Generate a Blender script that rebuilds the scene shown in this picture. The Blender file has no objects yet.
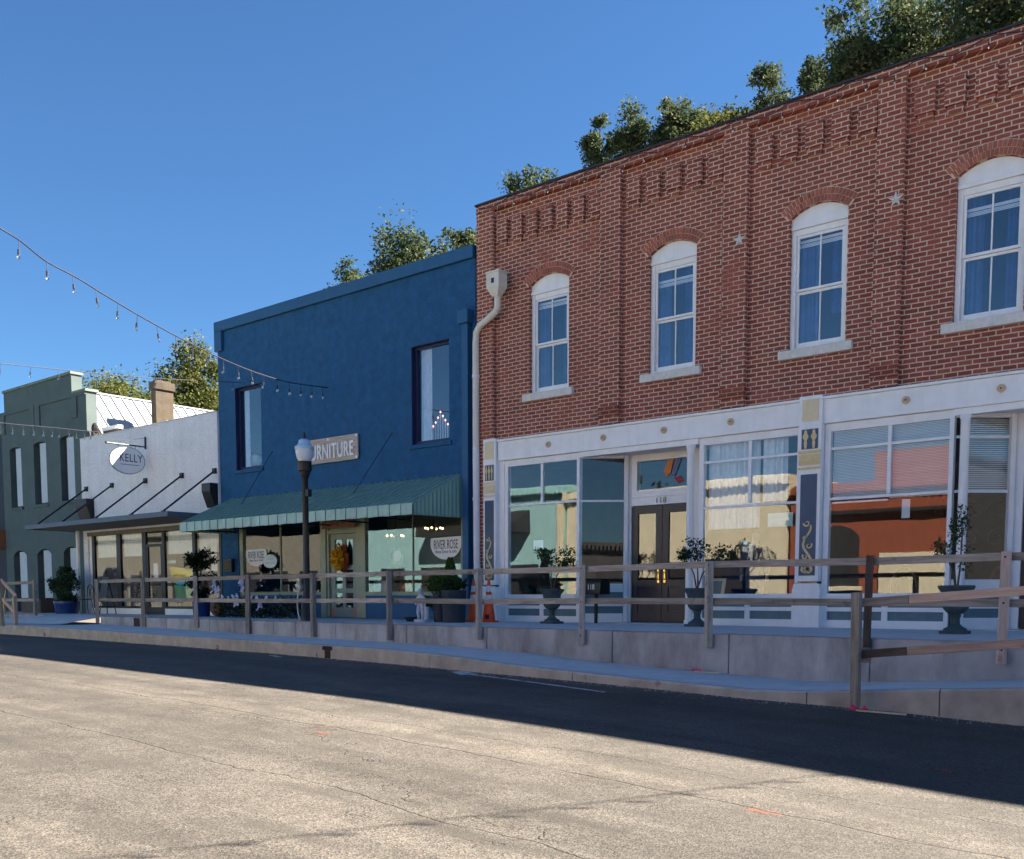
import bpy, math, random
from mathutils import Vector, Matrix
from mathutils.geometry import tessellate_polygon
R = math.radians
random.seed(7)
SC = bpy.context.scene
COL = SC.collection

# ------------------------------------------------------------------ camera
cam_d = bpy.data.cameras.new("camera")
cam = bpy.data.objects.new("camera", cam_d)
COL.objects.link(cam)
cam.location = (0, 0, 0.5)
cam.rotation_euler = (R(90 - 4.856), 0, R(40.53))
cam_d.sensor_fit = 'HORIZONTAL'
cam_d.sensor_width = 36
cam_d.lens = 36.0
cam_d.shift_y = 0.2495
cam_d.clip_start = 0.05
cam_d.clip_end = 2000
SC.camera = cam

# ------------------------------------------------------------------ sky, sun, exposure
SUN = Vector((0.86, 1.0, 1.17))            # towards the sun
SUN_EL = math.atan2(SUN.z, math.hypot(SUN.x, SUN.y))
SUN_AZ = math.atan2(SUN.x, SUN.y)        # clockwise from +Y
w = bpy.data.worlds.new("World")
SC.world = w
w.use_nodes = True
nt = w.node_tree
nt.nodes.clear()
out = nt.nodes.new('ShaderNodeOutputWorld')
bg = nt.nodes.new('ShaderNodeBackground')
sky = nt.nodes.new('ShaderNodeTexSky')
sky.sky_type = 'NISHITA'
sky.sun_disc = False
sky.sun_elevation = SUN_EL
sky.sun_rotation = SUN_AZ
sky.altitude = 0
sky.air_density = 1.0
sky.dust_density = 0.0
sky.ozone_density = 5.0
bg.inputs['Strength'].default_value = 0.05
tint = nt.nodes.new('ShaderNodeMixRGB'); tint.blend_type = 'MULTIPLY'; tint.inputs[0].default_value = 1.0
tint.inputs[2].default_value = (0.262, 0.375, 0.455, 1)
nt.links.new(sky.outputs[0], tint.inputs[1])
nt.links.new(tint.outputs[0], bg.inputs['Color'])
nt.links.new(bg.outputs[0], out.inputs[0])
sd = bpy.data.lights.new("sun", 'SUN')
sd.energy = 4.0
sd.angle = R(0.5)
sd.color = (1.0, 0.90, 0.78)
sun = bpy.data.objects.new("sun", sd)
COL.objects.link(sun)
sun.rotation_euler = SUN.to_track_quat('Z', 'Y').to_euler()
SC.view_settings.view_transform = 'Standard'
SC.view_settings.look = 'None'
SC.view_settings.gamma = 1
SC.view_settings.use_curve_mapping = False
SC.view_settings.exposure = 2.9
SC.render.engine = 'CYCLES'
SC.cycles.use_denoising = True
SC.cycles.max_bounces = 8
SC.cycles.transparent_max_bounces = 16
SC.cycles.caustics_reflective = False
SC.cycles.caustics_refractive = False
SC.cycles.sample_clamp_indirect = 4

D = 16.69                                # facade line of the row of shops

# ------------------------------------------------------------------ materials
def new_mat(name):
    m = bpy.data.materials.new(name)
    m.use_nodes = True
    t = m.node_tree
    t.nodes.clear()
    o = t.nodes.new('ShaderNodeOutputMaterial')
    return m, t, o

def N(t, typ, **kw):
    n = t.nodes.new(typ)
    for k, v in kw.items():
        if k.startswith('i_'):
            key = k[2:]
            key = int(key) if key.isdigit() else key.replace('_', ' ')
            n.inputs[key].default_value = v
        else:
            setattr(n, k, v)
    return n

def L(t, a, b):
    t.links.new(a, b)

def rgba(c, f=1.0):
    return (min(c[0]*f, 1), min(c[1]*f, 1), min(c[2]*f, 1), 1)

def ramp(t, stops):
    r = t.nodes.new('ShaderNodeValToRGB')
    e = r.color_ramp.elements
    while len(e) < len(stops):
        e.new(0.5)
    for i, (p, c) in enumerate(stops):
        e[i].position = p
        e[i].color = c if len(c) == 4 else (c[0], c[1], c[2], 1)
    return r

def basic(name, col, rough=0.6, var=0.15, scale=6.0, bump=0.0, bscale=60.0, metal=0.0, spec=0.4,
          streak=0.0, island=0.0, stain=None, sscale=(5, 5, 0.45)):
    """painted or natural surface with uneven tone, optional vertical streaks of dirt and fine bump"""
    m, t, o = new_mat(name)
    b = N(t, 'ShaderNodeBsdfPrincipled')
    b.inputs['Roughness'].default_value = rough
    b.inputs['Metallic'].default_value = metal
    b.inputs['Specular IOR Level'].default_value = spec
    geo = N(t, 'ShaderNodeNewGeometry')
    no = N(t, 'ShaderNodeTexNoise', i_Scale=scale, i_Detail=6.0, i_Roughness=0.6)
    L(t, geo.outputs['Position'], no.inputs['Vector'])
    rp = ramp(t, [(0.25, rgba(col, 1 - var)), (0.75, rgba(col, 1 + var))])
    L(t, no.outputs['Fac'], rp.inputs[0])
    c = rp.outputs[0]
    if streak or stain:
        mp = N(t, 'ShaderNodeMapping')
        mp.inputs['Scale'].default_value = sscale
        L(t, geo.outputs['Position'], mp.inputs[0])
        n2 = N(t, 'ShaderNodeTexNoise', i_Scale=1.0, i_Detail=5.0, i_Roughness=0.65)
        L(t, mp.outputs[0], n2.inputs['Vector'])
        r2 = ramp(t, [(0.45, (0, 0, 0)), (0.75, (1, 1, 1))])
        L(t, n2.outputs['Fac'], r2.inputs[0])
        mm = N(t, 'ShaderNodeMath', operation='MULTIPLY')
        mm.inputs[1].default_value = streak if streak else 0.5
        L(t, r2.outputs[0], mm.inputs[0])
        mx = N(t, 'ShaderNodeMixRGB')
        mx.inputs[2].default_value = stain + (1,) if stain else rgba(col, 0.45)
        L(t, mm.outputs[0], mx.inputs[0])
        L(t, c, mx.inputs[1])
        c = mx.outputs[0]
    if island:
        hs = N(t, 'ShaderNodeHueSaturation')
        mr = N(t, 'ShaderNodeMapRange')
        mr.inputs[3].default_value = 1 - island
        mr.inputs[4].default_value = 1 + island
        L(t, geo.outputs['Random Per Island'], mr.inputs[0])
        L(t, mr.outputs[0], hs.inputs['Value'])
        L(t, c, hs.inputs['Color'])
        c = hs.outputs[0]
    L(t, c, b.inputs['Base Color'])
    if bump:
        n3 = N(t, 'ShaderNodeTexNoise', i_Scale=bscale, i_Detail=5.0)
        L(t, geo.outputs['Position'], n3.inputs['Vector'])
        bp = N(t, 'ShaderNodeBump', i_Strength=bump, i_Distance=0.01)
        L(t, n3.outputs['Fac'], bp.inputs['Height'])
        L(t, bp.outputs[0], b.inputs['Normal'])
    L(t, b.outputs[0], o.inputs[0])
    return m

def brick_mat(name, c1, c2, mortar, bw=0.212, bh=0.0765, ms=0.0098, stain=0.35):
    m, t, o = new_mat(name)
    b = N(t, 'ShaderNodeBsdfPrincipled')
    b.inputs['Roughness'].default_value = 0.85
    b.inputs['Specular IOR Level'].default_value = 0.2
    geo = N(t, 'ShaderNodeNewGeometry')
    sp = N(t, 'ShaderNodeSeparateXYZ')
    L(t, geo.outputs['Position'], sp.inputs[0])
    ad = N(t, 'ShaderNodeMath', operation='ADD')
    L(t, sp.outputs[0], ad.inputs[0]); L(t, sp.outputs[1], ad.inputs[1])
    # slightly wavering courses
    nw = N(t, 'ShaderNodeTexNoise', i_Scale=2.5, i_Detail=2.0)
    L(t, geo.outputs['Position'], nw.inputs['Vector'])
    wv = N(t, 'ShaderNodeMath', operation='MULTIPLY_ADD')
    wv.inputs[1].default_value = 0.02
    L(t, nw.outputs['Fac'], wv.inputs[0]); L(t, sp.outputs[2], wv.inputs[2])
    nq = N(t, 'ShaderNodeTexNoise', i_Scale=16.0, i_Detail=2.0)
    L(t, geo.outputs['Position'], nq.inputs['Vector'])
    wq = N(t, 'ShaderNodeMath', operation='MULTIPLY_ADD')
    wq.inputs[1].default_value = 0.018
    L(t, nq.outputs['Fac'], wq.inputs[0]); L(t, ad.outputs[0], wq.inputs[2])
    cb = N(t, 'ShaderNodeCombineXYZ')
    L(t, wq.outputs[0], cb.inputs[0]); L(t, wv.outputs[0], cb.inputs[1])
    br = N(t, 'ShaderNodeTexBrick')
    br.inputs['Scale'].default_value = 1.0
    br.inputs['Brick Width'].default_value = bw
    br.inputs['Row Height'].default_value = bh
    br.inputs['Mortar Size'].default_value = ms
    br.inputs['Mortar Smooth'].default_value = 0.15
    br.inputs['Bias'].default_value = 0.0
    br.inputs['Color1'].default_value = c1 + (1,)
    br.inputs['Color2'].default_value = c2 + (1,)
    br.inputs['Mortar'].default_value = mortar + (1,)
    L(t, cb.outputs[0], br.inputs['Vector'])
    n1 = N(t, 'ShaderNodeTexNoise', i_Scale=1.1, i_Detail=7.0, i_Roughness=0.65)
    L(t, geo.outputs['Position'], n1.inputs['Vector'])
    r1 = ramp(t, [(0.3, (0.62, 0.6, 0.6)), (0.5, (1, 1, 1)), (0.72, (1.0, 0.93, 0.88))])
    L(t, n1.outputs['Fac'], r1.inputs[0])
    n4 = N(t, 'ShaderNodeTexNoise', i_Scale=45.0, i_Detail=4.0)
    L(t, geo.outputs['Position'], n4.inputs['Vector'])
    r4 = ramp(t, [(0.3, (0.75, 0.75, 0.75)), (0.7, (1.1, 1.1, 1.1))])
    L(t, n4.outputs['Fac'], r4.inputs[0])
    m1 = N(t, 'ShaderNodeMixRGB', blend_type='MULTIPLY'); m1.inputs[0].default_value = 1
    L(t, br.outputs['Color'], m1.inputs[1]); L(t, r4.outputs[0], m1.inputs[2])
    m2 = N(t, 'ShaderNodeMixRGB', blend_type='MULTIPLY'); m2.inputs[0].default_value = stain
    L(t, m1.outputs[0], m2.inputs[1]); L(t, r1.outputs[0], m2.inputs[2])
    # patches where brick-coloured wash covers the joints
    n5 = N(t, 'ShaderNodeTexNoise', i_Scale=0.9, i_Detail=5.0, i_Roughness=0.7)
    mp = N(t, 'ShaderNodeMapping'); mp.inputs['Location'].default_value = (3.1, 0, 9.7)
    L(t, geo.outputs['Position'], mp.inputs[0]); L(t, mp.outputs[0], n5.inputs['Vector'])
    r5 = ramp(t, [(0.55, (0, 0, 0)), (0.68, (0.75, 0.75, 0.75))])
    L(t, n5.outputs['Fac'], r5.inputs[0])
    m3 = N(t, 'ShaderNodeMixRGB')
    m3.inputs[2].default_value = rgba(c1, 0.95)
    L(t, r5.outputs[0], m3.inputs[0]); L(t, m2.outputs[0], m3.inputs[1])
    mps = N(t, 'ShaderNodeMapping'); mps.inputs['Scale'].default_value = (3.0, 3.0, 0.3)
    L(t, geo.outputs['Position'], mps.inputs[0])
    n7 = N(t, 'ShaderNodeTexNoise', i_Scale=1.0, i_Detail=6.0, i_Roughness=0.65); L(t, mps.outputs[0], n7.inputs['Vector'])
    r7 = ramp(t, [(0.42, (1, 1, 1)), (0.72, (0.62, 0.60, 0.60))]); L(t, n7.outputs['Fac'], r7.inputs[0])
    m7 = N(t, 'ShaderNodeMixRGB', blend_type='MULTIPLY'); m7.inputs[0].default_value = stain
    L(t, m3.outputs[0], m7.inputs[1]); L(t, r7.outputs[0], m7.inputs[2])
    L(t, m7.outputs[0], b.inputs['Base Color'])
    bp = N(t, 'ShaderNodeBump', i_Strength=0.5, i_Distance=0.006, invert=True)
    L(t, br.outputs['Fac'], bp.inputs['Height'])
    b2 = N(t, 'ShaderNodeBump', i_Strength=0.4, i_Distance=0.004)
    L(t, n4.outputs['Fac'], b2.inputs['Height']); L(t, bp.outputs[0], b2.inputs['Normal'])
    L(t, b2.outputs[0], b.inputs['Normal'])
    L(t, b.outputs[0], o.inputs[0])
    return m

def glass_mat(name, tint=(0.86, 0.9, 0.9), gain=1.8, base=0.06, wobble=0.0):
    m, t, o = new_mat(name)
    g0 = N(t, 'ShaderNodeNewGeometry')
    dt = N(t, 'ShaderNodeVectorMath', operation='DOT_PRODUCT')
    L(t, g0.outputs['Incoming'], dt.inputs[0]); L(t, g0.outputs['Normal'], dt.inputs[1])
    ab = N(t, 'ShaderNodeMath', operation='ABSOLUTE'); L(t, dt.outputs['Value'], ab.inputs[0])
    om = N(t, 'ShaderNodeMath', operation='SUBTRACT', use_clamp=True); om.inputs[0].default_value = 1.0; L(t, ab.outputs[0], om.inputs[1])
    pw = N(t, 'ShaderNodeMath', operation='POWER'); pw.inputs[1].default_value = 5.0; L(t, om.outputs[0], pw.inputs[0])
    ma = N(t, 'ShaderNodeMath', operation='MULTIPLY_ADD', use_clamp=True)
    ma.inputs[1].default_value = 0.9; ma.inputs[2].default_value = 0.04 * gain + base
    L(t, pw.outputs[0], ma.inputs[0])
    tr = N(t, 'ShaderNodeBsdfTransparent'); tr.inputs[0].default_value = tint + (1,)
    gl = N(t, 'ShaderNodeBsdfGlossy'); gl.inputs['Roughness'].default_value = 0.0
    gl.inputs[0].default_value = (1, 1, 1, 1)
    if wobble:
        geo = N(t, 'ShaderNodeNewGeometry')
        no = N(t, 'ShaderNodeTexNoise', i_Scale=1.6, i_Detail=1.0)
        L(t, geo.outputs['Position'], no.inputs['Vector'])
        bp = N(t, 'ShaderNodeBump', i_Strength=wobble, i_Distance=0.02)
        L(t, no.outputs['Fac'], bp.inputs['Height'])
        L(t, bp.outputs[0], gl.inputs['Normal'])
    mx = N(t, 'ShaderNodeMixShader')
    L(t, ma.outputs[0], mx.inputs[0]); L(t, tr.outputs[0], mx.inputs[1]); L(t, gl.outputs[0], mx.inputs[2])
    L(t, mx.outputs[0], o.inputs[0])
    return m

def leaf_mat(name, c1, c2, c3, trans=0.35, rough=0.45):
    m, t, o = new_mat(name)
    geo = N(t, 'ShaderNodeNewGeometry')
    rp = ramp(t, [(0.0, c1), (0.55, c2), (1.0, c3)])
    no = N(t, 'ShaderNodeTexNoise', i_Scale=1.2, i_Detail=2.0)
    L(t, geo.outputs['Position'], no.inputs['Vector'])
    mx0 = N(t, 'ShaderNodeMath', operation='MULTIPLY_ADD')
    mx0.inputs[1].default_value = 0.5
    L(t, geo.outputs['Random Per Island'], mx0.inputs[0])
    sb = N(t, 'ShaderNodeMath', operation='MULTIPLY_ADD'); sb.inputs[1].default_value = 1.4; sb.inputs[2].default_value = -0.45
    L(t, no.outputs['Fac'], sb.inputs[0])
    L(t, sb.outputs[0], mx0.inputs[2])
    L(t, mx0.outputs[0], rp.inputs[0])
    b = N(t, 'ShaderNodeBsdfPrincipled')
    b.inputs['Roughness'].default_value = rough
    b.inputs['Specular IOR Level'].default_value = 0.05
    L(t, rp.outputs[0], b.inputs['Base Color'])
    tl = N(t, 'ShaderNodeBsdfTranslucent')
    hs = N(t, 'ShaderNodeHueSaturation'); hs.inputs['Value'].default_value = 1.1; hs.inputs['Saturation'].default_value = 1.05
    L(t, rp.outputs[0], hs.inputs['Color']); L(t, hs.outputs[0], tl.inputs[0])
    mx = N(t, 'ShaderNodeMixShader'); mx.inputs[0].default_value = trans
    L(t, b.outputs[0], mx.inputs[1]); L(t, tl.outputs[0], mx.inputs[2])
    L(t, mx.outputs[0], o.inputs[0])
    return m

def wood_mat(name, c1, c2, dark=0.35):
    m, t, o = new_mat(name)
    tc = N(t, 'ShaderNodeTexCoord')
    oi = N(t, 'ShaderNodeObjectInfo')
    mp = N(t, 'ShaderNodeMapping'); mp.inputs['Scale'].default_value = (2.2, 26, 26)
    ofs = N(t, 'ShaderNodeVectorMath', operation='ADD')
    L(t, tc.outputs['Object'], ofs.inputs[0])
    L(t, oi.outputs['Location'], ofs.inputs[1])
    L(t, ofs.outputs[0], mp.inputs[0])
    n1 = N(t, 'ShaderNodeTexNoise', i_Scale=1.0, i_Detail=6.0, i_Roughness=0.6, i_Distortion=0.6)
    L(t, mp.outputs[0], n1.inputs['Vector'])
    r1 = ramp(t, [(0.3, c1), (0.7, c2)])
    L(t, n1.outputs['Fac'], r1.inputs[0])
    n2 = N(t, 'ShaderNodeTexNoise', i_Scale=7.0, i_Detail=3.0)
    L(t, ofs.outputs[0], n2.inputs['Vector'])
    r2 = ramp(t, [(0.62, (0, 0, 0)), (0.74, (1, 1, 1))])
    L(t, n2.outputs['Fac'], r2.inputs[0])
    mm = N(t, 'ShaderNodeMath', operation='MULTIPLY'); mm.inputs[1].default_value = dark * 1.6
    L(t, r2.outputs[0], mm.inputs[0])
    mx = N(t, 'ShaderNodeMixRGB'); mx.inputs[2].default_value = rgba(c1, 0.35)
    L(t, mm.outputs[0], mx.inputs[0]); L(t, r1.outputs[0], mx.inputs[1])
    hs = N(t, 'ShaderNodeHueSaturation')
    mr = N(t, 'ShaderNodeMapRange'); mr.inputs[3].default_value = 0.72; mr.inputs[4].default_value = 1.25
    L(t, oi.outputs['Random'], mr.inputs[0]); L(t, mr.outputs[0], hs.inputs['Value'])
    L(t, mx.outputs[0], hs.inputs['Color'])
    b = N(t, 'ShaderNodeBsdfPrincipled'); b.inputs['Roughness'].default_value = 0.85
    b.inputs['Specular IOR Level'].default_value = 0.15
    L(t, hs.outputs[0], b.inputs['Base Color'])
    bp = N(t, 'ShaderNodeBump', i_Strength=0.5, i_Distance=0.004)
    L(t, n1.outputs['Fac'], bp.inputs['Height']); L(t, bp.outputs[0], b.inputs['Normal'])
    L(t, b.outputs[0], o.inputs[0])
    return m

def emit_mat(name, col, s):
    m, t, o = new_mat(name)
    e = N(t, 'ShaderNodeEmission'); e.inputs[0].default_value = col + (1,); e.inputs[1].default_value = s
    L(t, e.outputs[0], o.inputs[0])
    return m

def worn_mat(name, col, lo, hi, scale=9.0):
    m, t, o = new_mat(name)
    geo = N(t, 'ShaderNodeNewGeometry')
    no = N(t, 'ShaderNodeTexNoise', i_Scale=scale, i_Detail=8.0, i_Roughness=0.75)
    L(t, geo.outputs['Position'], no.inputs['Vector'])
    r = ramp(t, [(lo, (0, 0, 0)), (hi, (1, 1, 1))]); L(t, no.outputs['Fac'], r.inputs[0])
    tr = N(t, 'ShaderNodeBsdfTransparent'); d = N(t, 'ShaderNodeBsdfPrincipled'); d.inputs['Base Color'].default_value = col + (1,); d.inputs['Roughness'].default_value = 0.85
    mx = N(t, 'ShaderNodeMixShader'); L(t, r.outputs[0], mx.inputs[0]); L(t, tr.outputs[0], mx.inputs[1]); L(t, d.outputs[0], mx.inputs[2]); L(t, mx.outputs[0], o.inputs[0])
    return m

def asphalt_mat():
    m, t, o = new_mat("asphalt")
    geo = N(t, 'ShaderNodeNewGeometry')
    P = geo.outputs['Position']
    b = N(t, 'ShaderNodeBsdfPrincipled')
    b.inputs['Specular IOR Level'].default_value = 0.35
    # broad tone: long bands worn along the street
    mp = N(t, 'ShaderNodeMapping'); mp.inputs['Scale'].default_value = (0.10, 0.75, 1); mp.inputs['Rotation'].default_value = (0, 0, R(3))
    L(t, P, mp.inputs[0])
    n1 = N(t, 'ShaderNodeTexNoise', i_Scale=1.0, i_Detail=6.0, i_Roughness=0.6, i_Distortion=0.4)
    L(t, mp.outputs[0], n1.inputs['Vector'])
    r1 = ramp(t, [(0.28, (0.048, 0.044, 0.039)), (0.5, (0.074, 0.067, 0.058)), (0.74, (0.108, 0.098, 0.083))])
    L(t, n1.outputs['Fac'], r1.inputs[0])
    n2 = N(t, 'ShaderNodeTexNoise', i_Scale=1.7, i_Detail=9.0, i_Roughness=0.72)
    L(t, P, n2.inputs['Vector'])
    r2 = ramp(t, [(0.32, (0.58, 0.57, 0.55)), (0.55, (1, 1, 1)), (0.8, (1.12, 1.1, 1.06))])
    L(t, n2.outputs['Fac'], r2.inputs[0])
    m1 = N(t, 'ShaderNodeMixRGB', blend_type='MULTIPLY'); m1.inputs[0].default_value = 0.8
    L(t, r1.outputs[0], m1.inputs[1]); L(t, r2.outputs[0], m1.inputs[2])
    # exposed stone
    v1 = N(t, 'ShaderNodeTexVoronoi', i_Scale=85.0)
    L(t, P, v1.inputs['Vector'])
    rv = ramp(t, [(0.0, (0.45, 0.45, 0.45)), (0.45, (0.95, 0.95, 0.95)), (0.9, (1.55, 1.5, 1.42))])
    sp = N(t, 'ShaderNodeSeparateColor'); L(t, v1.outputs['Color'], sp.inputs[0])
    L(t, sp.outputs[0], rv.inputs[0])
    m2 = N(t, 'ShaderNodeMixRGB', blend_type='MULTIPLY'); m2.inputs[0].default_value = 1.0
    L(t, m1.outputs[0], m2.inputs[1]); L(t, rv.outputs[0], m2.inputs[2])
    v3 = N(t, 'ShaderNodeTexVoronoi', i_Scale=24.0)
    L(t, P, v3.inputs['Vector'])
    sp3 = N(t, 'ShaderNodeSeparateColor'); L(t, v3.outputs['Color'], sp3.inputs[0])
    rv3 = ramp(t, [(0.0, (0.7, 0.7, 0.7)), (0.5, (1, 1, 1)), (1.0, (1.3, 1.28, 1.22))])
    L(t, sp3.outputs[0], rv3.inputs[0])
    m2b = N(t, 'ShaderNodeMixRGB', blend_type='MULTIPLY'); m2b.inputs[0].default_value = 0.35
    L(t, m2.outputs[0], m2b.inputs[1]); L(t, rv3.outputs[0], m2b.inputs[2])
    # cracks
    def cracks(scale, sx, thr, mlo, loc, dist):
        mq = N(t, 'ShaderNodeMapping'); mq.inputs['Scale'].default_value = (sx, 1, 1); mq.inputs['Location'].default_value = loc
        L(t, P, mq.inputs[0])
        nd = N(t, 'ShaderNodeTexNoise', i_Scale=3.0, i_Detail=4.0)
        L(t, P, nd.inputs['Vector'])
        vm = N(t, 'ShaderNodeVectorMath', operation='SCALE'); vm.inputs['Scale'].default_value = dist
        L(t, nd.outputs['Color'], vm.inputs[0])
        va = N(t, 'ShaderNodeVectorMath', operation='ADD')
        L(t, mq.outputs[0], va.inputs[0]); L(t, vm.outputs[0], va.inputs[1])
        vc = N(t, 'ShaderNodeTexVoronoi', feature='DISTANCE_TO_EDGE', i_Scale=scale)
        L(t, va.outputs[0], vc.inputs['Vector'])
        lt = N(t, 'ShaderNodeMapRange'); lt.inputs[1].default_value = 0.0; lt.inputs[2].default_value = thr
        lt.inputs[3].default_value = 1; lt.inputs[4].default_value = 0
        L(t, vc.outputs['Distance'], lt.inputs[0])
        nm = N(t, 'ShaderNodeTexNoise', i_Scale=0.8, i_Detail=3.0)
        mk = N(t, 'ShaderNodeMapping'); mk.inputs['Location'].default_value = (loc[0] + 5, 2, 1)
        L(t, P, mk.inputs[0]); L(t, mk.outputs[0], nm.inputs['Vector'])
        rm = ramp(t, [(mlo, (0, 0, 0)), (mlo + 0.1, (1, 1, 1))])
        L(t, nm.outputs['Fac'], rm.inputs[0])
        mu = N(t, 'ShaderNodeMath', operation='MULTIPLY')
        L(t, lt.outputs[0], mu.inputs[0]); L(t, rm.outputs[0], mu.inputs[1])
        return mu.outputs[0]
    k1 = cracks(0.30, 0.3, 0.003, 0.50, (1.7, 0.4, 0), 0.5)
    k2 = cracks(0.9, 0.6, 0.004, 0.63, (4.2, 3.1, 0), 0.3)
    mxk = N(t, 'ShaderNodeMath', operation='MAXIMUM'); L(t, k1, mxk.inputs[0]); L(t, k2, mxk.inputs[1])
    # long seams that run with the street
    def seam(y0, slope, wv, wd, loc):
        sxx = N(t, 'ShaderNodeSeparateXYZ'); L(t, P, sxx.inputs[0])
        nn = N(t, 'ShaderNodeTexNoise', i_Scale=0.7, i_Detail=6.0, i_Roughness=0.6)
        mv = N(t, 'ShaderNodeMapping'); mv.inputs['Location'].default_value = (loc, loc * 2, 0); L(t, P, mv.inputs[0]); L(t, mv.outputs[0], nn.inputs['Vector'])
        a1 = N(t, 'ShaderNodeMath', operation='MULTIPLY_ADD'); a1.inputs[1].default_value = slope; L(t, sxx.outputs[0], a1.inputs[0]); L(t, sxx.outputs[1], a1.inputs[2])
        a2 = N(t, 'ShaderNodeMath', operation='MULTIPLY_ADD'); a2.inputs[1].default_value = wv; L(t, nn.outputs['Fac'], a2.inputs[0]); L(t, a1.outputs[0], a2.inputs[2])
        a3 = N(t, 'ShaderNodeMath', operation='SUBTRACT'); a3.inputs[1].default_value = y0 + wv * .5; L(t, a2.outputs[0], a3.inputs[0])
        a4 = N(t, 'ShaderNodeMath', operation='ABSOLUTE'); L(t, a3.outputs[0], a4.inputs[0])
        mr = N(t, 'ShaderNodeMapRange'); mr.inputs[1].default_value = 0; mr.inputs[2].default_value = wd; mr.inputs[3].default_value = 1; mr.inputs[4].default_value = 0
        L(t, a4.outputs[0], mr.inputs[0])
        n9 = N(t, 'ShaderNodeTexNoise', i_Scale=1.3, i_Detail=3.0); L(t, mv.outputs[0], n9.inputs['Vector'])
        r9 = ramp(t, [(0.28, (0, 0, 0)), (0.45, (1, 1, 1))]); L(t, n9.outputs['Fac'], r9.inputs[0])
        mu = N(t, 'ShaderNodeMath', operation='MULTIPLY'); L(t, mr.outputs[0], mu.inputs[0]); L(t, r9.outputs[0], mu.inputs[1])
        return mu.outputs[0]
    for sm in (seam(6.55, 0.02, 0.45, 0.020, 3.0), seam(4.75, 0.01, 0.55, 0.016, 8.0), seam(7.6, -0.03, 0.7, 0.009, 14.0)):
        mq_ = N(t, 'ShaderNodeMath', operation='MAXIMUM'); L(t, mxk.outputs[0], mq_.inputs[0]); L(t, sm, mq_.inputs[1]); mxk = mq_
    # dark drips and tar spots
    mp4 = N(t, 'ShaderNodeMapping'); mp4.inputs['Scale'].default_value = (0.7, 2.2, 1); mp4.inputs['Location'].default_value = (8, 1, 0)
    L(t, P, mp4.inputs[0])
    n5 = N(t, 'ShaderNodeTexNoise', i_Scale=1.1, i_Detail=5.0, i_Roughness=0.6)
    L(t, mp4.outputs[0], n5.inputs['Vector'])
    r5 = ramp(t, [(0.50, (0, 0, 0)), (0.66, (0.72, 0.72, 0.72))])
    L(t, n5.outputs['Fac'], r5.inputs[0])
    m3 = N(t, 'ShaderNodeMixRGB'); m3.inputs[2].default_value = (0.050, 0.045, 0.037, 1)
    L(t, r5.outputs[0], m3.inputs[0]); L(t, m2b.outputs[0], m3.inputs[1])
    mp8 = N(t, 'ShaderNodeMapping'); mp8.inputs['Scale'].default_value = (0.05, 1.0, 1); mp8.inputs['Location'].default_value = (2, 0.3, 0)
    L(t, P, mp8.inputs[0])
    n8 = N(t, 'ShaderNodeTexNoise', i_Scale=0.9, i_Detail=4.0, i_Roughness=0.5); L(t, mp8.outputs[0], n8.inputs['Vector'])
    r8 = ramp(t, [(0.40, (0.66, 0.66, 0.66)), (0.5, (1, 1, 1)), (0.62, (1.16, 1.15, 1.13))]); L(t, n8.outputs['Fac'], r8.inputs[0])
    m8 = N(t, 'ShaderNodeMixRGB', blend_type='MULTIPLY'); m8.inputs[0].default_value = 0.9
    L(t, m3.outputs[0], m8.inputs[1]); L(t, r8.outputs[0], m8.inputs[2]); m3 = m8
    # paler tone painted in to lift the shaded strip by the kerb
    sx = N(t, 'ShaderNodeSeparateXYZ'); L(t, P, sx.inputs[0])
    n6 = N(t, 'ShaderNodeTexNoise', i_Scale=0.5, i_Detail=4.0); L(t, P, n6.inputs['Vector'])
    ys = N(t, 'ShaderNodeMath', operation='MULTIPLY_ADD'); ys.inputs[1].default_value = 1.6
    L(t, n6.outputs['Fac'], ys.inputs[0]); L(t, sx.outputs[1], ys.inputs[2])
    rk = N(t, 'ShaderNodeMapRange'); rk.inputs[1].default_value = 9.1; rk.inputs[2].default_value = 9.5
    rk.inputs[3].default_value = 0; rk.inputs[4].default_value = 0.12
    L(t, ys.outputs[0], rk.inputs[0])
    m5 = N(t, 'ShaderNodeMixRGB'); m5.inputs[2].default_value = (0.095, 0.09, 0.085, 1)
    L(t, rk.outputs[0], m5.inputs[0]); L(t, m3.outputs[0], m5.inputs[1])
    m4 = N(t, 'ShaderNodeMixRGB'); m4.inputs[2].default_value = (0.042, 0.037, 0.030, 1)
    L(t, mxk.outputs[0], m4.inputs[0]); L(t, m5.outputs[0], m4.inputs[1])
    L(t, m4.outputs[0], b.inputs['Base Color'])
    b.inputs['Roughness'].default_value = 0.8
    bp = N(t, 'ShaderNodeBump', i_Strength=0.55, i_Distance=0.006)
    L(t, v1.outputs['Distance'], bp.inputs['Height'])
    bp2 = N(t, 'ShaderNodeBump', i_Strength=0.6, i_Distance=0.02, invert=True)
    L(t, mxk.outputs[0], bp2.inputs['Height']); L(t, bp.outputs[0], bp2.inputs['Normal'])
    L(t, bp2.outputs[0], b.inputs['Normal'])
    L(t, b.outputs[0], o.inputs[0])
    return m

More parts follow.
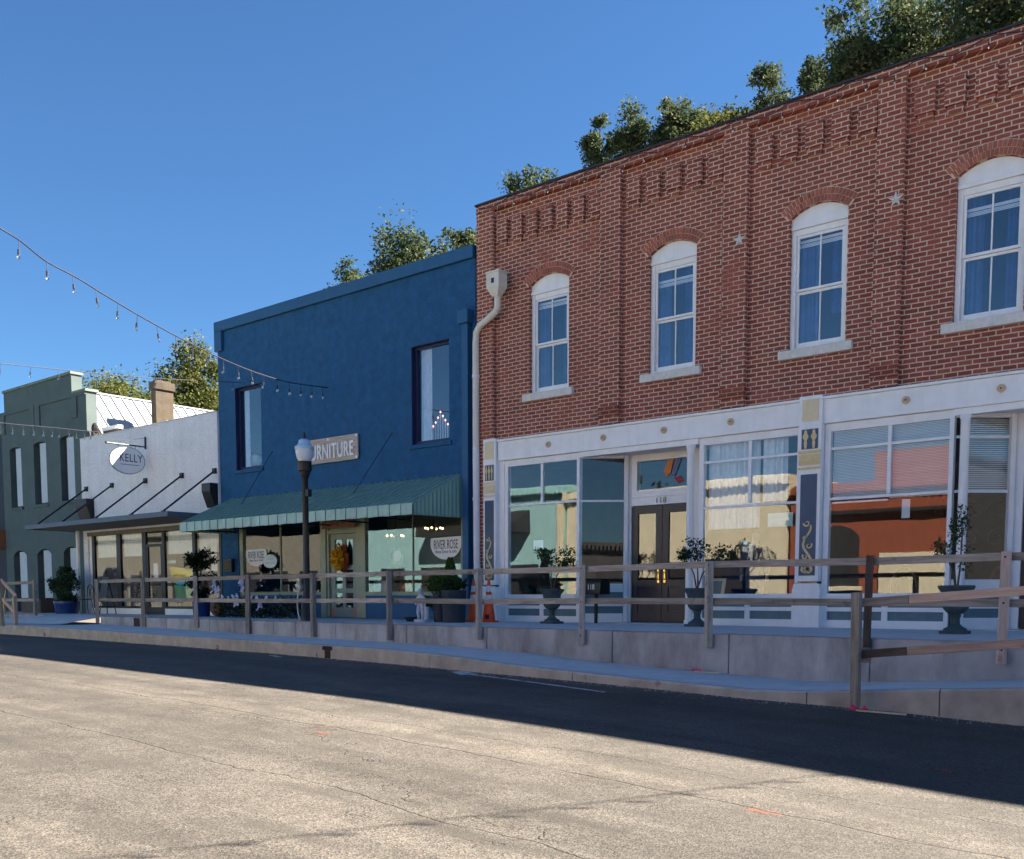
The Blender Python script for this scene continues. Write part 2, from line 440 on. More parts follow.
M = {}
M['brick'] = brick_mat('red_brick', (0.39, 0.110, 0.074), (0.27, 0.072, 0.049), (0.70, 0.53, 0.40))
M['brick_worn'] = brick_mat('worn_red_brick', (0.31, 0.088, 0.055), (0.22, 0.060, 0.040), (0.50, 0.28, 0.20))
M['brick_piece'] = basic('brick_piece', (0.38, 0.115, 0.072), 0.85, 0.25, 30, 0.3, 60, island=0.25)
M['mortar'] = basic('mortar', (0.68, 0.52, 0.40), 0.9, 0.2, 12, 0.3, 80)
M['coping'] = basic('dark_coping', (0.03, 0.028, 0.028), 0.6, 0.3, 6)
M['white_paint'] = basic('white_paint', (0.90, 0.885, 0.87), 0.5, 0.05, 5, 0.08, 40, streak=0.16, stain=(0.45, 0.40, 0.35))
M['sill_stone'] = basic('sill_stone', (0.72, 0.68, 0.62), 0.75, 0.14, 14, 0.3, 40, streak=0.3, stain=(0.4, 0.36, 0.32))
M['cream'] = basic('cream_paint', (0.80, 0.66, 0.42), 0.6, 0.08, 12)
M['gold'] = basic('gold_paint', (0.72, 0.56, 0.28), 0.5, 0.15, 30)
M['navy_panel'] = basic('navy_panel', (0.040, 0.085, 0.155), 0.45, 0.12, 6)
M['teal_panel'] = basic('teal_panel', (0.10, 0.19, 0.22), 0.5, 0.15, 6, streak=0.3)
M['tan_stone'] = basic('tan_rosette', (0.62, 0.44, 0.29), 0.7, 0.1, 20)
M['door_purple'] = basic('dark_plum_paint', (0.035, 0.028, 0.034), 0.4, 0.15, 5)
M['brass'] = basic('brass', (0.72, 0.50, 0.18), 0.25, 0.1, 8, metal=1.0)
M['glass'] = glass_mat('shop_glass', (0.95, 0.975, 0.965), 1.6, 0.03, 0.03)
M['glass_up'] = glass_mat('upper_glass', (0.85, 0.90, 0.95), 2.2, 0.07, 0.12)
M['curtain'] = basic('sheer_curtain', (0.78, 0.79, 0.80), 0.9, 0.12, 9)
M['curtain_dim'] = basic('sky_tinted_curtain', (0.035, 0.07, 0.22), 0.9, 0.6, 4)  # blue of the sky reflected in the panes is put into the cloth colour
M['curtain_pale'] = basic('pale_sky_tinted_curtain', (0.075, 0.13, 0.30), 0.9, 0.35, 3)  # paler cloth, reflected sky blue mixed into its colour too
M['blind'] = basic('blind_slat', (0.90, 0.88, 0.86), 0.5, 0.05, 4, island=0.06)
M['interior'] = basic('interior_wall', (0.16, 0.13, 0.10), 0.8, 0.2, 2)
M['interior_pale'] = basic('pale_interior_wall', (0.34, 0.40, 0.38), 0.8, 0.15, 2)
M['interior_floor'] = basic('wood_floor', (0.14, 0.09, 0.055), 0.5, 0.3, 4)
M['blue_stucco'] = basic('blue_stucco', (0.013, 0.090, 0.215), 0.75, 0.26, 4.5, 1.0, 22, streak=0.18, stain=(0.05, 0.115, 0.16), spec=0.3)
M['blue_trim'] = basic('blue_trim', (0.018, 0.10, 0.225), 0.6, 0.1, 5, 0.2, 30)
M['navy_trim'] = basic('navy_trim', (0.012, 0.020, 0.075), 0.5, 0.15, 5)
M['awning'] = basic('green_awning', (0.20, 0.345, 0.295), 0.6, 0.10, 3, streak=0.25, stain=(0.05, 0.10, 0.10))
M['valance'] = basic('pale_green_valance', (0.40, 0.58, 0.50), 0.6, 0.12, 4, streak=0.2, island=0.06)
M['sage'] = basic('sage_paint', (0.33, 0.36, 0.25), 0.6, 0.1, 6, streak=0.15)
M['sage_grey'] = basic('sage_grey_paint', (0.28, 0.32, 0.27), 0.6, 0.1, 6)
M['coral'] = basic('coral_paint', (0.62, 0.22, 0.14), 0.6, 0.1, 6)
M['black'] = basic('black_metal', (0.014, 0.014, 0.016), 0.42, 0.2, 8)
M['dark_frame'] = basic('dark_frame', (0.020, 0.017, 0.018), 0.45, 0.2, 8)
M['kelly_wall'] = brick_mat('white_painted_brick', (0.90, 0.885, 0.90), (0.88, 0.87, 0.885), (0.86, 0.85, 0.87), stain=0.25)
M['white_metal'] = basic('white_standing_seam', (0.36, 0.38, 0.41), 0.4, 0.06, 3, metal=0.0, streak=0.12)
M['canopy_face'] = basic('blue_grey_fascia', (0.09, 0.115, 0.165), 0.5, 0.15, 4)
M['canopy_soffit'] = basic('weathered_soffit', (0.20, 0.17, 0.13), 0.8, 0.25, 5)
M['chimney'] = basic('sooty_stucco', (0.085, 0.066, 0.044), 0.9, 0.25, 5, 0.5, 20, streak=0.7, stain=(0.03, 0.025, 0.02))
M['green_stucco'] = basic('green_stucco', (0.088, 0.120, 0.116), 0.8, 0.14, 2.2, 0.4, 20, streak=0.3, stain=(0.10, 0.13, 0.115))
M['sage_cap'] = basic('sage_cap', (0.17, 0.21, 0.17), 0.8, 0.12, 4, 0.3, 20)
M['pale_board'] = basic('pale_shutter', (0.52, 0.56, 0.60), 0.6, 0.08, 5)
M['reveal_dark'] = basic('dark_reveal', (0.020, 0.030, 0.045), 0.7, 0.2, 6)
M['concrete'] = basic('concrete', (0.42, 0.41, 0.415), 0.85, 0.26, 1.8, 0.6, 35, streak=1.0, stain=(0.15, 0.135, 0.125), sscale=(1.5, 1.5, 0.5))
M['concrete_top'] = basic('sidewalk_concrete', (0.58, 0.575, 0.56), 0.85, 0.12, 3.0, 0.3, 50)
M['kerb'] = basic('kerb_concrete', (0.47, 0.42, 0.365), 0.85, 0.25, 4.0, 0.4, 40, streak=0.45, stain=(0.19, 0.15, 0.12), sscale=(1.2, 1.2, 0.6))
M['rust'] = basic('rusty_iron', (0.045, 0.020, 0.014), 0.8, 0.3, 30)
M['wood'] = wood_mat('weathered_wood', (0.22, 0.185, 0.155), (0.46, 0.405, 0.35))
M['wood_new'] = wood_mat('newer_lumber', (0.40, 0.28, 0.22), (0.62, 0.46, 0.38), 0.25)
M['wood_dark'] = wood_mat('damp_dark_lumber', (0.05, 0.04, 0.032), (0.13, 0.105, 0.085))
M['sign_wood'] = wood_mat('sign_planks', (0.33, 0.26, 0.22), (0.55, 0.46, 0.40), 0.3)
M['plank_orange'] = basic('stained_plank', (0.26, 0.10, 0.045), 0.6, 0.25, 14, island=0.2)
M['sign_white'] = basic('white_letter', (0.84, 0.83, 0.82), 0.5, 0.04, 10)
M['letter_dark'] = basic('dark_letter', (0.045, 0.045, 0.075), 0.5, 0.1, 10)
M['letter_tan'] = basic('tan_letter', (0.42, 0.25, 0.12), 0.5, 0.1, 10)
M['numeral'] = basic('pewter_numeral', (0.12, 0.10, 0.09), 0.4, 0.1, 10, metal=0.6)
M['pipe_cream'] = basic('cream_pipe', (0.74, 0.68, 0.58), 0.5, 0.08, 6, streak=0.25, stain=(0.45, 0.36, 0.27))
M['pipe_white'] = basic('white_pipe', (0.76, 0.75, 0.77), 0.5, 0.08, 6, streak=0.2)
M['orange'] = basic('orange_plastic', (1.0, 0.10, 0.02), 0.4, 0.08, 8, streak=0.2, stain=(0.4, 0.06, 0.02))
M['orange_dull'] = basic('faded_orange_plastic', (0.98, 0.12, 0.025), 0.5, 0.1, 8, streak=0.35, stain=(0.25, 0.07, 0.03))
M['reflective'] = basic('white_reflective_band', (0.78, 0.78, 0.80), 0.35, 0.05, 8)
M['urn'] = basic('verdigris_urn', (0.060, 0.085, 0.085), 0.7, 0.3, 14, 0.5, 50)
M['soil'] = basic('soil', (0.05, 0.035, 0.025), 0.95, 0.3, 20)
M['bark'] = basic('bark', (0.10, 0.075, 0.055), 0.9, 0.3, 12, 0.6, 30)
M['planter'] = basic('slate_planter', (0.030, 0.040, 0.052), 0.6, 0.15, 8)
M['blue_glaze'] = basic('blue_glaze', (0.014, 0.045, 0.17), 0.25, 0.15, 5)
M['statue'] = basic('grey_stone', (0.55, 0.56, 0.59), 0.85, 0.2, 18, 0.4, 60)
M['pumpkin'] = basic('pumpkin_skin', (0.62, 0.19, 0.035), 0.5, 0.15, 10)
M['pumpkin_pale'] = basic('pale_pumpkin_skin', (0.55, 0.42, 0.34), 0.6, 0.12, 10)
M['straw'] = basic('brown_wicker', (0.15, 0.10, 0.055), 0.9, 0.35, 40, 0.7, 60)
M['cloth'] = basic('lilac_white_cloth', (0.50, 0.50, 0.64), 0.85, 0.06, 10)
M['yellow'] = basic('yellow_paint', (0.95, 0.66, 0.01), 0.5, 0.08, 8)
M['green_paint'] = basic('green_paint', (0.015, 0.26, 0.10), 0.5, 0.1, 8)
M['sky_paint'] = basic('bright_blue_paint', (0.05, 0.42, 0.78), 0.5, 0.06, 8)
M['paper'] = basic('paper', (0.74, 0.76, 0.76), 0.8, 0.04, 8)
M['paper_teal'] = basic('pale_teal_paper', (0.50, 0.70, 0.64), 0.8, 0.04, 8)
M['suit'] = basic('slate_suit', (0.070, 0.095, 0.145), 0.8, 0.15, 25)
M['skin_form'] = basic('mannequin_cream', (0.55, 0.48, 0.38), 0.6, 0.06, 8)
M['navy_cloth'] = basic('navy_cloth', (0.018, 0.026, 0.075), 0.85, 0.2, 12)
M['terracotta'] = basic('terracotta', (0.45, 0.15, 0.075), 0.8, 0.15, 10)
M['brown_box'] = basic('brown_brick_step', (0.115, 0.085, 0.070), 0.85, 0.2, 9, 0.3, 30)
M['globe'] = basic('frosted_globe', (0.66, 0.72, 0.76), 0.15, 0.04, 6)
M['lamp_cap'] = basic('pale_blue_cap', (0.42, 0.60, 0.74), 0.3, 0.06, 6)
M['bulb'] = glass_mat('bulb_glass', (0.90, 0.88, 0.84), 3.0, 0.22)
M['bulb_white'] = basic('pearl_bulb', (0.85, 0.82, 0.78), 0.2, 0.03, 6)
M['cable'] = basic('dark_cable', (0.020, 0.018, 0.03), 0.6, 0.1, 8)
M['white_line'] = worn_mat('worn_white_line', (0.50, 0.51, 0.52), 0.30, 0.55)
M['orange_mark'] = worn_mat('orange_marking_paint', (0.34, 0.085, 0.04), 0.44, 0.66, 7.0)
M['pink'] = emit_mat('unused_pink', (1, 0, 0), 0) if False else basic('pink_tape', (0.75, 0.05, 0.22), 0.5, 0.06, 8)
M['stake'] = basic('pale_stake', (0.62, 0.52, 0.34), 0.8, 0.12, 10)
M['caution'] = basic('yellow_tape', (0.80, 0.66, 0.03), 0.4, 0.06, 8)
M['hose'] = basic('white_hose', (0.62, 0.66, 0.66), 0.4, 0.06, 8)
M['warm_bulb'] = emit_mat('lit_warm_bulb', (1.0, 0.72, 0.34), 0.7)
M['candle_tip'] = emit_mat('lit_candle_tip', (1.0, 0.42, 0.36), 0.5)
M['red'] = basic('red_ribbon', (0.35, 0.02, 0.05), 0.6, 0.1, 8)
M['roof_dark'] = basic('tar_roof', (0.06, 0.06, 0.06), 0.9, 0.2, 3)
M['asphalt'] = asphalt_mat()
M['earth'] = basic('dry_earth', (0.12, 0.10, 0.075), 0.95, 0.3, 0.5)
M['opp_teal'] = basic('pale_teal_stucco', (0.36, 0.64, 0.64), 0.8, 0.06, 2)
M['opp_cream'] = basic('cream_stucco', (0.78, 0.72, 0.52), 0.8, 0.06, 2)
M['opp_orange'] = basic('burnt_orange_stucco', (0.30, 0.085, 0.045), 0.8, 0.08, 2)
M['opp_tan'] = basic('tan_stucco', (0.25, 0.24, 0.19), 0.8, 0.08, 2)
M['opp_dark'] = basic('dark_opening', (0.03, 0.03, 0.03), 0.6, 0.1, 2)
M['leaf_oak'] = leaf_mat('oak_leaf', (0.022, 0.040, 0.022), (0.070, 0.096, 0.046), (0.18, 0.185, 0.09), 0.3, 0.6)
M['leaf_gold'] = leaf_mat('yellowing_leaf', (0.040, 0.058, 0.020), (0.105, 0.120, 0.036), (0.19, 0.175, 0.065), 0.28, 0.6)
M['leaf_shrub'] = leaf_mat('shrub_leaf', (0.012, 0.030, 0.014), (0.030, 0.062, 0.028), (0.075, 0.12, 0.06), 0.2, 0.35)
M['leaf_box'] = leaf_mat('box_hedge_leaf', (0.008, 0.018, 0.009), (0.018, 0.034, 0.015), (0.040, 0.06, 0.026), 0.15)
M['leaf_bright'] = leaf_mat('fresh_leaf', (0.03, 0.06, 0.015), (0.06, 0.11, 0.025), (0.11, 0.16, 0.04), 0.25)
M['petal'] = leaf_mat('yellow_petal', (0.45, 0.16, 0.015), (0.62, 0.34, 0.02), (0.75, 0.50, 0.04), 0.2)
M['petal_rust'] = leaf_mat('rust_petal', (0.12, 0.03, 0.02), (0.26, 0.07, 0.03), (0.36, 0.12, 0.04), 0.2)

# ------------------------------------------------------------------ mesh building
ORI = {}                                    # world origin of every thing

class MB:
    def __init__(self):
        self.v = []; self.f = []; self.mi = []; self.cur = 0
    def face(self, idx):
        self.f.append(tuple(idx)); self.mi.append(self.cur)
    def add(self, vs, fs):
        n = len(self.v); self.v.extend([tuple(p) for p in vs])
        for f in fs: self.face([n + i for i in f])
    def quad(self, a, b, c, d):
        self.add([a, b, c, d], [(0, 1, 2, 3)])
    def box(self, x0, x1, y0, y1, z0, z1):
        if x0 > x1: x0, x1 = x1, x0
        if y0 > y1: y0, y1 = y1, y0
        if z0 > z1: z0, z1 = z1, z0
        self.add([(x0, y0, z0), (x1, y0, z0), (x1, y1, z0), (x0, y1, z0), (x0, y0, z1), (x1, y0, z1), (x1, y1, z1), (x0, y1, z1)],
                 [(0, 1, 5, 4), (1, 2, 6, 5), (2, 3, 7, 6), (3, 0, 4, 7), (4, 5, 6, 7), (3, 2, 1, 0)])
        return self
    def obox(self, a, b, w, h, up=(0, 0, 1)):
        """bar of section w x h (h along up) from a to b"""
        a = Vector(a); b = Vector(b); d = (b - a).normalized(); u = Vector(up)
        s = d.cross(u)
        if s.length < 1e-4: s = d.cross(Vector((1, 0, 0)))
        s.normalize(); u = s.cross(d).normalized()
        p = []
        for q in (a, b):
            for i, j in ((-1, -1), (1, -1), (1, 1), (-1, 1)):
                p.append(q + s * (i * w / 2) + u * (j * h / 2))
        self.add(p, [(0, 1, 2, 3), (7, 6, 5, 4), (0, 4, 5, 1), (1, 5, 6, 2), (2, 6, 7, 3), (3, 7, 4, 0)])
        return self
    def prism(self, poly, axis, a, b):
        """polygon extruded along an axis: 'y' poly is (x,z), 'x' poly is (y,z), 'z' poly is (x,y)"""
        def mk(p, h):
            return {'y': (p[0], h, p[1]), 'x': (h, p[0], p[1]), 'z': (p[0], p[1], h)}[axis]
        n = len(poly)
        vs = [mk(p, a) for p in poly] + [mk(p, b) for p in poly]
        fs = [(i, (i + 1) % n, n + (i + 1) % n, n + i) for i in range(n)]
        tri = tessellate_polygon([[Vector((p[0], p[1], 0)) for p in poly]])
        for t in tri:
            fs.append(tuple(t)); fs.append(tuple(n + i for i in reversed(t)))
        self.add(vs, fs)
        return self
    def tube(self, pts, r, n=8, cap=True):
        pts = [Vector(p) for p in pts]
        rs = r if isinstance(r, (list, tuple)) else [r] * len(pts)
        base = len(self.v); prev = None
        for i, p in enumerate(pts):
            d = (pts[min(i + 1, len(pts) - 1)] - pts[max(i - 1, 0)])
            if d.length < 1e-9: d = Vector((0, 0, 1))
            d.normalize()
            ref = prev if prev is not None else (Vector((0, 0, 1)) if abs(d.z) < 0.9 else Vector((1, 0, 0)))
            s = d.cross(ref)
            if s.length < 1e-5: s = d.cross(Vector((0, 1, 0)))
            s.normalize(); u = s.cross(d).normalized(); prev = u
            for k in range(n):
                a = 2 * math.pi * k / n
                self.v.append(tuple(p + s * (math.cos(a) * rs[i]) + u * (math.sin(a) * rs[i])))
        for i in range(len(pts) - 1):
            for k in range(n):
                a = base + i * n + k; b = base + i * n + (k + 1) % n
                self.face((a, b, b + n, a + n))
        if cap:
            self.face([base + k for k in reversed(range(n))])
            e = base + (len(pts) - 1) * n
            self.face([e + k for k in range(n)])
        return self
    def lathe(self, prof, c, n=24, sq=False):
        base = len(self.v)
        for r, z in prof:
            for k in range(n):
                a = 2 * math.pi * (k + 0.5) / n
                self.v.append((c[0] + r * math.cos(a), c[1] + r * math.sin(a), c[2] + z))
        for i in range(len(prof) - 1):
            for k in range(n):
                a = base + i * n + k; b = base + i * n + (k + 1) % n
                self.face((a, b, b + n, a + n))
        self.face([base + k for k in reversed(range(n))])
        e = base + (len(prof) - 1) * n
        self.face([e + k for k in range(n)])
        return self
    def ball(self, c, r, n=12, m=8, rib=0.0, ribs=8):
        if not isinstance(r, (list, tuple)): r = (r, r, r)
        base = len(self.v)
        self.v.append((c[0], c[1], c[2] - r[2]))
        for i in range(1, m):
            ph = math.pi * i / m
            for k in range(n):
                a = 2 * math.pi * k / n
                q = 1 - rib * (0.5 + 0.5 * math.cos(ribs * a)) if rib else 1
                self.v.append((c[0] + r[0] * q * math.sin(ph) * math.cos(a), c[1] + r[1] * q * math.sin(ph) * math.sin(a), c[2] - r[2] * math.cos(ph)))
        self.v.append((c[0], c[1], c[2] + r[2]))
        top = len(self.v) - 1
        for k in range(n):
            self.face((base, base + 1 + (k + 1) % n, base + 1 + k))
        for i in range(m - 2):
            for k in range(n):
                a = base + 1 + i * n + k; b = base + 1 + i * n + (k + 1) % n
                self.face((a, b, b + n, a + n))
        e = base + 1 + (m - 2) * n
        for k in range(n):
            self.face((e + k, e + (k + 1) % n, top))
        return self
    def wall(self, outer, holes, y, depth):
        """wall face in the plane y with openings; reveals run back by depth"""
        polys = [outer] + holes
        flat = [p for q in polys for p in q]
        tri = tessellate_polygon([[Vector((p[0], p[1], 0)) for p in q] for q in polys])
        self.add([(p[0], y, p[1]) for p in flat], [tuple(t) for t in tri])
        for h in holes:
            n = len(h)
            for i in range(n):
                a, b = h[i], h[(i + 1) % n]
                self.quad((a[0], y, a[1]), (b[0], y, b[1]), (b[0], y + depth, b[1]), (a[0], y + depth, a[1]))
        return self
    def leaf(self, p, d, nrm, l, wd):
        s = d.cross(nrm)
        if s.length < 1e-5: return
        s.normalize()
        self.add([p, p + d * (l * 0.5) + s * (wd * 0.5), p + d * l, p + d * (l * 0.5) - s * (wd * 0.5)], [(0, 1, 2, 3)])
    def cloud(self, c, r, n, size, rng, flat=0.0, shell=0.0):
        for _ in range(n):
            while True:
                q = Vector((rng.uniform(-1, 1), rng.uniform(-1, 1), rng.uniform(-1, 1)))
                if q.length <= 1 and (q.length >= shell): break
            p = Vector((c[0] + q.x * r[0], c[1] + q.y * r[1], c[2] + q.z * r[2]))
            d = Vector((rng.gauss(0, 1), rng.gauss(0, 1), rng.gauss(0, 1) * (1 - flat) + 0.2)).normalized()
            nn = Vector((rng.gauss(0, 1), rng.gauss(0, 1), rng.gauss(0, 1) + flat)).normalized()
            l = size * rng.uniform(0.6, 1.3)
            self.leaf(p, d, nn, l, l * rng.uniform(0.4, 0.6))
        return self
    def build(self, name, mat, parent=None, smooth=False, bevel=0.0, kind=None, label=None):
        o0 = ORI[parent.name] if parent is not None else Vector((0, 0, 0))
        me = bpy.data.meshes.new(name)
        me.from_pydata([(p[0] - o0[0], p[1] - o0[1], p[2] - o0[2]) for p in self.v], [], self.f)
        for m in (mat if isinstance(mat, (list, tuple)) else [mat]): me.materials.append(m)
        me.polygons.foreach_set('material_index', self.mi)
        if smooth: me.polygons.foreach_set('use_smooth', [True] * len(self.f))
        me.update()
        ob = bpy.data.objects.new(name, me)
        COL.objects.link(ob)
        if parent is not None: ob.parent = parent
        ORI[ob.name] = o0
        if bevel:
            b = ob.modifiers.new('bevel', 'BEVEL'); b.width = bevel; b.segments = 2; b.limit_method = 'ANGLE'
        if smooth and bevel == 0 and hasattr(me, 'set_sharp_from_angle'):
            me.set_sharp_from_angle(angle=R(40))
        if kind: ob['kind'] = kind
        if label: ob['label'] = label
        return ob

def tag(o, label, cat, group=None):
    o['label'] = label; o['category'] = cat
    if group: o['group'] = group
    return o

def thing(name, label, cat, loc, group=None):
    o = bpy.data.objects.new(name, None)
    o.empty_display_size = 0.2
    o.location = loc
    COL.objects.link(o)
    ORI[o.name] = Vector(loc)
    return tag(o, label, cat, group)

def dup(root, loc, label=None, rotz=0.0, scale=None):
    def rec(o, par):
        c = o.copy(); COL.objects.link(c)
        if par is not None: c.parent = par
        for ch in list(o.children): rec(ch, c)
        return c
    r = rec(root, None)
    r.location = loc; r.rotation_euler = (0, 0, rotz)
    if scale: r.scale = scale
    if label: r['label'] = label
    ORI[r.name] = Vector(loc)
    return r

def text(name, s, size, mat, parent, loc, rot=(R(90), 0, 0), ext=0.004, sx=1.0, align='CENTER', spacing=1.0, fat=0.0):
    cu = bpy.data.curves.new(name, 'FONT')
    cu.body = s; cu.size = size; cu.offset = fat; cu.extrude = ext; cu.align_x = align; cu.align_y = 'CENTER'; cu.space_character = spacing
    tmp = bpy.data.objects.new('tmp', cu)
    COL.objects.link(tmp)
    dg = bpy.context.evaluated_depsgraph_get()
    me = bpy.data.meshes.new_from_object(tmp.evaluated_get(dg))
    COL.objects.unlink(tmp); bpy.data.objects.remove(tmp)
    me.materials.clear(); me.materials.append(mat)
    ob = bpy.data.objects.new(name, me)
    COL.objects.link(ob)
    ob.parent = parent
    ob.location = Vector(loc) - ORI[parent.name]
    ob.rotation_euler = rot
    ob.scale = (sx, 1, 1)
    ORI[ob.name] = ORI[parent.name]
    return ob

def arc_top(x0, x1, zs, za, n=12):
    """points of a shallow arch from (x1, zs) over the apex za back to (x0, zs)"""
    h = (x1 - x0) / 2; s = za - zs; r = (h * h + s * s) / (2 * s); cx = (x0 + x1) / 2; cz = za - r
    a0 = math.asin(h / r)
    return [(cx + r * math.sin(a0 - 2 * a0 * i / n), cz + r * math.cos(a0 - 2 * a0 * i / n)) for i in range(n + 1)], (cx, cz, r, a0)

def lerp_tab(tab, x):
    if x <= tab[0][0]: return tab[0][1]
    for (a, b), (c, d) in zip(tab, tab[1:]):
        if x <= c: return b + (d - b) * (x - a) / (c - a)
    return tab[-1][1]

# ================================================================== SETTING: ground, road, pavement
T_YC = [(-60, 12.1), (-24, 12.05), (-16, 11.9), (-12.6, 11.6), (-10.5, 11.32), (-8, 11.2), (-5.5, 11.0), (-3, 11.1), (9, 11.1)]
T_ZIN = [(-60, -0.16), (-30, -0.2), (-27.3, -0.21), (-24, -0.24), (-21, -0.28), (-16.2, -0.32), (-12.6, -0.34), (-10.9, -0.385),
         (-9.3, -0.47), (-7.5, -0.53), (-5.4, -0.575), (-4.5, -0.51), (-3.2, -0.42), (-1, -0.27), (2.5, -0.02), (9, -0.02)]
T_ZR = [(-80, -0.25), (-40, -0.42), (-26, -0.485), (-20, -0.53), (-14.5, -0.585), (-9.5, -0.625), (-6.6, -0.668), (-4.4, -0.70),
        (-3.4, -0.74), (-2.8, -0.78), (0, -0.86), (9, -1.1), (40, -1.7)]
T_G = [(-80, -0.03), (-20, -0.06), (-14.7, -0.105), (-9.8, -0.14), (-6.4, -0.20), (-3.8, -0.25), (0, -0.25), (40, -0.25)]
def y_deck(x): return 12.12 - 0.0744 * x
def y_kerb(x): return lerp_tab(T_YC, x)
def z_walk(x): return lerp_tab(T_ZIN, x)
def z_road(x, y):
    t = min(max((11.2 - y) / 3.0, -0.1), 1.0)
    h = t if t < 1 else 1 + 0.25 * min((8.2 - y) / 8.0, 1)
    # average the tables a little so that the street has no creases
    zr = sum(lerp_tab(T_ZR, x + d) for d in (-0.8, -0.4, 0, 0.4, 0.8)) / 5
    return zr + lerp_tab(T_G, x) * h

b = MB()
xs = [-80 + i * 0.8 for i in range(151)]
ys = [-9 + i * 0.5 for i in range(39)] + [10.25, 10.5, 10.75, 11.0, 11.25, 11.5, 11.8, 12.3]
n = len(ys)
for x in xs:
    for y in ys: b.v.append((x, y, z_road(x, y)))
for i in range(len(xs) - 1):
    for j in range(n - 1):
        a = i * n + j
        b.face((a, a + n, a + n + 1, a + 1))
b.build('road', M['asphalt'], smooth=True, kind='structure')

b = MB()
b.quad((-600, -600, -2.2), (600, -600, -2.2), (600, 600, -2.2), (-600, 600, -2.2))
b.build('ground', M['earth'], kind='structure')

# walkway in front of the shops (high level)
b = MB()
DX = [-60, -31.0, -27.0, -22, -18, -14, -10, -6, -2, 2, 9]
for x0, x1 in zip(DX, DX[1:]):
    b.quad((x0, y_deck(max(x0, -31)) + 0.22, 0), (x1, y_deck(max(x1, -31)) + 0.22, 0), (x1, D + 0.05, 0), (x0, D + 0.05, 0))
b.build('walkway', M['concrete_top'], kind='structure')

# low pavement along the kerb
b = MB()
X = -60.0
SX = []
while X < 9:
    SX.append(X); X += 0.7 if X > -28 else 4
SX.append(9)
for x0, x1 in zip(SX, SX[1:]):
    b.quad((x0, y_kerb(x0) + 0.14, z_walk(x0) - 0.016), (x1, y_kerb(x1) + 0.14, z_walk(x1) - 0.016),
           (x1, y_deck(x1) + 0.3, z_walk(x1)), (x0, y_deck(x0) + 0.3, z_walk(x0)))
b.build('sidewalk', M['concrete_top'], kind='structure', smooth=False)

# kerb with joints
b = MB()
joints = [-60, -50, -40, -31, -26.0, -24.05, -20.4, -16.9, -14.45, -11.5, -8.5, -5.0, -3.55, -1.0, 2.0, 9]
for j0, j1 in zip(joints, joints[1:]):
    k = max(1, int((j1 - j0) / 0.7)); pts = [j0 + 0.006 + (j1 - j0 - 0.012) * i / k for i in range(k + 1)]
    for i, (x0, x1) in enumerate(zip(pts, pts[1:])):
        A = []
        for x in (x0, x1):
            yk = y_kerb(x); zt = z_walk(x) - 0.012; zb = z_road(x, yk) - 0.12
            A.append([(x, yk, zb), (x, yk, zt - 0.025), (x, yk + 0.025, zt), (x, yk + 0.15, zt), (x, yk + 0.15, zb)])
        for q in range(4): b.quad(A[0][q], A[1][q], A[1][q + 1], A[0][q + 1])
        if i == 0: b.add(A[0], [(0, 1, 2, 3, 4)])
        if i == k - 1: b.add(A[1], [(4, 3, 2, 1, 0)])
kerb = b.build('kerb', M['kerb'], kind='structure')
b = MB()
yk = y_kerb(-14.35)
b.box(-14.52, -14.24, yk - 0.012, yk + 0.1, -0.43, -0.36); b.box(-14.46, -14.30, yk - 0.008, yk + 0.1, -0.60, -0.43)
b.build('drain_outlet', M['rust'], parent=kerb)

# gutter line of light grit along the kerb foot
b = MB()
rng = random.Random(3)
for _ in range(1100):
    x = rng.uniform(-24, -1); y = y_kerb(x) - abs(rng.gauss(0, 0.09)) - 0.01
    s = rng.uniform(0.004, 0.012); z = z_road(x, y)
    b.add([(x - s, y, z), (x + s, y - s * .4, z), (x + s * .2, y + s, z), (x, y, z + s * 1.1)], [(0, 1, 3), (1, 2, 3), (2, 0, 3)])
g = b.build('gravel', M['kerb']); g['kind'] = 'stuff'

# ramp from the pavement up to the walkway, far left
b = MB()
b.quad((-31.0, y_kerb(-31) + 0.2, z_walk(-31) + 0.004), (-27.02, y_kerb(-27) + 0.9, z_walk(-27) + 0.004), (-27.02, y_deck(-27) + 0.24, 0.004), (-31.0, y_deck(-31) + 0.24, 0.004))
b.build('path', M['concrete_top'], kind='structure')

# retaining wall under the walkway, cast in bays
rw = thing('retaining_wall', 'stained grey concrete retaining wall carrying the walkway and its wooden railing', 'wall', (-14, y_deck(-14), -0.4))
jx = [-27.0, -23.19, -21.05, -18.3, -17.45, -16.03, -13.81, -11.67, -8.93, -6.88, -4.85, -2.4, 0.2, 3.0, 6.0, 9.0]
b = MB()
for x0, x1 in zip(jx, jx[1:]):
    x0 += 0.007; x1 -= 0.007
    b.prism([(x0, y_deck(x0)), (x1, y_deck(x1)), (x1, y_deck(x1) + 0.22), (x0, y_deck(x0) + 0.22)], 'z', -0.9, 0.0)
b.build('wall_panel', M['concrete'], rw, bevel=0.008)
b = MB()
b.prism([(-27, y_deck(-27) + 0.03), (9, y_deck(9) + 0.03), (9, y_deck(9) + 0.2), (-27, y_deck(-27) + 0.2)], 'z', -0.9, -0.03)
b.build('joint_filler', M['rust'], rw)
b = MB(); b.box(-24.95, -24.62, y_deck(-24.8) - 0.012, y_deck(-24.8) + 0.1, -0.235, -0.02)
b.build('drain_outlet', M['rust'], rw)
b = MB()
b.prism([(-60, 14.43), (-31.01, 14.43), (-31.01, 14.65), (-60, 14.65)], 'z', -0.9, 0.0)
tag(b.build('retaining_wall', M['concrete']), 'short concrete wall edge of the walkway before the green building', 'wall')

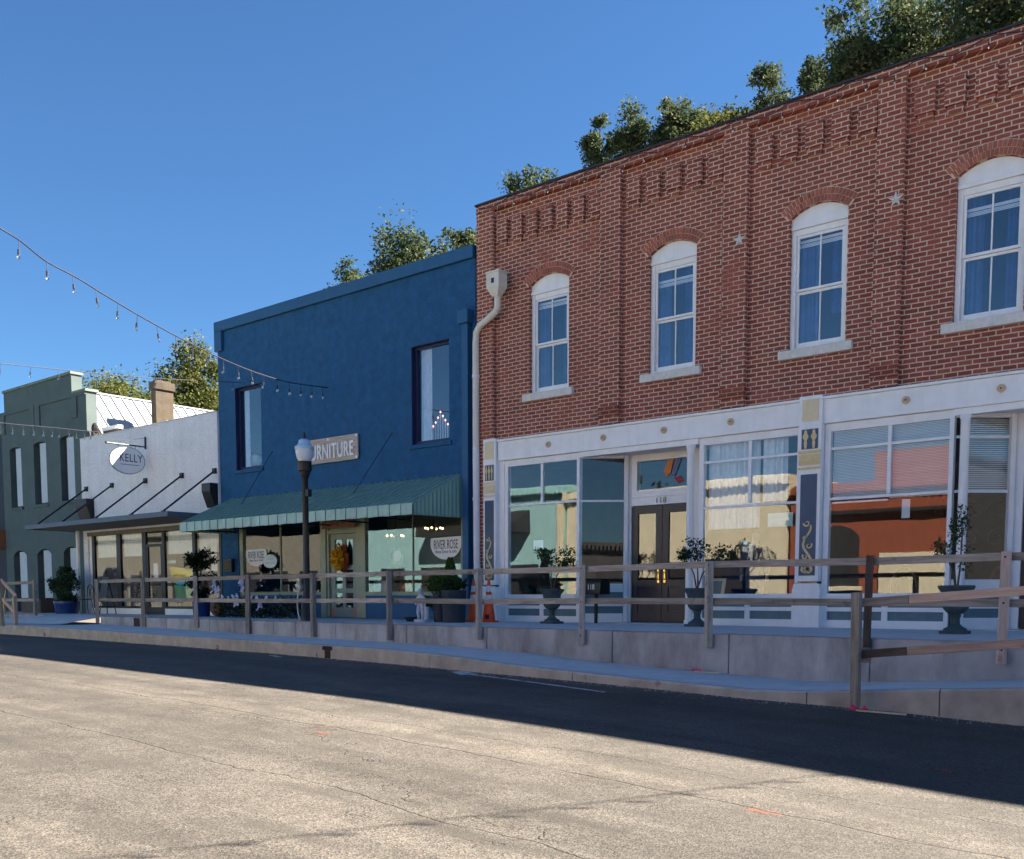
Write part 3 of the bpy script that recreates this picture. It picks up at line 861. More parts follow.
# road paint
b = MB()
def strip(b, pts, w, dz=0.005):
    for (x0, y0), (x1, y1) in zip(pts, pts[1:]):
        d = Vector((x1 - x0, y1 - y0, 0)).normalized(); s = Vector((-d.y, d.x, 0)) * w / 2
        k = max(1, int(math.hypot(x1 - x0, y1 - y0) / 0.4))
        for i in range(k):
            p = [(x0 + (x1 - x0) * t, y0 + (y1 - y0) * t) for t in (i / k, (i + 1) / k)]
            q = [(p[0][0] - s.x, p[0][1] - s.y), (p[1][0] - s.x, p[1][1] - s.y), (p[1][0] + s.x, p[1][1] + s.y), (p[0][0] + s.x, p[0][1] + s.y)]
            b.quad(*[(u, v, z_road(u, v) + dz) for u, v in q])
strip(b, [(-10.35, 11.06), (-7.5, 10.58)], 0.07)
strip(b, [(-10.68, 11.24), (-10.25, 11.0)], 0.24, 0.006)
strip(b, [(-15.75, 11.52), (-15.25, 11.36)], 0.10)
b.build('road_marking', M['white_line'], kind='structure')
rng = random.Random(11)
for (cx, cy, rx, ry) in [(-3.3, 6.6, .16, .07), (-7.95, 6.4, .16, .06), (-9.1, 10.2, .17, .05), (-2.8, 8.9, .17, .05), (-3.25, 8.7, .12, .04)]:
    b = MB(); p = []
    for k in range(14):
        a = 2 * math.pi * k / 14; q = rng.uniform(0.55, 1.15)
        x = cx + rx * q * math.cos(a); y = cy + ry * q * math.sin(a); p.append((x, y, z_road(x, y) + 0.004))
    b.add(p, [tuple(range(14))])
    b.build('paint_mark', M['orange_mark'], kind='structure')
for x, zz in [(-18.1, -0.50), (-14.75, -0.545), (-8.28, -0.60), (-7.06, -0.61), (-25.9, -0.42)]:
    b = MB(); y = y_kerb(x) - 0.004
    b.add([(x - .05, y, zz - .04), (x + .05, y, zz - .05), (x + .06, y, zz + .03), (x, y, zz + .06), (x - .05, y, zz + .03)], [(0, 1, 2, 3, 4)])
    b.build('paint_mark', M['orange_mark'], kind='structure')

# ================================================================== BRICK BUILDING
bb = thing('brick_building', 'two-storey red brick shop building with white storefront and arched upper windows', 'building', (-5, D, 0))
WX = [-13.28, -10.38, -7.565, -4.86, -2.1, 0.65, 3.4]
WW, Z0, ZS, ZA = 1.01, 4.70, 6.87, 7.04
holes = []
for cx in WX:
    top, _ = arc_top(cx - WW / 2, cx + WW / 2, ZS, ZA)
    holes.append([(cx - WW / 2, Z0), (cx + WW / 2, Z0)] + top)
BL, BR = -15.18, 6.3
b = MB()
b.wall([(BL, 3.84), (BR, 3.84), (BR, 8.60), (BL, 8.60)], holes, D, 0.24)
b.box(BL, BL + 0.26, D + 0.002, D + 13, 0, 8.5)                                     # left flank
b.box(BR - 0.26, BR, D + 0.002, D + 13, 0, 8.5)
b.box(BL, BR, D + 13, D + 13.3, 0, 8.5)
b.box(BL + 0.26, BR - 0.26, D + 0.02, D + 0.26, 8.2, 8.60)                           # parapet back
b.box(BL, -14.99, D - 0.10, D + 0.2, 0, 3.84)                                       # brick corner pier by the downpipe
b.build('wall', M['brick'], bb)
b = MB()
PX = [(-15.27, -14.81), (-12.03, -11.56), (-9.36, -8.88), (-6.62, -6.18), (-3.92, -3.46), (-1.2, -0.74), (1.55, 2.0), (4.3, 4.75)]
PX = [(p * 0.994, q * 0.994) for p, q in PX]
for x0, x1 in PX: b.box(x0, x1, D - 0.10, D - 0.0015, 3.86 if x0 > -15 else 3.84, 8.574)
b.box(BL, BR, D - 0.11, D + 0.262, 8.575, 8.745)                                     # projecting top band
b.build('pilaster', M['brick'], bb, bevel=0.006)
for (a0, a1), (c0, c1) in zip(PX, PX[1:]):
    k = 7 if a0 < -15 else 5
    pitch = (c0 - a1) / k
    for i in range(k):
        xr = c0 - 0.015 - i * pitch
        b = MB()
        b.box(xr - pitch * 0.68, xr, D - 0.085, D - 0.0015, 7.93, 8.33)
        b.box(xr - pitch * 0.60, xr - 0.03, D - 0.055, D - 0.0015, 7.80, 7.93)
        b.build('corbel', M['brick'], bb, bevel=0.006)
for x0, x1 in PX[1:]:                                                              # stepped feet of the pilasters
    b = MB(); b.box(x0 - 0.004, x1 + 0.004, D - 0.13, D - 0.0015, 4.02, 4.20)
    b.build('pilaster_foot', M['brick_worn'], bb, bevel=0.006)
b = MB(); b.box(BL - 0.02, BR + 0.02, D - 0.135, D + 0.29, 8.748, 8.785)
b.build('coping', M['coping'], bb)
b = MB(); b.box(BL + 0.262, BR - 0.262, D + 0.262, D + 12.99, 8.1, 8.2)
b.build('roof', M['roof_dark'], bb)

def upper_window(cx):
    x0, x1 = cx - WW / 2, cx + WW / 2
    top, (ax, az, ar, a0) = arc_top(x0 + 0.004, x1 - 0.004, ZS, ZA - 0.004)
    b = MB(); yf = D + 0.065
    # tympanum board under the arch
    b.prism([(x0 + 0.004, 6.76), (x1 - 0.004, 6.76)] + top, 'y', yf, yf + 0.06)
    b.box(x0 + 0.004, x1 - 0.004, yf - 0.03, yf + 0.05, 6.70, 6.758)
    b.box(x0 + 0.004, x0 + 0.085, yf + 0.002, yf + 0.10, Z0 + 0.002, 6.698)          # casing
    b.box(x1 - 0.085, x1 - 0.004, yf + 0.002, yf + 0.10, Z0 + 0.002, 6.698)
    b.box(x0 + 0.087, x1 - 0.087, yf + 0.01, yf + 0.09, 6.60, 6.698)
    b.box(x0 + 0.087, x1 - 0.087, yf + 0.01, yf + 0.09, Z0 + 0.002, Z0 + 0.055)
    fr = b.build('window', M['white_paint'], bb, bevel=0.004)
    xa, xb = x0 + 0.088, x1 - 0.088
    for nm, za, zb, yy in (('upper_sash', 5.68, 6.598, yf + 0.03), ('lower_sash', Z0 + 0.058, 5.678, yf + 0.062)):
        s = MB()
        s.box(xa, xa + 0.042, yy, yy + 0.03, za, zb); s.box(xb - 0.042, xb, yy, yy + 0.03, za, zb)
        s.box(xa + 0.042, xb - 0.042, yy, yy + 0.03, zb - 0.045, zb)
        s.box(xa + 0.042, xb - 0.042, yy, yy + 0.03, za, za + (0.042 if nm == 'upper_sash' else 0.075))
        s.box(cx - 0.012, cx + 0.012, yy + 0.003, yy + 0.027, za + 0.042, zb - 0.045)
        s.build('sash', M['white_paint'], fr, bevel=0.003)
        g = MB(); g.quad((xa + 0.03, yy + 0.018, za + 0.03), (xb - 0.03, yy + 0.018, za + 0.03), (xb - 0.03, yy + 0.018, zb - 0.03), (xa + 0.03, yy + 0.018, zb - 0.03))
        g.build('glass', M['glass_up'], fr)
    s = MB(); s.box(x0 - 0.14, x1 + 0.14, D - 0.09, D + 0.10, Z0 - 0.15, Z0 - 0.003)
    s.build('sill', M['sill_stone'], fr, bevel=0.008)
    # two rings of rowlock bricks
    a = MB()
    for ring in (0, 1):
        r0 = ar + 0.008 + ring * 0.106; r1 = r0 + 0.097
        aa = a0 + 0.02 + ring * 0.03; k = 19 + ring
        for i in range(k):
            t0 = -aa + 2 * aa * (i + 0.10) / k; t1 = -aa + 2 * aa * (i + 0.90) / k
            pts = [(ax + r * math.sin(t), az + r * math.cos(t)) for r, t in ((r0, t0), (r0, t1), (r1, t1), (r1, t0))]
            a.prism(pts, 'y', D - 0.028, D + 0.05)
    a.build('brick_arch', M['brick_piece'], fr)
    a = MB(); r0 = ar + 0.004; r1 = ar + 0.222; aa = a0 + 0.055; k = 14
    for i in range(k):
        t0 = -aa + 2 * aa * i / k; t1 = -aa + 2 * aa * (i + 1) / k
        a.quad(*[(ax + r * math.sin(t), D - 0.018, az + r * math.cos(t)) for r, t in ((r0, t0), (r0, t1), (r1, t1), (r1, t0))])
    a.build('arch_mortar', M['mortar'], fr)
    # curtains: a paler and a dimmer half, drawn differently in every window
    rng = random.Random(int(cx * 100))
    w_ = xb - xa
    f1, f2 = rng.uniform(.28, .55), rng.uniform(.62, .80)
    for (c0, c1, mt_, zb_) in ((xa, xa + w_ * f1, M['curtain_pale'], Z0 + 0.06), (xa + w_ * f2, xb, M['curtain_dim'], Z0 + 0.06 + rng.choice((0, 0.0, 0.5)))):
        cu = MB(); k = 16; ph = rng.uniform(0, 6); fr_ = rng.uniform(.9, 1.9)
        for i in range(k + 1):
            x = c0 + (c1 - c0) * i / k; y = yf + 0.19 + 0.03 * math.sin(i * fr_ + ph) + 0.012 * math.sin(i * 2.7 * fr_)
            cu.v.append((x, y, zb_)); cu.v.append((x + rng.uniform(-.004, .004), y + 0.01, 6.60))
        for i in range(k): cu.face((2 * i, 2 * i + 2, 2 * i + 3, 2 * i + 1))
        cu.build('curtain', mt_, fr, smooth=True)
    sh = MB(); zt = rng.choice((6.46, 6.50, 6.28, 6.38)); sh.box(xa, xb, yf + 0.13, yf + 0.138, zt, zt + 0.045)
    for i_ in range(3): sh.box(xa + 0.001, xb - 0.001, yf + 0.131, yf + 0.137, zt - 0.03 - i_ * 0.022, zt - 0.014 - i_ * 0.022)
    sh.build('window_shade', M['blind'], fr)
for cx in WX: upper_window(cx)
# upstairs rooms
b = MB()
b.box(BL + 0.27, BR - 0.27, D + 4.0, D + 4.1, 3.9, 8.05); b.box(BL + 0.262, BL + 0.30, D + 0.26, D + 4.0, 3.86, 8.05)
for x in (-11.9, -9.1, -6.3, -3.5, -0.7, 2): b.box(x, x + 0.1, D + 0.26, D + 4.0, 3.86, 8.05)
b.box(BL + 0.27, BR - 0.27, D + 0.27, D + 4.0, 3.50, 3.85)
b.build('interior_wall', M['interior'], bb)

def star(x, z):
    b = MB(); p = []
    for i in range(10):
        a = math.pi / 2 + i * math.pi / 5; r = 0.125 if i % 2 == 0 else 0.05
        p.append((x + r * math.cos(a), D - 0.113, z + r * math.sin(a)))
    b.add(p + [(x, D - 0.15, z)], [(i, (i + 1) % 10, 10) for i in range(10)])
    b.add(p, [tuple(range(10))])
    b.build('wall_anchor_star', M['sill_stone'], bb)
for x, z in [(-8.97, 6.72), (-6.25, 6.74), (-3.6, 6.74), (-0.97, 6.74)]: star(x, z)

# ---- storefront
def boxes(name, mat, lst, parent, bevel=0.0, label=None):
    b = MB()
    for q in lst: b.box(*q)
    return b.build(name, mat, parent, bevel=bevel, label=label)

fa = boxes('fascia', M['white_paint'], [(-14.60, -7.775, D - 0.07, D + 0.25, 3.405, 3.80), (-7.37, BR, D - 0.07, D + 0.25, 3.405, 3.80),
      (-14.60, -7.775, D - 0.115, D - 0.0015, 3.802, 3.845), (-7.37, BR, D - 0.115, D - 0.0015, 3.802, 3.845)], bb, 0.006)
for x in (-13.23, -11.86, -10.48, -9.09, -6.0, -4.59, -3.2, -1.8):
    b = MB()
    b.tube([(x, D - 0.069, 3.62), (x, D - 0.095, 3.62)], 0.062, 20); b.tube([(x, D - 0.095, 3.62), (x, D - 0.108, 3.62)], 0.03, 14)
    b.build('rosette', M['tan_stone'], fa)
    b = MB(); b.tube([(x, D - 0.107, 3.62), (x, D - 0.116, 3.62)], 0.012, 10); b.build('bolt', M['rust'], fa)

def scroll(b, cx, z0, z1, y, wd):
    """S-shaped gilt scroll with leaf curls"""
    h = z1 - z0
    def ribbon(pts, ws):
        for i in range(len(pts) - 1):
            (xa, za), (xb, zb) = pts[i], pts[i + 1]
            d = Vector((xb - xa, zb - za)); l = d.length
            if l < 1e-6: continue
            n = Vector((-d.y, d.x)) / l
            wa, wb = ws[i] / 2, ws[i + 1] / 2
            P = [(xa - n.x * wa, za - n.y * wa), (xb - n.x * wb, zb - n.y * wb), (xb + n.x * wb, zb + n.y * wb), (xa + n.x * wa, za + n.y * wa)]
            b.add([(p[0], y, p[1]) for p in P] + [(p[0], y + 0.012, p[1]) for p in P], [(0, 1, 2, 3), (0, 4, 5, 1), (2, 6, 7, 3), (1, 5, 6, 2), (3, 7, 4, 0)])
    m = 40
    ribbon([(cx + wd * 0.34 * math.sin(2.6 * math.pi * i / m) * (1 - 0.25 * i / m), z0 + h * (0.06 + 0.80 * i / m)) for i in range(m + 1)],
           [0.05 - 0.022 * i / m for i in range(m + 1)])
    def curl(x, z, r, a0, sgn):
        ribbon([(x + sgn * r * (1 - i / 26) * math.cos(a0 + i * 0.28), z + r * (1 - i / 26) * math.sin(a0 + i * 0.28)) for i in range(22)],
               [0.032 - 0.001 * i for i in range(22)])
    curl(cx - wd * .05, z0 + h * .90, wd * .26, 3.2, 1)
    curl(cx + wd * .12, z0 + h * .50, wd * .25, 2.6, -1)
    curl(cx - wd * .12, z0 + h * .30, wd * .22, 2.4, 1)
    curl(cx - wd * .18, z0 + h * .62, wd * .17, 0.4, 1)
    for dx, a in ((-.3, 2.4), (-.1, 1.9), (.12, 1.3), (.32, .8)):
        ribbon([(cx + wd * dx * .4, z0), (cx + wd * dx * .8 + .02 * math.cos(a), z0 + h * .06), (cx + wd * dx * 1.2, z0 + h * .12)], [0.02, 0.075, 0.012])

def deco_pilaster(x0, x1, narrow):
    cx = (x0 + x1) / 2; yf = D - 0.12
    b = MB()
    b.box(x0, x1, yf, D + 0.1, 0.78, 3.88)
    b.box(x0 - 0.05, x1 + 0.05, yf - 0.03, D + 0.1, 0.0, 0.62)
    b.prism([(x0 - 0.05, 0.62), (x1 + 0.05, 0.62), (x1 + 0.02, 0.74), (x0 - 0.02, 0.74)], 'y', yf - 0.018, D + 0.1)
    for zz in (0.5, 0.3): b.box(x0 - 0.052, x1 + 0.052, yf - 0.038, yf - 0.031, zz, zz + 0.014)
    p = b.build('storefront_pillar', M['white_paint'], bb, bevel=0.005)
    iw = (x1 - x0) * 0.36
    boxes('painted_panel', M['cream'], [(cx - iw, cx + iw, yf - 0.008, yf - 0.001, 3.46, 3.82)], p)
    boxes('painted_panel', M['navy_panel'], [(cx - iw, cx + iw, yf - 0.008, yf - 0.001, 3.00, 3.33)], p)
    boxes('painted_panel', M['navy_panel'], [(cx - iw, cx + iw, yf - 0.008, yf - 0.001, 0.88, 2.58)], p)
    lst = [(x0 + 0.002, x1 - 0.002, yf - 0.02, yf - 0.001, 2.93, 2.975), (x0 + 0.002, x1 - 0.002, yf - 0.014, yf - 0.001, 2.66, 2.70), (x0 + 0.02, x1 - 0.02, yf - 0.008, yf - 0.001, 2.73, 2.91),
           (x0 + 0.004, x1 - 0.004, yf - 0.025, yf - 0.0195, 0.742, 0.762)]
    for i in range(7): lst.append((x0 + 0.045 + i * (x1 - x0 - 0.09) / 7, x0 + 0.045 + (i + 0.6) * (x1 - x0 - 0.09) / 7, yf - 0.02, yf - 0.008, 2.80, 2.89))
    for i in range(4): lst.append((x0 + 0.06 + i * (x1 - x0 - 0.12) / 4, x0 + 0.06 + (i + 0.7) * (x1 - x0 - 0.12) / 4, yf - 0.02, yf - 0.008, 2.735, 2.775))
    for i in range(5): lst.append((x0 + 0.03 + i * (x1 - x0 - 0.09) / 4, x0 + 0.055 + i * (x1 - x0 - 0.09) / 4, yf - 0.012, yf - 0.001, 3.375, 3.40))
    for q in lst[:3]: boxes('moulding', M['gold'] if not narrow else M['cream'], [q], p)
    cb_ = [(x0 + 0.02, 2.905), (x0 + 0.02, 2.75)]
    nt_ = 7; pw_ = (x1 - x0 - 0.04) / nt_
    for i in range(nt_):
        xa_ = x0 + 0.02 + i * pw_
        cb_ += [(xa_ + pw_ * .1, 2.75), (xa_ + pw_ * .1, 2.79 + .01 * (i % 2)), (xa_ + pw_ * .55, 2.79 + .01 * (i % 2)), (xa_ + pw_ * .55, 2.75)]
    cb_ += [(x1 - 0.02, 2.75), (x1 - 0.02, 2.905)]
    b = MB(); b.prism(cb_, 'y', yf - 0.014, yf - 0.001); b.build('dentil_band', M['gold'] if not narrow else M['cream'], p)
    boxes('moulding', M['gold'], [lst[3]], p)
    b = MB()
    ks = (-0.5, 0.5) if not narrow else (-0.62, 0, 0.62)
    for k in ks:                                                            # upright gilt torch ornaments
        q = cx + k * iw
        s = iw * (0.36 if not narrow else 0.22)
        b.prism([(q - s * .3, 3.01), (q + s * .3, 3.01), (q + s * .55, 3.10), (q + s * .35, 3.14), (q + s, 3.2), (q + s * .8, 3.24), (q + s * .5, 3.25), (q + s * .45, 3.30), (q, 3.325),
                 (q - s * .45, 3.30), (q - s * .5, 3.25), (q - s * .8, 3.24), (q - s, 3.2), (q - s * .35, 3.14), (q - s * .55, 3.10)], 'y', yf - 0.016, yf - 0.0085)
    b.build('gilt_ornament', M['gold'], p)
    b = MB(); scroll(b, cx, 0.92, 1.86, yf - 0.021, iw * 2 * 0.82)
    b.build('gilt_ornament', M['gold'], p)
deco_pilaster(-14.98, -14.63, True)
deco_pilaster(-7.775, -7.37, False)

def frame_bars(b, x0, x1, y, zs0, zs1, posts, bars, w=0.05, dp=0.08):
    for p, wd, za, zb in posts: b.box(p - wd / 2, p + wd / 2, y, y + dp, za, zb)
    for z, ht, xa, xb in bars: b.box(xa, xb, y + 0.004, y + dp - 0.004, z - ht / 2, z + ht / 2)

def shop_window(x0, x1, y, mul_x, zbars, zt=3.40, zb=0.52, mul_z0=2.16, name='shop_window', bulk=True, ztop_glass=3.27):
    """fixed shop window: posts, transom bars, panes and a panelled bulkhead below"""
    b = MB()
    b.box(x0, x0 + 0.10, y, y + 0.10, 0.0, zt); b.box(x1 - 0.07, x1, y, y + 0.10, 0.0, zt)
    b.box(x0 + 0.10, x1 - 0.07, y, y + 0.10, ztop_glass, zt)
    b.box(x0 + 0.10, x1 - 0.07, y - 0.015, y + 0.10, zb - 0.02, zb + 0.055)
    for z in zbars: b.box(x0 + 0.10, x1 - 0.07, y + 0.015, y + 0.065, z - 0.022, z + 0.022)
    cuts = [mul_z0] + sorted(z for z in zbars if z > mul_z0 + 0.05) + [ztop_glass]
    for za, zc in zip(cuts, cuts[1:]):
        b.box(mul_x - 0.03, mul_x + 0.03, y + 0.012, y + 0.068, za + (0.022 if za > 0.6 else 0), zc - (0.022 if zc < ztop_glass else 0))
    fr = b.build(name, M['white_paint'], bb, bevel=0.004)
    edges = [zb + 0.055] + sorted(zbars) + [ztop_glass]
    for i, (za, zc) in enumerate(zip(edges, edges[1:])):
        xs2 = [(x0 + 0.10, x1 - 0.07)] if zc <= mul_z0 + 0.01 else [(x0 + 0.10, mul_x), (mul_x, x1 - 0.07)]
        for xa, xb in xs2:
            t = random.uniform(-0.004, 0.004)
            g = MB(); g.quad((xa, y + 0.04 + t, za), (xb, y + 0.04 - t, za), (xb, y + 0.04 - t, zc), (xa, y + 0.04 + t, zc)); g.build('glass', M['glass'], fr)
    if bulk:
        q = MB()
        q.box(x0 + 0.10, x1 - 0.07, y + 0.03, y + 0.09, 0, zb - 0.02)
        q.build('bulkhead', M['teal_panel'], fr)
        q = MB(); mx = mul_x
        q.box(x0 + 0.10, x1 - 0.07, y + 0.005, y + 0.05, 0.0, 0.13); q.box(x0 + 0.10, x1 - 0.07, y + 0.005, y + 0.05, 0.275, 0.345)
        q.box(x0 + 0.10, x1 - 0.07, y + 0.005, y + 0.05, zb - 0.06, zb - 0.021)
        q.box(mx - 0.05, mx + 0.05, y + 0.003, y + 0.05, 0.13, 0.275); q.box(mx - 0.05, mx + 0.05, y + 0.003, y + 0.05, 0.345, zb - 0.06)
        q.build('panel_frame', M['white_paint'], fr, bevel=0.004)
    return fr

boxes("jamb_board", M["white_paint"], [(-14.63, -14.485, D - 0.01, D + 0.12, 0, 3.403)], bb)
shop_window(-14.48, -12.49, D, -13.47, [2.45], mul_z0=2.45)
shop_window(-9.76, -7.78, D, -8.745, [2.14, 2.96])
shop_window(-7.36, -5.27, D, -6.275, [2.155, 2.985])

def slant_window(p0, p1, zbars, zt=3.34, zb=0.70):
    """window of the splayed entrance side from p0 to p1 in plan"""
    d = (Vector((p1[0] - p0[0], p1[1] - p0[1], 0))); l = d.length; d.normalize(); nrm = Vector((d.y, -d.x, 0))
    P = lambda s, z, o=0: (p0[0] + d.x * s + nrm.x * o, p0[1] + d.y * s + nrm.y * o, z)
    b = MB()
    b.obox(P(l - 0.05, 0), P(l - 0.05, zt), 0.10, 0.08, d)
    b.obox(P(0.0, zt - 0.03), P(l - 0.10, zt - 0.03), 0.08, 0.06); b.obox(P(0, zb + 0.04), P(l - 0.10, zb + 0.04), 0.10, 0.10)
    for z in zbars: b.obox(P(0, z), P(l - 0.10, z), 0.05, 0.04)
    fr = b.build('shop_window', M['white_paint'], bb, bevel=0.004)
    ed = [zb + 0.09] + zbars + [zt - 0.06]
    for za, zc in zip(ed, ed[1:]):
        g = MB(); g.quad(P(0, za), P(l - 0.1, za), P(l - 0.1, zc), P(0, zc)); g.build('glass', M['glass'], fr)
    q = MB(); q.obox(P(0, zb / 2), P(l - 0.1, zb / 2), 0.05, zb); q.build('bulkhead', M['teal_panel'], fr)
    q = MB()
    for z, h in ((0.09, 0.20), (0.38, 0.09), (zb - 0.04, 0.08)): q.obox(P(0, z, 0.03), P(l - 0.1, z, 0.03), 0.03, h)
    q.build('panel_frame', M['white_paint'], fr)
    return fr
YD = 17.36                                        # plane of the recessed doors
slant_window((-12.48, D + 0.03), (-11.74, YD - 0.03), [2.44])
slant_window((-5.24, D + 0.03), (-4.55, YD - 0.03), [2.15, 2.985])
slant_window((-2.62, D + 0.03), (-1.93, YD - 0.03), [2.15, 2.985]) if False else None

def double_door(x0, x1, zt, label=None):
    xm = (x0 + x1) / 2
    b = MB(); y = YD
    b.box(x0 - 0.14, x0 - 0.004, y - 0.02, y + 0.12, 0, 3.34); b.box(x1 + 0.004, x1 + 0.14, y - 0.02, y + 0.12, 0, 3.34)
    b.box(x0 - 0.004, x1 + 0.004, y - 0.01, y + 0.12, zt + 0.004, zt + 0.30); b.box(x0 - 0.004, x1 + 0.004, y - 0.01, y + 0.12, 3.20, 3.34)
    b.box(x0 - 0.004, x0 + 0.12, y - 0.005, y + 0.12, zt + 0.30, 3.20); b.box(x1 - 0.12, x1 + 0.004, y - 0.005, y + 0.12, zt + 0.30, 3.20)
    b.box(x0 - 0.01, x1 + 0.01, y - 0.035, y - 0.011, zt + 0.16, zt + 0.185)
    fr = b.build('entrance', M['white_paint'], bb, bevel=0.004)
    g = MB(); g.quad((x0 + 0.12, y + 0.04, zt + 0.30), (x1 - 0.12, y + 0.04, zt + 0.30), (x1 - 0.12, y + 0.04, 3.20), (x0 + 0.12, y + 0.04, 3.20)); g.build('transom_glass', M['glass'], fr)
    for xa, xb in ((x0, xm - 0.004), (xm + 0.004, x1)):
        q = MB()
        q.box(xa, xa + 0.145, y + 0.02, y + 0.07, 0.02, zt); q.box(xb - 0.145, xb, y + 0.02, y + 0.07, 0.02, zt)
        q.box(xa + 0.145, xb - 0.145, y + 0.02, y + 0.07, zt - 0.16, zt); q.box(xa + 0.145, xb - 0.145, y + 0.02, y + 0.07, 0.02, 0.22)
        q.box(xa + 0.145, xb - 0.145, y + 0.02, y + 0.07, 0.72, 0.86); q.box(xa + 0.145, xb - 0.145, y + 0.035, y + 0.06, 0.22, 0.72)
        q.box(xa + 0.18, xb - 0.18, y + 0.028, y + 0.034, 0.27, 0.67)
        q.build('door_leaf', M['door_purple'], fr, bevel=0.006)
        g = MB(); g.quad((xa + 0.145, y + 0.045, 0.86), (xb - 0.145, y + 0.045, 0.86), (xb - 0.145, y + 0.045, zt - 0.16), (xa + 0.145, y + 0.045, zt - 0.16)); g.build('glass', M['glass'], fr)
    for s in (-1, 1):
        h = MB(); hx = xm + s * 0.072
        h.box(hx - 0.022, hx + 0.022, y + 0.008, y + 0.019, 0.80, 1.06)
        h.tube([(hx, y + 0.008, 0.86), (hx, y - 0.03, 0.88), (hx, y - 0.035, 0.95), (hx, y - 0.02, 1.0), (hx, y + 0.008, 1.01)], 0.011, 8)
        h.tube([(hx, y + 0.008, 1.04), (hx, y - 0.01, 1.04)], 0.02, 10)
        h.build('handle', M['brass'], fr, smooth=True)
    return fr
dA = double_door(-11.68, -10.26, 2.33)
text('house_number', '118', 0.155, M['numeral'], bb, (-10.99, YD - 0.018, 2.41), ext=0.006, spacing=1.15)
dB = double_door(-4.41, -2.75, 2.34)
# other side of the two entrances, columns, soffits, thresholds
slant_window((-10.0, YD - 0.03), (-9.72, D + 0.04), [2.44])
slant_window((-2.62, YD - 0.03), (-2.0, D + 0.04), [2.15, 2.985])
for q in [(-12.49, -9.77, D + 0.1, YD + 0.3, 3.345, 3.402), (-5.27, -2.0, D + 0.1, YD + 0.3, 3.345, 3.402)]: boxes('soffit', M['white_paint'], [q], bb)
boxes('threshold', M['concrete_top'], [(-12.48, -9.77, D + 0.05, YD + 0.2, -0.03, 0.014), (-5.26, -2.0, D + 0.05, YD + 0.2, -0.03, 0.014)], bb)
for q in [(-12.49, -9.77, D - 0.03, D + 0.1, 3.30, 3.403), (-5.27, -2.0, D - 0.03, D + 0.1, 3.30, 3.403)]: boxes('head_trim', M['white_paint'], [q], bb, 0.004)
for x in (-9.90, -5.09, -2.1):
    b = MB()
    b.lathe([(0.09, 0), (0.09, 0.08), (0.07, 0.1), (0.068, 3.22), (0.085, 3.25), (0.085, 3.298)], (x, D - 0.06, 0.0), 20)
    b.build('column', M['white_paint'], bb, smooth=True)
shop_window(-2.0, 0.4, D, -0.8, [2.155, 2.985])
shop_window(0.5, 3.0, D, 1.7, [2.155, 2.985])
shop_window(3.1, 6.0, D, 4.5, [2.155, 2.985])
# ground-floor rooms
b = MB()
b.box(BL + 0.27, BR - 0.27, D + 6.5, D + 6.6, 0, 3.5); b.box(BL + 0.27, BR - 0.27, D + 0.26, D + 6.5, 3.405, 3.49)
b.box(-7.66, -7.52, D + 0.12, D + 6.5, 0, 3.4); b.box(BL + 0.262, BL + 0.30, D + 0.24, D + 6.5, 0, 3.4); b.box(BR - 0.30, BR - 0.262, D + 0.24, D + 6.5, 0, 3.4)
b.build('interior_wall', M['interior'], bb)
b = MB(); b.box(BL + 0.27, BR - 0.27, YD + 0.22, D + 6.5, -0.05, 0.01); b.box(BL + 0.27, -12.5, D + 0.11, YD + 0.22, -0.05, 0.01); b.box(-9.7, -5.3, D + 0.11, YD + 0.22, -0.05, 0.01); b.box(-1.95, BR - 0.27, D + 0.11, YD + 0.22, -0.05, 0.01)
b.build('interior_floor', M['interior_floor'], bb)

# blinds in the right-hand shop
def blind(xa, xb, ya, yb, za, zb, k):
    b = MB()
    for i in range(k):
        z = zb - (zb - za) * i / k
        b.add([(xa, ya - 0.014, z - 0.012), (xb, yb - 0.014, z - 0.012), (xb, yb + 0.014, z + 0.012), (xa, ya + 0.014, z + 0.012)], [(0, 1, 2, 3)])
    b.box(xa, xb, min(ya, yb) - 0.016, min(ya, yb) + 0.016, za - 0.04, za - 0.012) if abs(ya - yb) < 0.01 else None
    b.build('window_blind', M['blind'], bb)
blind(-7.24, -6.30, D + 0.085, D + 0.085, 2.12, 3.26, 46)
blind(-6.27, -5.36, D + 0.085, D + 0.085, 2.16, 3.26, 46)
blind(-5.14, -4.56, D + 0.26, YD + 0.10, 2.16, 3.26, 34)

# pleated sheers in the middle window
def sheer(xa, xb, y, za, zb, k, amp):
    b = MB()
    for i in range(k + 1):
        x = xa + (xb - xa) * i / k; yy = y + amp * math.sin(i * 1.25) + amp * .4 * math.sin(i * 2.9 + 1)
        b.v.append((x, yy, za)); b.v.append((x, yy, zb))
    for i in range(k): b.face((2 * i, 2 * i + 2, 2 * i + 3, 2 * i + 1))
    b.build('sheer_curtain', M['curtain'], bb, smooth=True)
sheer(-9.64, -8.62, D + 0.15, 1.75, 3.30, 46, 0.028)
sheer(-8.56, -8.1, D + 0.15, 2.2, 3.30, 22, 0.028)

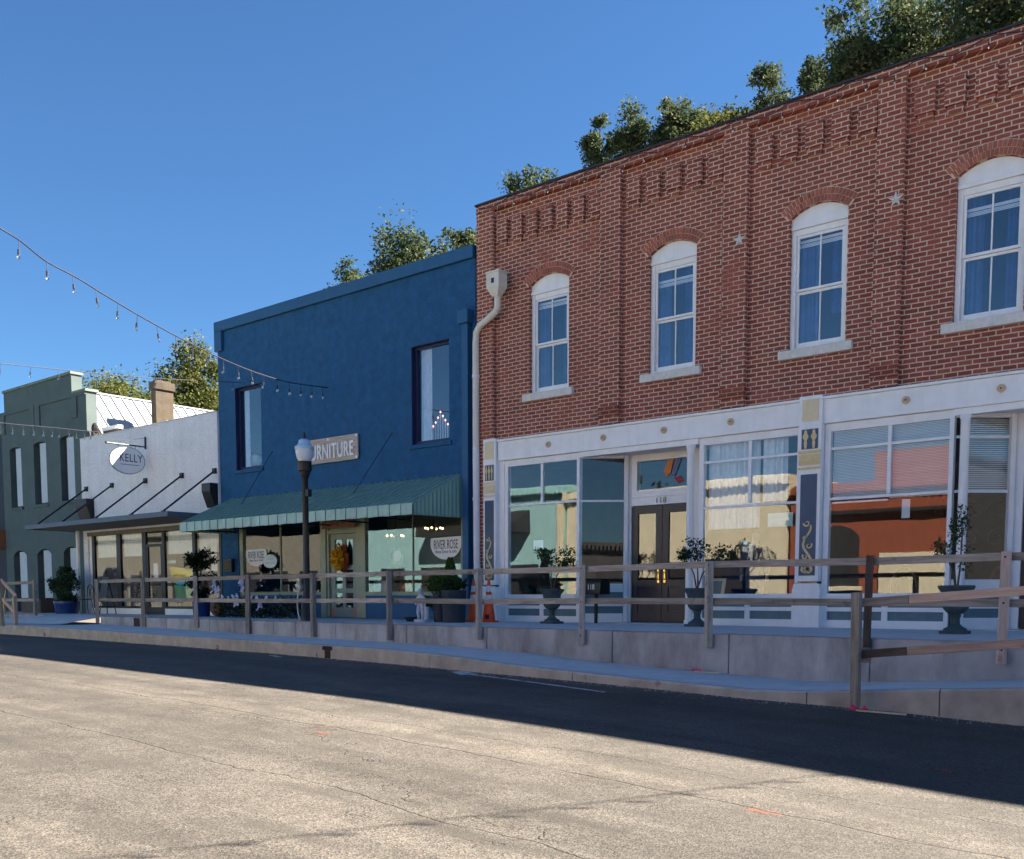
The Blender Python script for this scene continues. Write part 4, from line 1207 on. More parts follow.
# cream downpipe with its hopper at the left corner of the brick
b = MB(); b.cur = 0
dp = [(-14.47, D - 0.23, 6.75), (-14.47, D - 0.23, 6.55), (-14.52, D - 0.22, 6.46), (-14.78, D - 0.20, 6.34), (-15.02, D - 0.17, 6.26), (-15.13, D - 0.16, 6.14), (-15.15, D - 0.16, 5.9), (-15.15, D - 0.16, 3.72)]
b.tube(dp, 0.072, 14)
b.cur = 1
b.tube([(-15.15, D - 0.16, 3.72), (-15.14, D - 0.16, 1.8), (-15.11, D - 0.16, 0.0)], 0.074, 14)
for z in (5.2, 2.6): b.tube([(-15.15, D - 0.16, z), (-15.15, D - 0.16, z + 0.06)], 0.084, 14)
pipe = b.build('downpipe', [M['pipe_cream'], M['pipe_white']], bb, smooth=True)
b = MB()
hx, hy = -14.47, D - 0.255
b.add([(hx + i * s, hy + j * s, z) for s, z in ((0.075, 6.74), (0.17, 6.92), (0.17, 7.20)) for i, j in ((-1, -0.8), (1, -0.8), (1, 0.8), (-1, 0.8))],
      [(0, 1, 5, 4), (1, 2, 6, 5), (2, 3, 7, 6), (3, 0, 4, 7), (4, 5, 9, 8), (5, 6, 10, 9), (6, 7, 11, 10), (7, 4, 8, 11), (8, 9, 10, 11)])
b.box(hx - 0.185, hx + 0.185, hy - 0.15, hy + 0.15, 7.202, 7.235)
b.build('hopper', M['pipe_cream'], pipe)
b = MB(); b.box(hx - 0.03, hx + 0.045, hy - 0.142, hy - 0.1365, 6.99, 7.09); b.build('overflow_hole', M['black'], pipe)

# ================================================================== BLUE BUILDING
bl = thing('blue_building', 'blue stucco two-storey shop building with green awning', 'building', (-20.3, D, 0))
XL, XR = -24.95, -15.30
bwin = [(-24.16, -23.02, 3.97, 6.17), (-17.28, -16.10, 4.00, 6.20)]
b = MB()
b.wall([(XL, 2.62), (XR, 2.62), (XR, 7.95), (XL, 7.95)], [[(a, c), (e, c), (e, f), (a, f)] for a, e, c, f in bwin], D, 0.30)
b.box(XL, XL + 0.25, D + 0.31, D + 14, 0, 7.6); b.box(XR - 0.25, XR, D + 0.31, D + 14, 0, 7.6); b.box(XL, XR, D + 14, D + 14.3, 0, 7.6)
b.box(XL, -24.17, D + 0.001, D + 0.30, 0, 2.62); b.box(-15.72, XR, D + 0.001, D + 0.30, 0, 2.62)
b.quad((XL, D, 2.62), (XL, D, 7.95), (XL, D + 0.3, 7.95), (XL, D + 0.3, 2.62)); b.quad((XR, D, 2.62), (XR, D, 7.95), (XR, D + 0.3, 7.95), (XR, D + 0.3, 2.62))
b.quad((XL, D + 0.3, 2.62), (XR, D + 0.3, 2.62), (XR, D + 0.3, 3.9), (XL, D + 0.3, 3.9)); b.quad((XL, D + 0.3, 6.3), (XR, D + 0.3, 6.3), (XR, D + 0.3, 7.95), (XL, D + 0.3, 7.95))
b.build('wall', M['blue_stucco'], bl)
b = MB()
b.box(XL - 0.03, XR + 0.0, D - 0.09, D + 0.32, 7.76, 8.03)
b.box(XL - 0.03, XL + 0.30, D - 0.089, D - 0.0015, 7.24, 7.758)
b.build('parapet_band', M['blue_trim'], bl, bevel=0.012)
b = MB(); b.box(XL + 0.26, XR - 0.26, D + 0.31, D + 13.99, 7.35, 7.5); b.build('roof', M['roof_dark'], bl)
for i, (a, e, c, f) in enumerate(bwin):
    q = MB(); y = D + 0.10
    q.box(a + 0.002, a + 0.07, y, y + 0.07, c, f); q.box(e - 0.07, e - 0.002, y, y + 0.07, c, f)
    q.box(a + 0.07, e - 0.07, y, y + 0.07, f - 0.07, f - 0.002); q.box(a + 0.07, e - 0.07, y, y + 0.07, c + 0.002, c + 0.08)
    q.box(a - 0.012, a + 0.006, D - 0.012, D + 0.098, c, f)
    q.box(a - 0.012, e + 0.012, D - 0.012, D + 0.098, f - 0.012, f + 0.006)
    fr = q.build('window', M['navy_trim'], bl, bevel=0.004)
    g = MB(); g.quad((a + 0.07, y + 0.035, c + 0.08), (e - 0.07, y + 0.035, c + 0.08), (e - 0.07, y + 0.035, f - 0.07), (a + 0.07, y + 0.035, f - 0.07)); g.build('glass', M['glass_up'], fr)
    s = MB(); s.box(a - 0.08, e + 0.08, D - 0.04, D + 0.09, c - 0.10, c - 0.003); s.build('sill', M['blue_stucco'], fr, bevel=0.01)
    cu = MB()
    for k in range(15):
        x = a + 0.06 + (0.34 if i else 0.22) * k / 14; yy = y + 0.16 + 0.02 * math.sin(k * 1.6); cu.v.append((x, yy, c + 0.08)); cu.v.append((x, yy, f - 0.05))
    for k in range(14): cu.face((2 * k, 2 * k + 2, 2 * k + 3, 2 * k + 1))
    cu.build('curtain', M['curtain'], fr, smooth=True)
b = MB(); b.box(XL + 0.26, XR - 0.26, D + 3.5, D + 3.6, 3.6, 7.3); b.box(XL + 0.26, XR - 0.26, D + 0.31, D + 6.2, 3.30, 3.55); b.build('interior_wall', M['interior'], bl)
b = MB(); b.box(XL + 0.26, XR - 0.26, D + 6.0, D + 6.1, 0, 3.29); b.build('interior_wall', M['interior_pale'], bl)
b = MB(); b.box(XL + 0.26, XR - 0.26, D + 0.02, D + 6.0, -0.06, 0.012); b.build('interior_floor', M['interior_floor'], bl)
# blue downspout with its box, at the right edge
b = MB()
b.box(-15.60, -15.42, D - 0.13, D - 0.002, 0.02, 6.40)
b.box(-15.66, -15.36, D - 0.20, D - 0.003, 6.40, 6.68)
b.tube([(-15.5, D - 0.1, 6.68), (-15.5, D - 0.1, 6.80), (-15.54, D - 0.1, 6.82)], 0.018, 8)
b.build('downspout', M['blue_trim'], bl, bevel=0.008)

# storefront of the blue shop
def frame_rect(b, x0, x1, z0, z1, y, w, d):
    b.box(x0, x0 + w, y, y + d, z0, z1); b.box(x1 - w, x1, y, y + d, z0, z1)
    b.box(x0 + w, x1 - w, y, y + d, z1 - w, z1); b.box(x0 + w, x1 - w, y, y + d, z0, z0 + w)
b = MB()
b.box(-24.16, -24.00, D + 0.02, D + 0.14, 0.0, 2.62); b.box(-20.68, -20.475, D + 0.02, D + 0.16, 0.0, 2.62)
b.box(-24.00, -20.68, D + 0.025, D + 0.13, 0.58, 0.66); b.box(-24.00, -20.68, D + 0.025, D + 0.13, 2.55, 2.62)
b.box(-22.39, -22.35, D + 0.05, D + 0.10, 0.66, 2.55)
f1 = b.build('shop_window', M['sage'], bl, bevel=0.004)
for xa, xb in ((-24.0, -22.39), (-22.35, -20.68)):
    g = MB(); g.quad((xa, D + 0.075, 0.66), (xb, D + 0.075, 0.66), (xb, D + 0.075, 2.55), (xa, D + 0.075, 2.55)); g.build('glass', M['glass'], f1)
boxes('bulkhead', M['blue_trim'], [(-24.0, -20.68, D + 0.03, D + 0.12, 0.013, 0.58)], f1)
b = MB()
b.box(-19.295, -18.98, D + 0.02, D + 0.16, 0.0, 2.62); b.box(-15.78, -15.705, D + 0.02, D + 0.14, 0.0, 2.62)
b.box(-18.98, -15.78, D + 0.01, D + 0.14, 0.56, 0.65); b.box(-18.98, -15.78, D + 0.02, D + 0.13, 2.55, 2.62)
b.box(-17.37, -17.345, D + 0.05, D + 0.10, 0.65, 2.55)
f2 = b.build('shop_window', M['sage'], bl, bevel=0.004)
for xa, xb in ((-18.98, -17.37), (-17.345, -15.78)):
    g = MB(); g.quad((xa, D + 0.075, 0.65), (xb, D + 0.075, 0.65), (xb, D + 0.075, 2.55), (xa, D + 0.075, 2.55)); g.build('glass', M['glass'], f2)
boxes('bulkhead', M['blue_trim'], [(-18.98, -15.78, D + 0.03, D + 0.12, 0.013, 0.56)], f2)
# panelled door
b = MB(); yd = D + 0.10
b.box(-20.47, -20.40, yd - 0.04, yd + 0.10, 0, 2.62); b.box(-19.38, -19.30, yd - 0.04, yd + 0.10, 0, 2.62); b.box(-20.40, -19.38, yd - 0.035, yd + 0.10, 2.10, 2.19); b.box(-20.40, -19.38, yd, yd + 0.10, 2.19, 2.62)
en = b.build('entrance', M['sage'], bl, bevel=0.004)
b = MB()
x0, x1 = -20.39, -19.39; xm = (x0 + x1) / 2
rows = [(0.10, 0.22), (0.62, 0.74), (1.12, 1.20), (1.98, 2.095)]
b.box(x0, x0 + 0.16, yd + 0.02, yd + 0.07, 0.015, 2.095); b.box(x1 - 0.16, x1, yd + 0.02, yd + 0.07, 0.015, 2.095); b.box(xm - 0.06, xm + 0.06, yd + 0.021, yd + 0.069, 0.015, 2.095)
for za, zb in ((0.015, 0.26), (0.62, 0.74), (1.20, 1.32), (1.95, 2.095)):
    b.box(x0 + 0.16, xm - 0.06, yd + 0.022, yd + 0.068, za, zb); b.box(xm + 0.06, x1 - 0.16, yd + 0.022, yd + 0.068, za, zb)
dl = b.build('door_leaf', M['sage_grey'], en, bevel=0.004)
b = MB()
for xa, xb in ((x0 + 0.16, xm - 0.06), (xm + 0.06, x1 - 0.16)):
    for za, zb in ((0.26, 0.62), (0.74, 1.20), (1.32, 1.95)): b.quad((xa, yd + 0.045, za), (xb, yd + 0.045, za), (xb, yd + 0.045, zb), (xa, yd + 0.045, zb))
b.build('glass', M['glass'], en)
for q in [(x0 + 0.01, x0 + 0.13, yd + 0.012, yd + 0.0195, 0.03, 0.24), (x1 - 0.13, x1 - 0.01, yd + 0.012, yd + 0.0195, 0.03, 0.24)]: boxes('door_plate', M['coral'], [q], en)
b = MB(); b.tube([(x1 - 0.06, yd + 0.02, 1.02), (x1 - 0.06, yd - 0.04, 1.02)], 0.012, 8); b.ball((x1 - 0.06, yd - 0.05, 1.02), 0.028); b.build('handle', M['brass'], en, smooth=True)

# awning
ax0, ax1, ay0, azt, azf, azb = -24.75, -15.80, 15.28, 3.22, 2.49, 2.26
b = MB()
yb = D - 0.005
b.add([(ax0, ay0, azf), (ax1, ay0, azf), (ax1 + 0.16, yb, azt), (ax0 + 0.36, yb, azt), (ax0, ay0, azf - 0.02), (ax1, ay0, azf - 0.02), (ax1 + 0.16, yb, azt - 0.02), (ax0 + 0.36, yb, azt - 0.02)],
      [(0, 1, 2, 3), (7, 6, 5, 4), (0, 4, 5, 1), (2, 6, 7, 3)])
k = 44
for i in range(k + 1):                                    # raised seams down the slope
    x = ax0 + (ax1 - ax0) * i / k; xt = max(x, ax0 + 0.36) + 0.16 * i / k
    if i == k: x -= 0.02; xt -= 0.02
    b.obox((x, ay0 - 0.005, azf + 0.012), (xt, yb, azt + 0.012), 0.030, 0.028)
aw = b.build('awning', M['awning'], bl)
b = MB(); kk = 50
for i in range(kk):
    xa = ax0 + (ax1 - ax0) * i / kk; xb = ax0 + (ax1 - ax0) * (i + 1) / kk
    o = 0.012 if i % 2 else 0.0
    b.box(xa + 0.008, xb - 0.008, ay0 - 0.03 - o, ay0 - 0.018 - o, azb + 0.004 * (i % 3), azf + 0.015)
b.build('valance', M['valance'], aw)
b = MB(); b.box(ax0, ax1, ay0 - 0.015, ay0 - 0.004, azb + 0.01, azf - 0.025); b.build('valance_backing', M['reveal_dark'], aw)
for xs_, fl in ((ax1, 1), (ax0, 0)):                      # corrugated end panels
    b = MB(); m = 26; pts = []
    for i in range(m + 1):
        y = ay0 + (yb - ay0) * i / m; zt = azf + (azt - azf) * i / m
        xx = xs_ + (0.012 if i % 2 else -0.004) * (1 if fl else -1) + (0.16 * i / m if fl else 0.36 * i / m)
        pts.append(((xx, y, azb), (xx, y, zt)))
    for p, q in zip(pts, pts[1:]): b.quad(p[0], q[0], q[1], p[1])
    b.build('awning_end', M['awning'], aw)
b = MB()
for i in range(7):
    x = ax0 + 0.5 + (ax1 - ax0 - 0.7) * i / 6
    b.obox((x, ay0 + 0.02, azf - 0.05), (x, yb, azt - 0.06), 0.03, 0.03); b.obox((x, ay0 + 0.02, azb + 0.04), (x, yb, azb + 0.04), 0.03, 0.03)
b.obox((ax0 + .1, ay0 + 0.03, azb + 0.04), (ax1 - .05, ay0 + 0.03, azb + 0.04), 0.03, 0.03)
b.build('awning_frame', M['black'], aw)
for xa, za, xb, zb in ((-22.55, 4.35, -23.1, 2.95), (-17.95, 4.35, -18.65, 2.93)):      # wires that tie the awning back to the wall
    b = MB(); b.tube([(xa, D - 0.004, za), (xb, D - 0.62, zb)], 0.010, 6); b.build('stay_wire', M['navy_trim'], aw)

# ================================================================== WHITE SHOP (with canopy)
kb = thing('white_shop', 'low white painted brick shop with flat canopy hung on black rods', 'building', (-28.9, D, 0))
KL, KR, KY = -32.75, -24.97, D - 0.06
b = MB()
b.box(KL, KR, KY, KY + 0.28, 2.62, 5.64); b.box(KL, -32.45, KY, KY + 0.28, 0, 2.62)
b.box(KL, KL + 0.2, KY + 0.281, D + 9, 0, 5.2); b.box(KR - 0.2, KR, KY + 0.281, D + 9, 0, 5.0); b.box(KL, KR, D + 9, D + 9.2, 0, 5.2)
b.build('wall', M['kelly_wall'], kb, bevel=0.01)
b = MB()
for i in range(34):
    x = KL + (KR - KL) * i / 34; b.box(x, x + (KR - KL) / 34 - 0.006, KY - 0.012, KY + 0.292, 5.643, 5.665 + 0.012 * random.random())
b.build('coping', M['sill_stone'], kb)
# canopy
CX0, CX1, CY, CZ0, CZ1 = -33.15, -24.78, 14.92, 2.665, 2.80
b = MB(); b.box(CX0, CX1, CY, CY + 0.03, CZ0, CZ1); b.box(CX0, CX0 + 0.03, CY + 0.03, KY - 0.002, CZ0, CZ1); b.box(CX1 - 0.03, CX1, CY + 0.03, KY - 0.002, CZ0, CZ1)
cn = b.build('canopy', M['canopy_face'], kb, bevel=0.005)
boxes('soffit', M['canopy_soffit'], [(CX0 + 0.03, CX1 - 0.03, CY + 0.03, KY - 0.002, CZ0 + 0.02, CZ0 + 0.05)], cn)
boxes('deck', M['roof_dark'], [(CX0 + 0.03, CX1 - 0.03, CY + 0.03, KY - 0.002, CZ1 - 0.05, CZ1 - 0.01)], cn)
for x in (-32.38, -30.74, -28.75, -26.76, -25.10):
    b = MB(); b.tube([(x, KY - 0.04, 4.02), (x, CY + 0.06, CZ1 + 0.01)], 0.026, 8); b.box(x - 0.075, x + 0.075, KY - 0.06, KY - 0.001, 3.95, 4.10)
    b.box(x - 0.05, x + 0.05, CY + 0.03, CY + 0.12, CZ1 - 0.008, CZ1 + 0.03)
    b.build('tie_rod', M['black'], cn)
for x0, x1 in ((-32.70, -31.95), (-25.40, -24.99)):
    b = MB(); b.prism([(KY - 0.26, 3.68), (KY - 0.001, 3.68), (KY - 0.001, 3.02), (KY - 0.10, 3.02), (KY - 0.26, 3.45)], 'x', x0, x1); b.build('conductor_head', M['dark_frame'], kb)
b = MB(); b.tube([(-32.85, KY - 0.14, 0), (-32.85, KY - 0.14, CZ0 + 0.02)], 0.055, 12); b.build('canopy_post', M['white_paint'], cn)
# storefront
b = MB(); y = KY + 0.05
b.box(-32.45, -32.30, y, y + 0.1, 0, 2.62)
b.build('jamb_board', M['white_paint'], kb)
b = MB()
b.box(-32.30, -32.14, y, y + 0.08, 0.18, 2.5); b.box(-30.74, -30.50, y, y + 0.08, 0.18, 2.5); b.box(-29.20, -28.98, y, y + 0.08, 0, 2.5); b.box(-28.07, -27.93, y, y + 0.08, 0, 2.5)
b.box(-26.44, -26.28, y, y + 0.08, 0.18, 2.5); b.box(KR - 0.12, KR - 0.004, y, y + 0.08, 0.18, 2.5)
b.box(-32.30, KR, y - 0.01, y + 0.09, 2.5, 2.62)
for xa, xb in ((-32.14, -30.74), (-30.50, -29.20), (-27.93, -26.44), (-26.28, KR - 0.12)): b.box(xa, xb, y, y + 0.08, 0.18, 0.25)
b.box(-28.98, -28.07, y + 0.01, y + 0.07, 2.05, 2.13); b.box(-28.98, -28.88, y + 0.01, y + 0.07, 0.02, 2.05); b.box(-28.17, -28.07, y + 0.01, y + 0.07, 0.02, 2.05); b.box(-28.88, -28.17, y + 0.01, y + 0.07, 0.02, 0.22)
kf = b.build('shop_window', M['dark_frame'], kb, bevel=0.004)
for xa, xb, za, zb in ((-32.14, -30.74, .25, 2.5), (-30.50, -29.20, .25, 2.5), (-27.93, -26.44, .25, 2.5), (-26.28, KR - 0.12, .25, 2.5), (-28.88, -28.17, .22, 2.05), (-28.98, -28.07, 2.13, 2.5)):
    g = MB(); g.quad((xa, y + 0.04, za), (xb, y + 0.04, za), (xb, y + 0.04, zb), (xa, y + 0.04, zb)); g.build('glass', M['glass'], kf)
boxes('bulkhead', M['white_paint'], [(-32.30, -29.20, y - 0.03, y + 0.09, 0.0, 0.18), (-27.93, KR - 0.004, y - 0.03, y + 0.09, 0.0, 0.18)], kf)
boxes('head_trim', M['canopy_soffit'], [(-32.45, KR, KY - 0.02, KY + 0.045, 2.50, 2.618)], kb)
for xa, xb in ((-32.12, -30.78), (-30.48, -29.24), (-27.9, -26.48), (-26.25, KR - 0.15)):
    boxes('roller_blind', M['curtain'], [(xa, xb, y + 0.12, y + 0.13, 1.80, 2.5)], kb)
b = MB(); b.box(KL + 0.21, KR - 0.21, D + 4.5, D + 4.6, 0, 2.9); b.box(KL + 0.21, KR - 0.21, KY + 0.29, D + 4.5, 2.66, 2.9); b.build('interior_wall', M['interior'], kb)
b = MB(); b.box(KL + 0.21, KR - 0.21, KY + 0.14, D + 4.5, -0.06, 0.012); b.build('interior_floor', M['interior_floor'], kb)
# metal roof behind the wall: ridge runs back from the street
RX, RZ, EX, EZ, RY0, RY1 = -34.0, 7.46, -31.7, 5.16, D + 0.50, D + 8.8
b = MB()
b.add([(RX, RY0, RZ), (EX, RY0, EZ), (EX, RY1, EZ), (RX, RY1, RZ), (RX, RY0, RZ - .05), (EX, RY0, EZ - .05), (EX, RY1, EZ - .05), (RX, RY1, RZ - .05)],
      [(0, 1, 2, 3), (7, 6, 5, 4), (0, 4, 5, 1), (1, 5, 6, 2), (2, 6, 7, 3)])
b.quad((RX, RY0, RZ), (RX, RY1, RZ), (RX - 4, RY1, RZ - 0.9), (RX - 4, RY0, RZ - 0.9))
i = 0
while RY0 + i * 0.40 < RY1:
    yy = RY0 + 0.02 + i * 0.40; b.obox((RX, yy, RZ + 0.02), (EX, yy, EZ + 0.02), 0.03, 0.05); i += 1
b.obox((RX, RY0, RZ + 0.01), (RX, RY1, RZ + 0.01), 0.16, 0.05)
rf = b.build('roof', M['white_metal'], kb)
b = MB(); b.add([(RX, RY0 + 0.03, RZ - .06), (EX, RY0 + 0.03, EZ - .06), (EX, RY0 + 0.03, 5.0), (RX, RY0 + 0.03, 5.0)], [(0, 1, 2, 3)]); b.build('gable', M['kelly_wall'], kb)
b = MB(); b.box(-32.5, KR - 0.01, KY + 0.281, D + 9, 5.0, 5.15); b.build('flat_roof', M['roof_dark'], kb)
boxes('eaves_board', M['white_paint'], [(-31.9, -30.9, KY + 0.32, KY + 0.5, 5.86, 5.97)], kb)
boxes('gutter_box', M['brown_box'], [(-31.88, -30.95, KY + 0.34, KY + 0.6, 5.60, 5.858)], kb)
b = MB(); b.ball((-32.15, KY + 0.22, 5.95), (0.12, 0.12, 0.2), 8, 6); b.box(-32.22, -32.08, KY + 0.12, KY + 0.3, 5.66, 5.86); b.build('roof_vent', M['dark_frame'], kb)
cx0, cx1, cy0, cy1 = -32.12, -31.83, 18.85, 19.52
b = MB(); b.box(cx0, cx1, cy0, cy1, 5.1, 7.48); b.box(cx0 - 0.05, cx1 + 0.05, cy0 - 0.05, cy1 + 0.05, 7.481, 7.74); b.box(cx0 + 0.05, cx1 - 0.05, cy0 + 0.05, cy1 - 0.05, 7.741, 7.80)
b.build('chimney', M['chimney'], rf, bevel=0.01)
# sign bracket and hanging oval sign
sgx = -28.7
sg = thing('hanging_sign', 'white oval hanging sign with dark lettering on a black wall bracket', 'sign', (sgx, D - 0.06, 5.0))
b = MB(); b.tube([(sgx, KY - 0.01, 5.02), (sgx, 15.36, 5.02)], 0.022, 8); b.box(sgx - 0.025, sgx + 0.025, KY - 0.04, KY - 0.001, 4.96, 5.32)
b.tube([(sgx, KY - 0.03, 5.28), (sgx, 15.40, 5.04)], 0.006, 6); b.ball((sgx, 15.36, 5.02), 0.035, 8, 6)
for yy in (15.75, 16.28): b.tube([(sgx, yy, 5.0), (sgx, yy, 4.88)], 0.008, 6)
b.build('bracket', M['black'], sg)
b = MB(); cyy, czz, ra, rb_ = 16.01, 4.565, 0.555, 0.395
ov = [(cyy + ra * math.cos(2 * math.pi * i / 48), czz + rb_ * math.sin(2 * math.pi * i / 48)) for i in range(48)]
b.prism(ov, 'x', sgx - 0.018, sgx + 0.018); b.build('sign_board', M['sign_white'], sg)
b = MB()
for i in range(48):
    p, q = ov[i], ov[(i + 1) % 48]
    for xx in (sgx - 0.019, sgx + 0.019): b.tube([(xx, p[0], p[1]), (xx, q[0], q[1])], 0.008, 5, False)
b.build('sign_rim', M['letter_dark'], sg)
text('lettering', 'KELLY', 0.33, M['letter_dark'], sg, (sgx + 0.0215, 16.12, 4.63), (R(90), 0, R(90)), ext=0.002, sx=0.80, spacing=1.05)
boxes('lettering', M['letter_dark'], [(sgx + 0.0185, sgx + 0.021, 15.78, 16.38, 4.435, 4.450)], sg)

# ================================================================== GREEN BUILDING
gb = thing('green_building', 'dull green stucco two-storey building with stepped parapet and narrow windows', 'building', (-35.5, D, 0))
GL, GR = -38.65, -32.77
uw = [(-38.05, -37.15, 3.73, 5.86), (-36.18, -35.25, 3.74, 5.87), (-34.24, -33.28, 3.74, 5.88)]
dw = [(-38.06, -37.02, 0.0, 2.20), (-36.20, -35.15, 0.0, 2.20), (-34.26, -33.2, 0.0, 2.22)]
rc = [(-38.3, -36.32, 6.38, 7.03), (-35.57, -33.3, 6.38, 7.06)]
hl = []
for a, e, c, f in uw: hl.append([(a, c), (e, c)] + arc_top(a, e, f - 0.07, f, 8)[0])
hl2 = []
for a, e, c, f in dw: hl2.append([(a, c + 0.005), (e, c + 0.005)] + arc_top(a, e, f - 0.18, f, 8)[0])
b = MB()
b.wall([(GL, 3.0), (GR, 3.0), (GR, 7.15), (GL, 7.15)], hl, D, 0.30)
b.wall([(GL, 0), (GR, 0), (GR, 3.0), (GL, 3.0)], hl2, D, 0.34)
b.box(GL, GR, D + 0.31, D + 0.36, 2.4, 3.5)
b.box(GL, GL + 0.3, D + 0.37, D + 10, 0, 6.6); b.box(GR - 0.3, GR, D + 0.37, D + 10, 0, 6.0); b.box(GL, GR, D + 10, D + 10.3, 0, 6.0)
b.box(GL + 0.3, -33.3, D + 0.0015, D + 0.36, 7.1505, 7.82)                              # raised middle of the parapet
b.box(GL, GR, D + 0.302, D + 0.36, 6.0, 7.15)
b.box(GR + 0.001, -32.36, D + 0.0, D + 0.36, 5.3, 7.149)
gw = b.build('wall', M['green_stucco'], gb)
b = MB()
b.box(GL + 0.26, -33.26, D - 0.05, D + 0.42, 7.822, 7.91); b.box(-33.255, -32.31, D - 0.05, D + 0.42, 7.152, 7.24)
b.build('coping', M['sage_cap'], gb, bevel=0.01)
b = MB()
for a, e, c, f in rc:                                                                  # raised frames round two sunk panels
    b.box(a - 0.35 if a > -38 else GL, a, D - 0.045, D - 0.0015, c, f); b.box(e, e + 0.35, D - 0.045, D - 0.0015, c, f)
    b.box(a - 0.35 if a > -38 else GL, e + 0.35 if e < -34 else -32.36, D - 0.045, D - 0.0015, f + 0.001, 7.148)
b.build('panel_surround', M['green_stucco'], gb)
b = MB(); b.box(GL + 0.3, GR - 0.3, D + 0.37, D + 9.99, 5.9, 6.0); b.build('roof', M['roof_dark'], gb)
for lst, nm in ((uw, 'window'), (dw, 'doorway')):
    for a, e, c, f in lst:
        q = MB(); y = D + 0.22
        q.box(a + 0.002, a + 0.10, y, y + 0.07, c + 0.01, f); q.box(e - 0.10, e - 0.002, y, y + 0.07, c + 0.01, f); q.box(a + 0.10, e - 0.10, y, y + 0.07, f - 0.12, f); q.box(a + 0.10, e - 0.10, y, y + 0.07, c + 0.01, c + 0.12)
        fr = q.build(nm, M['reveal_dark'], gb)
        boxes('shutter', M['pale_board'], [(a + 0.34, e - 0.01, D + 0.07, D + 0.10, c + (0.05 if nm == 'window' else 0.5), f - 0.05)], fr)
        g = MB(); g.quad((a + 0.10, y + 0.04, c + 0.12), (e - 0.10, y + 0.04, c + 0.12), (e - 0.10, y + 0.04, f - 0.12), (a + 0.10, y + 0.04, f - 0.12)); g.build('glass', M['glass'], fr)
        if nm == 'window': boxes('sill', M['green_stucco'], [(a - 0.08, e + 0.08, D - 0.06, D + 0.2, c - 0.1, c - 0.003)], fr)
b = MB(); b.box(GL + 0.31, GR - 0.31, D + 1.6, D + 1.7, 0, 6.0); b.box(GL + 0.31, GR - 0.31, D + 0.37, D + 1.6, 3.1, 3.3); b.build('interior_wall', M['interior'], gb)
lb = thing('dark_building', 'edge of a dark building with an orange board, left of the green building', 'building', (-40.5, D, 0))
b = MB(); b.box(-46, -38.72, D + 0.05, D + 8, 0, 6.6); b.build('wall', M['reveal_dark'], lb)
b = MB(); b.box(-45, -38.74, D - 0.3, D + 0.049, 2.3, 3.0); b.build('sign_board', M['plank_orange'], lb)

b = MB(); b.quad((-84, -9.3, -0.9), (22, -9.3, -1.0), (22, -5.5, -1.0), (-84, -5.5, -0.75))
b.build('bounce_sidewalk', M['concrete_top'], kind='structure')  # pale unseen pavement added to bounce sunlight onto the shaded facades
# ================================================================== opposite side of the street (seen mirrored in the panes; two stores added for light)
def opp(name, label, x0, x1, h, mat, step=0.0):
    r = thing(name, label, 'building', ((x0 + x1) / 2, -9.5, -1))
    b = MB(); b.box(x0, x1, -19, -9.5, -1.4, h)
    if step: b.box(x0 + (x1 - x0) * .3, x0 + (x1 - x0) * .7, -9.9, -9.5, h, h + step)
    b.box(x0, x1, -9.5, -9.25, h - 0.45, h - 0.1)
    b.build('wall', mat, r)
    b = MB(); n = max(2, int((x1 - x0) / 3.2))
    for i in range(n):
        xa = x0 + 0.9 + (x1 - x0 - 1.2) * i / n; b.box(xa, xa + (x1 - x0) / n * 0.55, -9.5, -9.46, -0.4 if i == n // 2 else 0.2, 2.3)
    b.build('window', M['opp_dark'], r)
    b = MB()
    for i in range(int((x1 - x0) / 0.3)): b.box(x0 + i * .3, x0 + i * .3 + .15, -9.25, -9.15, h - 0.4, h - 0.2)
    b.build('dentil_course', mat, r)
    return r
opp('tan_building', 'tan building across the street with dark shop openings', -84, -52, 5.6, M['opp_tan'], 0.8)
o2 = opp('teal_building', 'pale teal building across the street with a dark awning', -51.8, -33.0, 6.4, M['opp_teal'])
b = MB(); b.prism([(-9.49, 5.2), (-8.2, 4.5), (-8.2, 4.0), (-9.49, 4.0)], 'x', -43, -35.3); b.build('awning', M['opp_dark'], o2)
boxes('quoin', M['opp_cream'], [(-33.3, -33.0, -9.5, -9.2, -1.2, 6.0)], o2)
def upper_openings(r, x0, x1, z0, z1, n, y, mat, arch=True):
    for i in range(n):
        xa = x0 + (x1 - x0) * (i + .2) / n; xb = x0 + (x1 - x0) * (i + .8) / n
        b = MB(); b.prism([(xa, z0), (xb, z0)] + (arc_top(xa, xb, z1 - .5, z1, 8)[0] if arch else [(xb, z1), (xa, z1)]), 'y', y, y + 0.04); b.build('opening', mat, r)
        b = MB(); b.box(xa - .15, xb + .15, y - .02, y + .16, z0 - .18, z0 - .002); b.build('sill', M['opp_cream'], r)
o3 = opp('cream_building', 'cream building across the street with a dentil cornice', -32.8, -20.4, 6.0, M['opp_cream'])
o4 = opp('orange_building', 'burnt orange building across the street with a pale garage door', -20.2, -8.4, 5.4, M['opp_orange'], 1.2)
upper_openings(o4, -19.6, -16.4, 1.0, 3.6, 1, -9.47, M['opp_dark'])
upper_openings(o4, -12.2, -9.0, 0.6, 3.4, 1, -9.47, M['opp_dark'])
boxes('ledge', M['opp_dark'], [(-20.2, -8.4, -9.49, -9.2, 4.05, 4.2)], o4)
boxes('garage_door', M['opp_cream'], [(-16.2, -12.6, -9.46, -9.42, -1.0, 2.4)], o4)
opp('dark_store', 'low dark store across the street opposite the brick building', -8.2, 36, 3.6, M['roof_dark'])
opp('bounce_store', 'tall white store added across the street to bounce sunlight, right of the dark store', 36.2, 44, 9.0, M['white_paint'])  # added out of view, its sunlit white wall fills the shaded facades
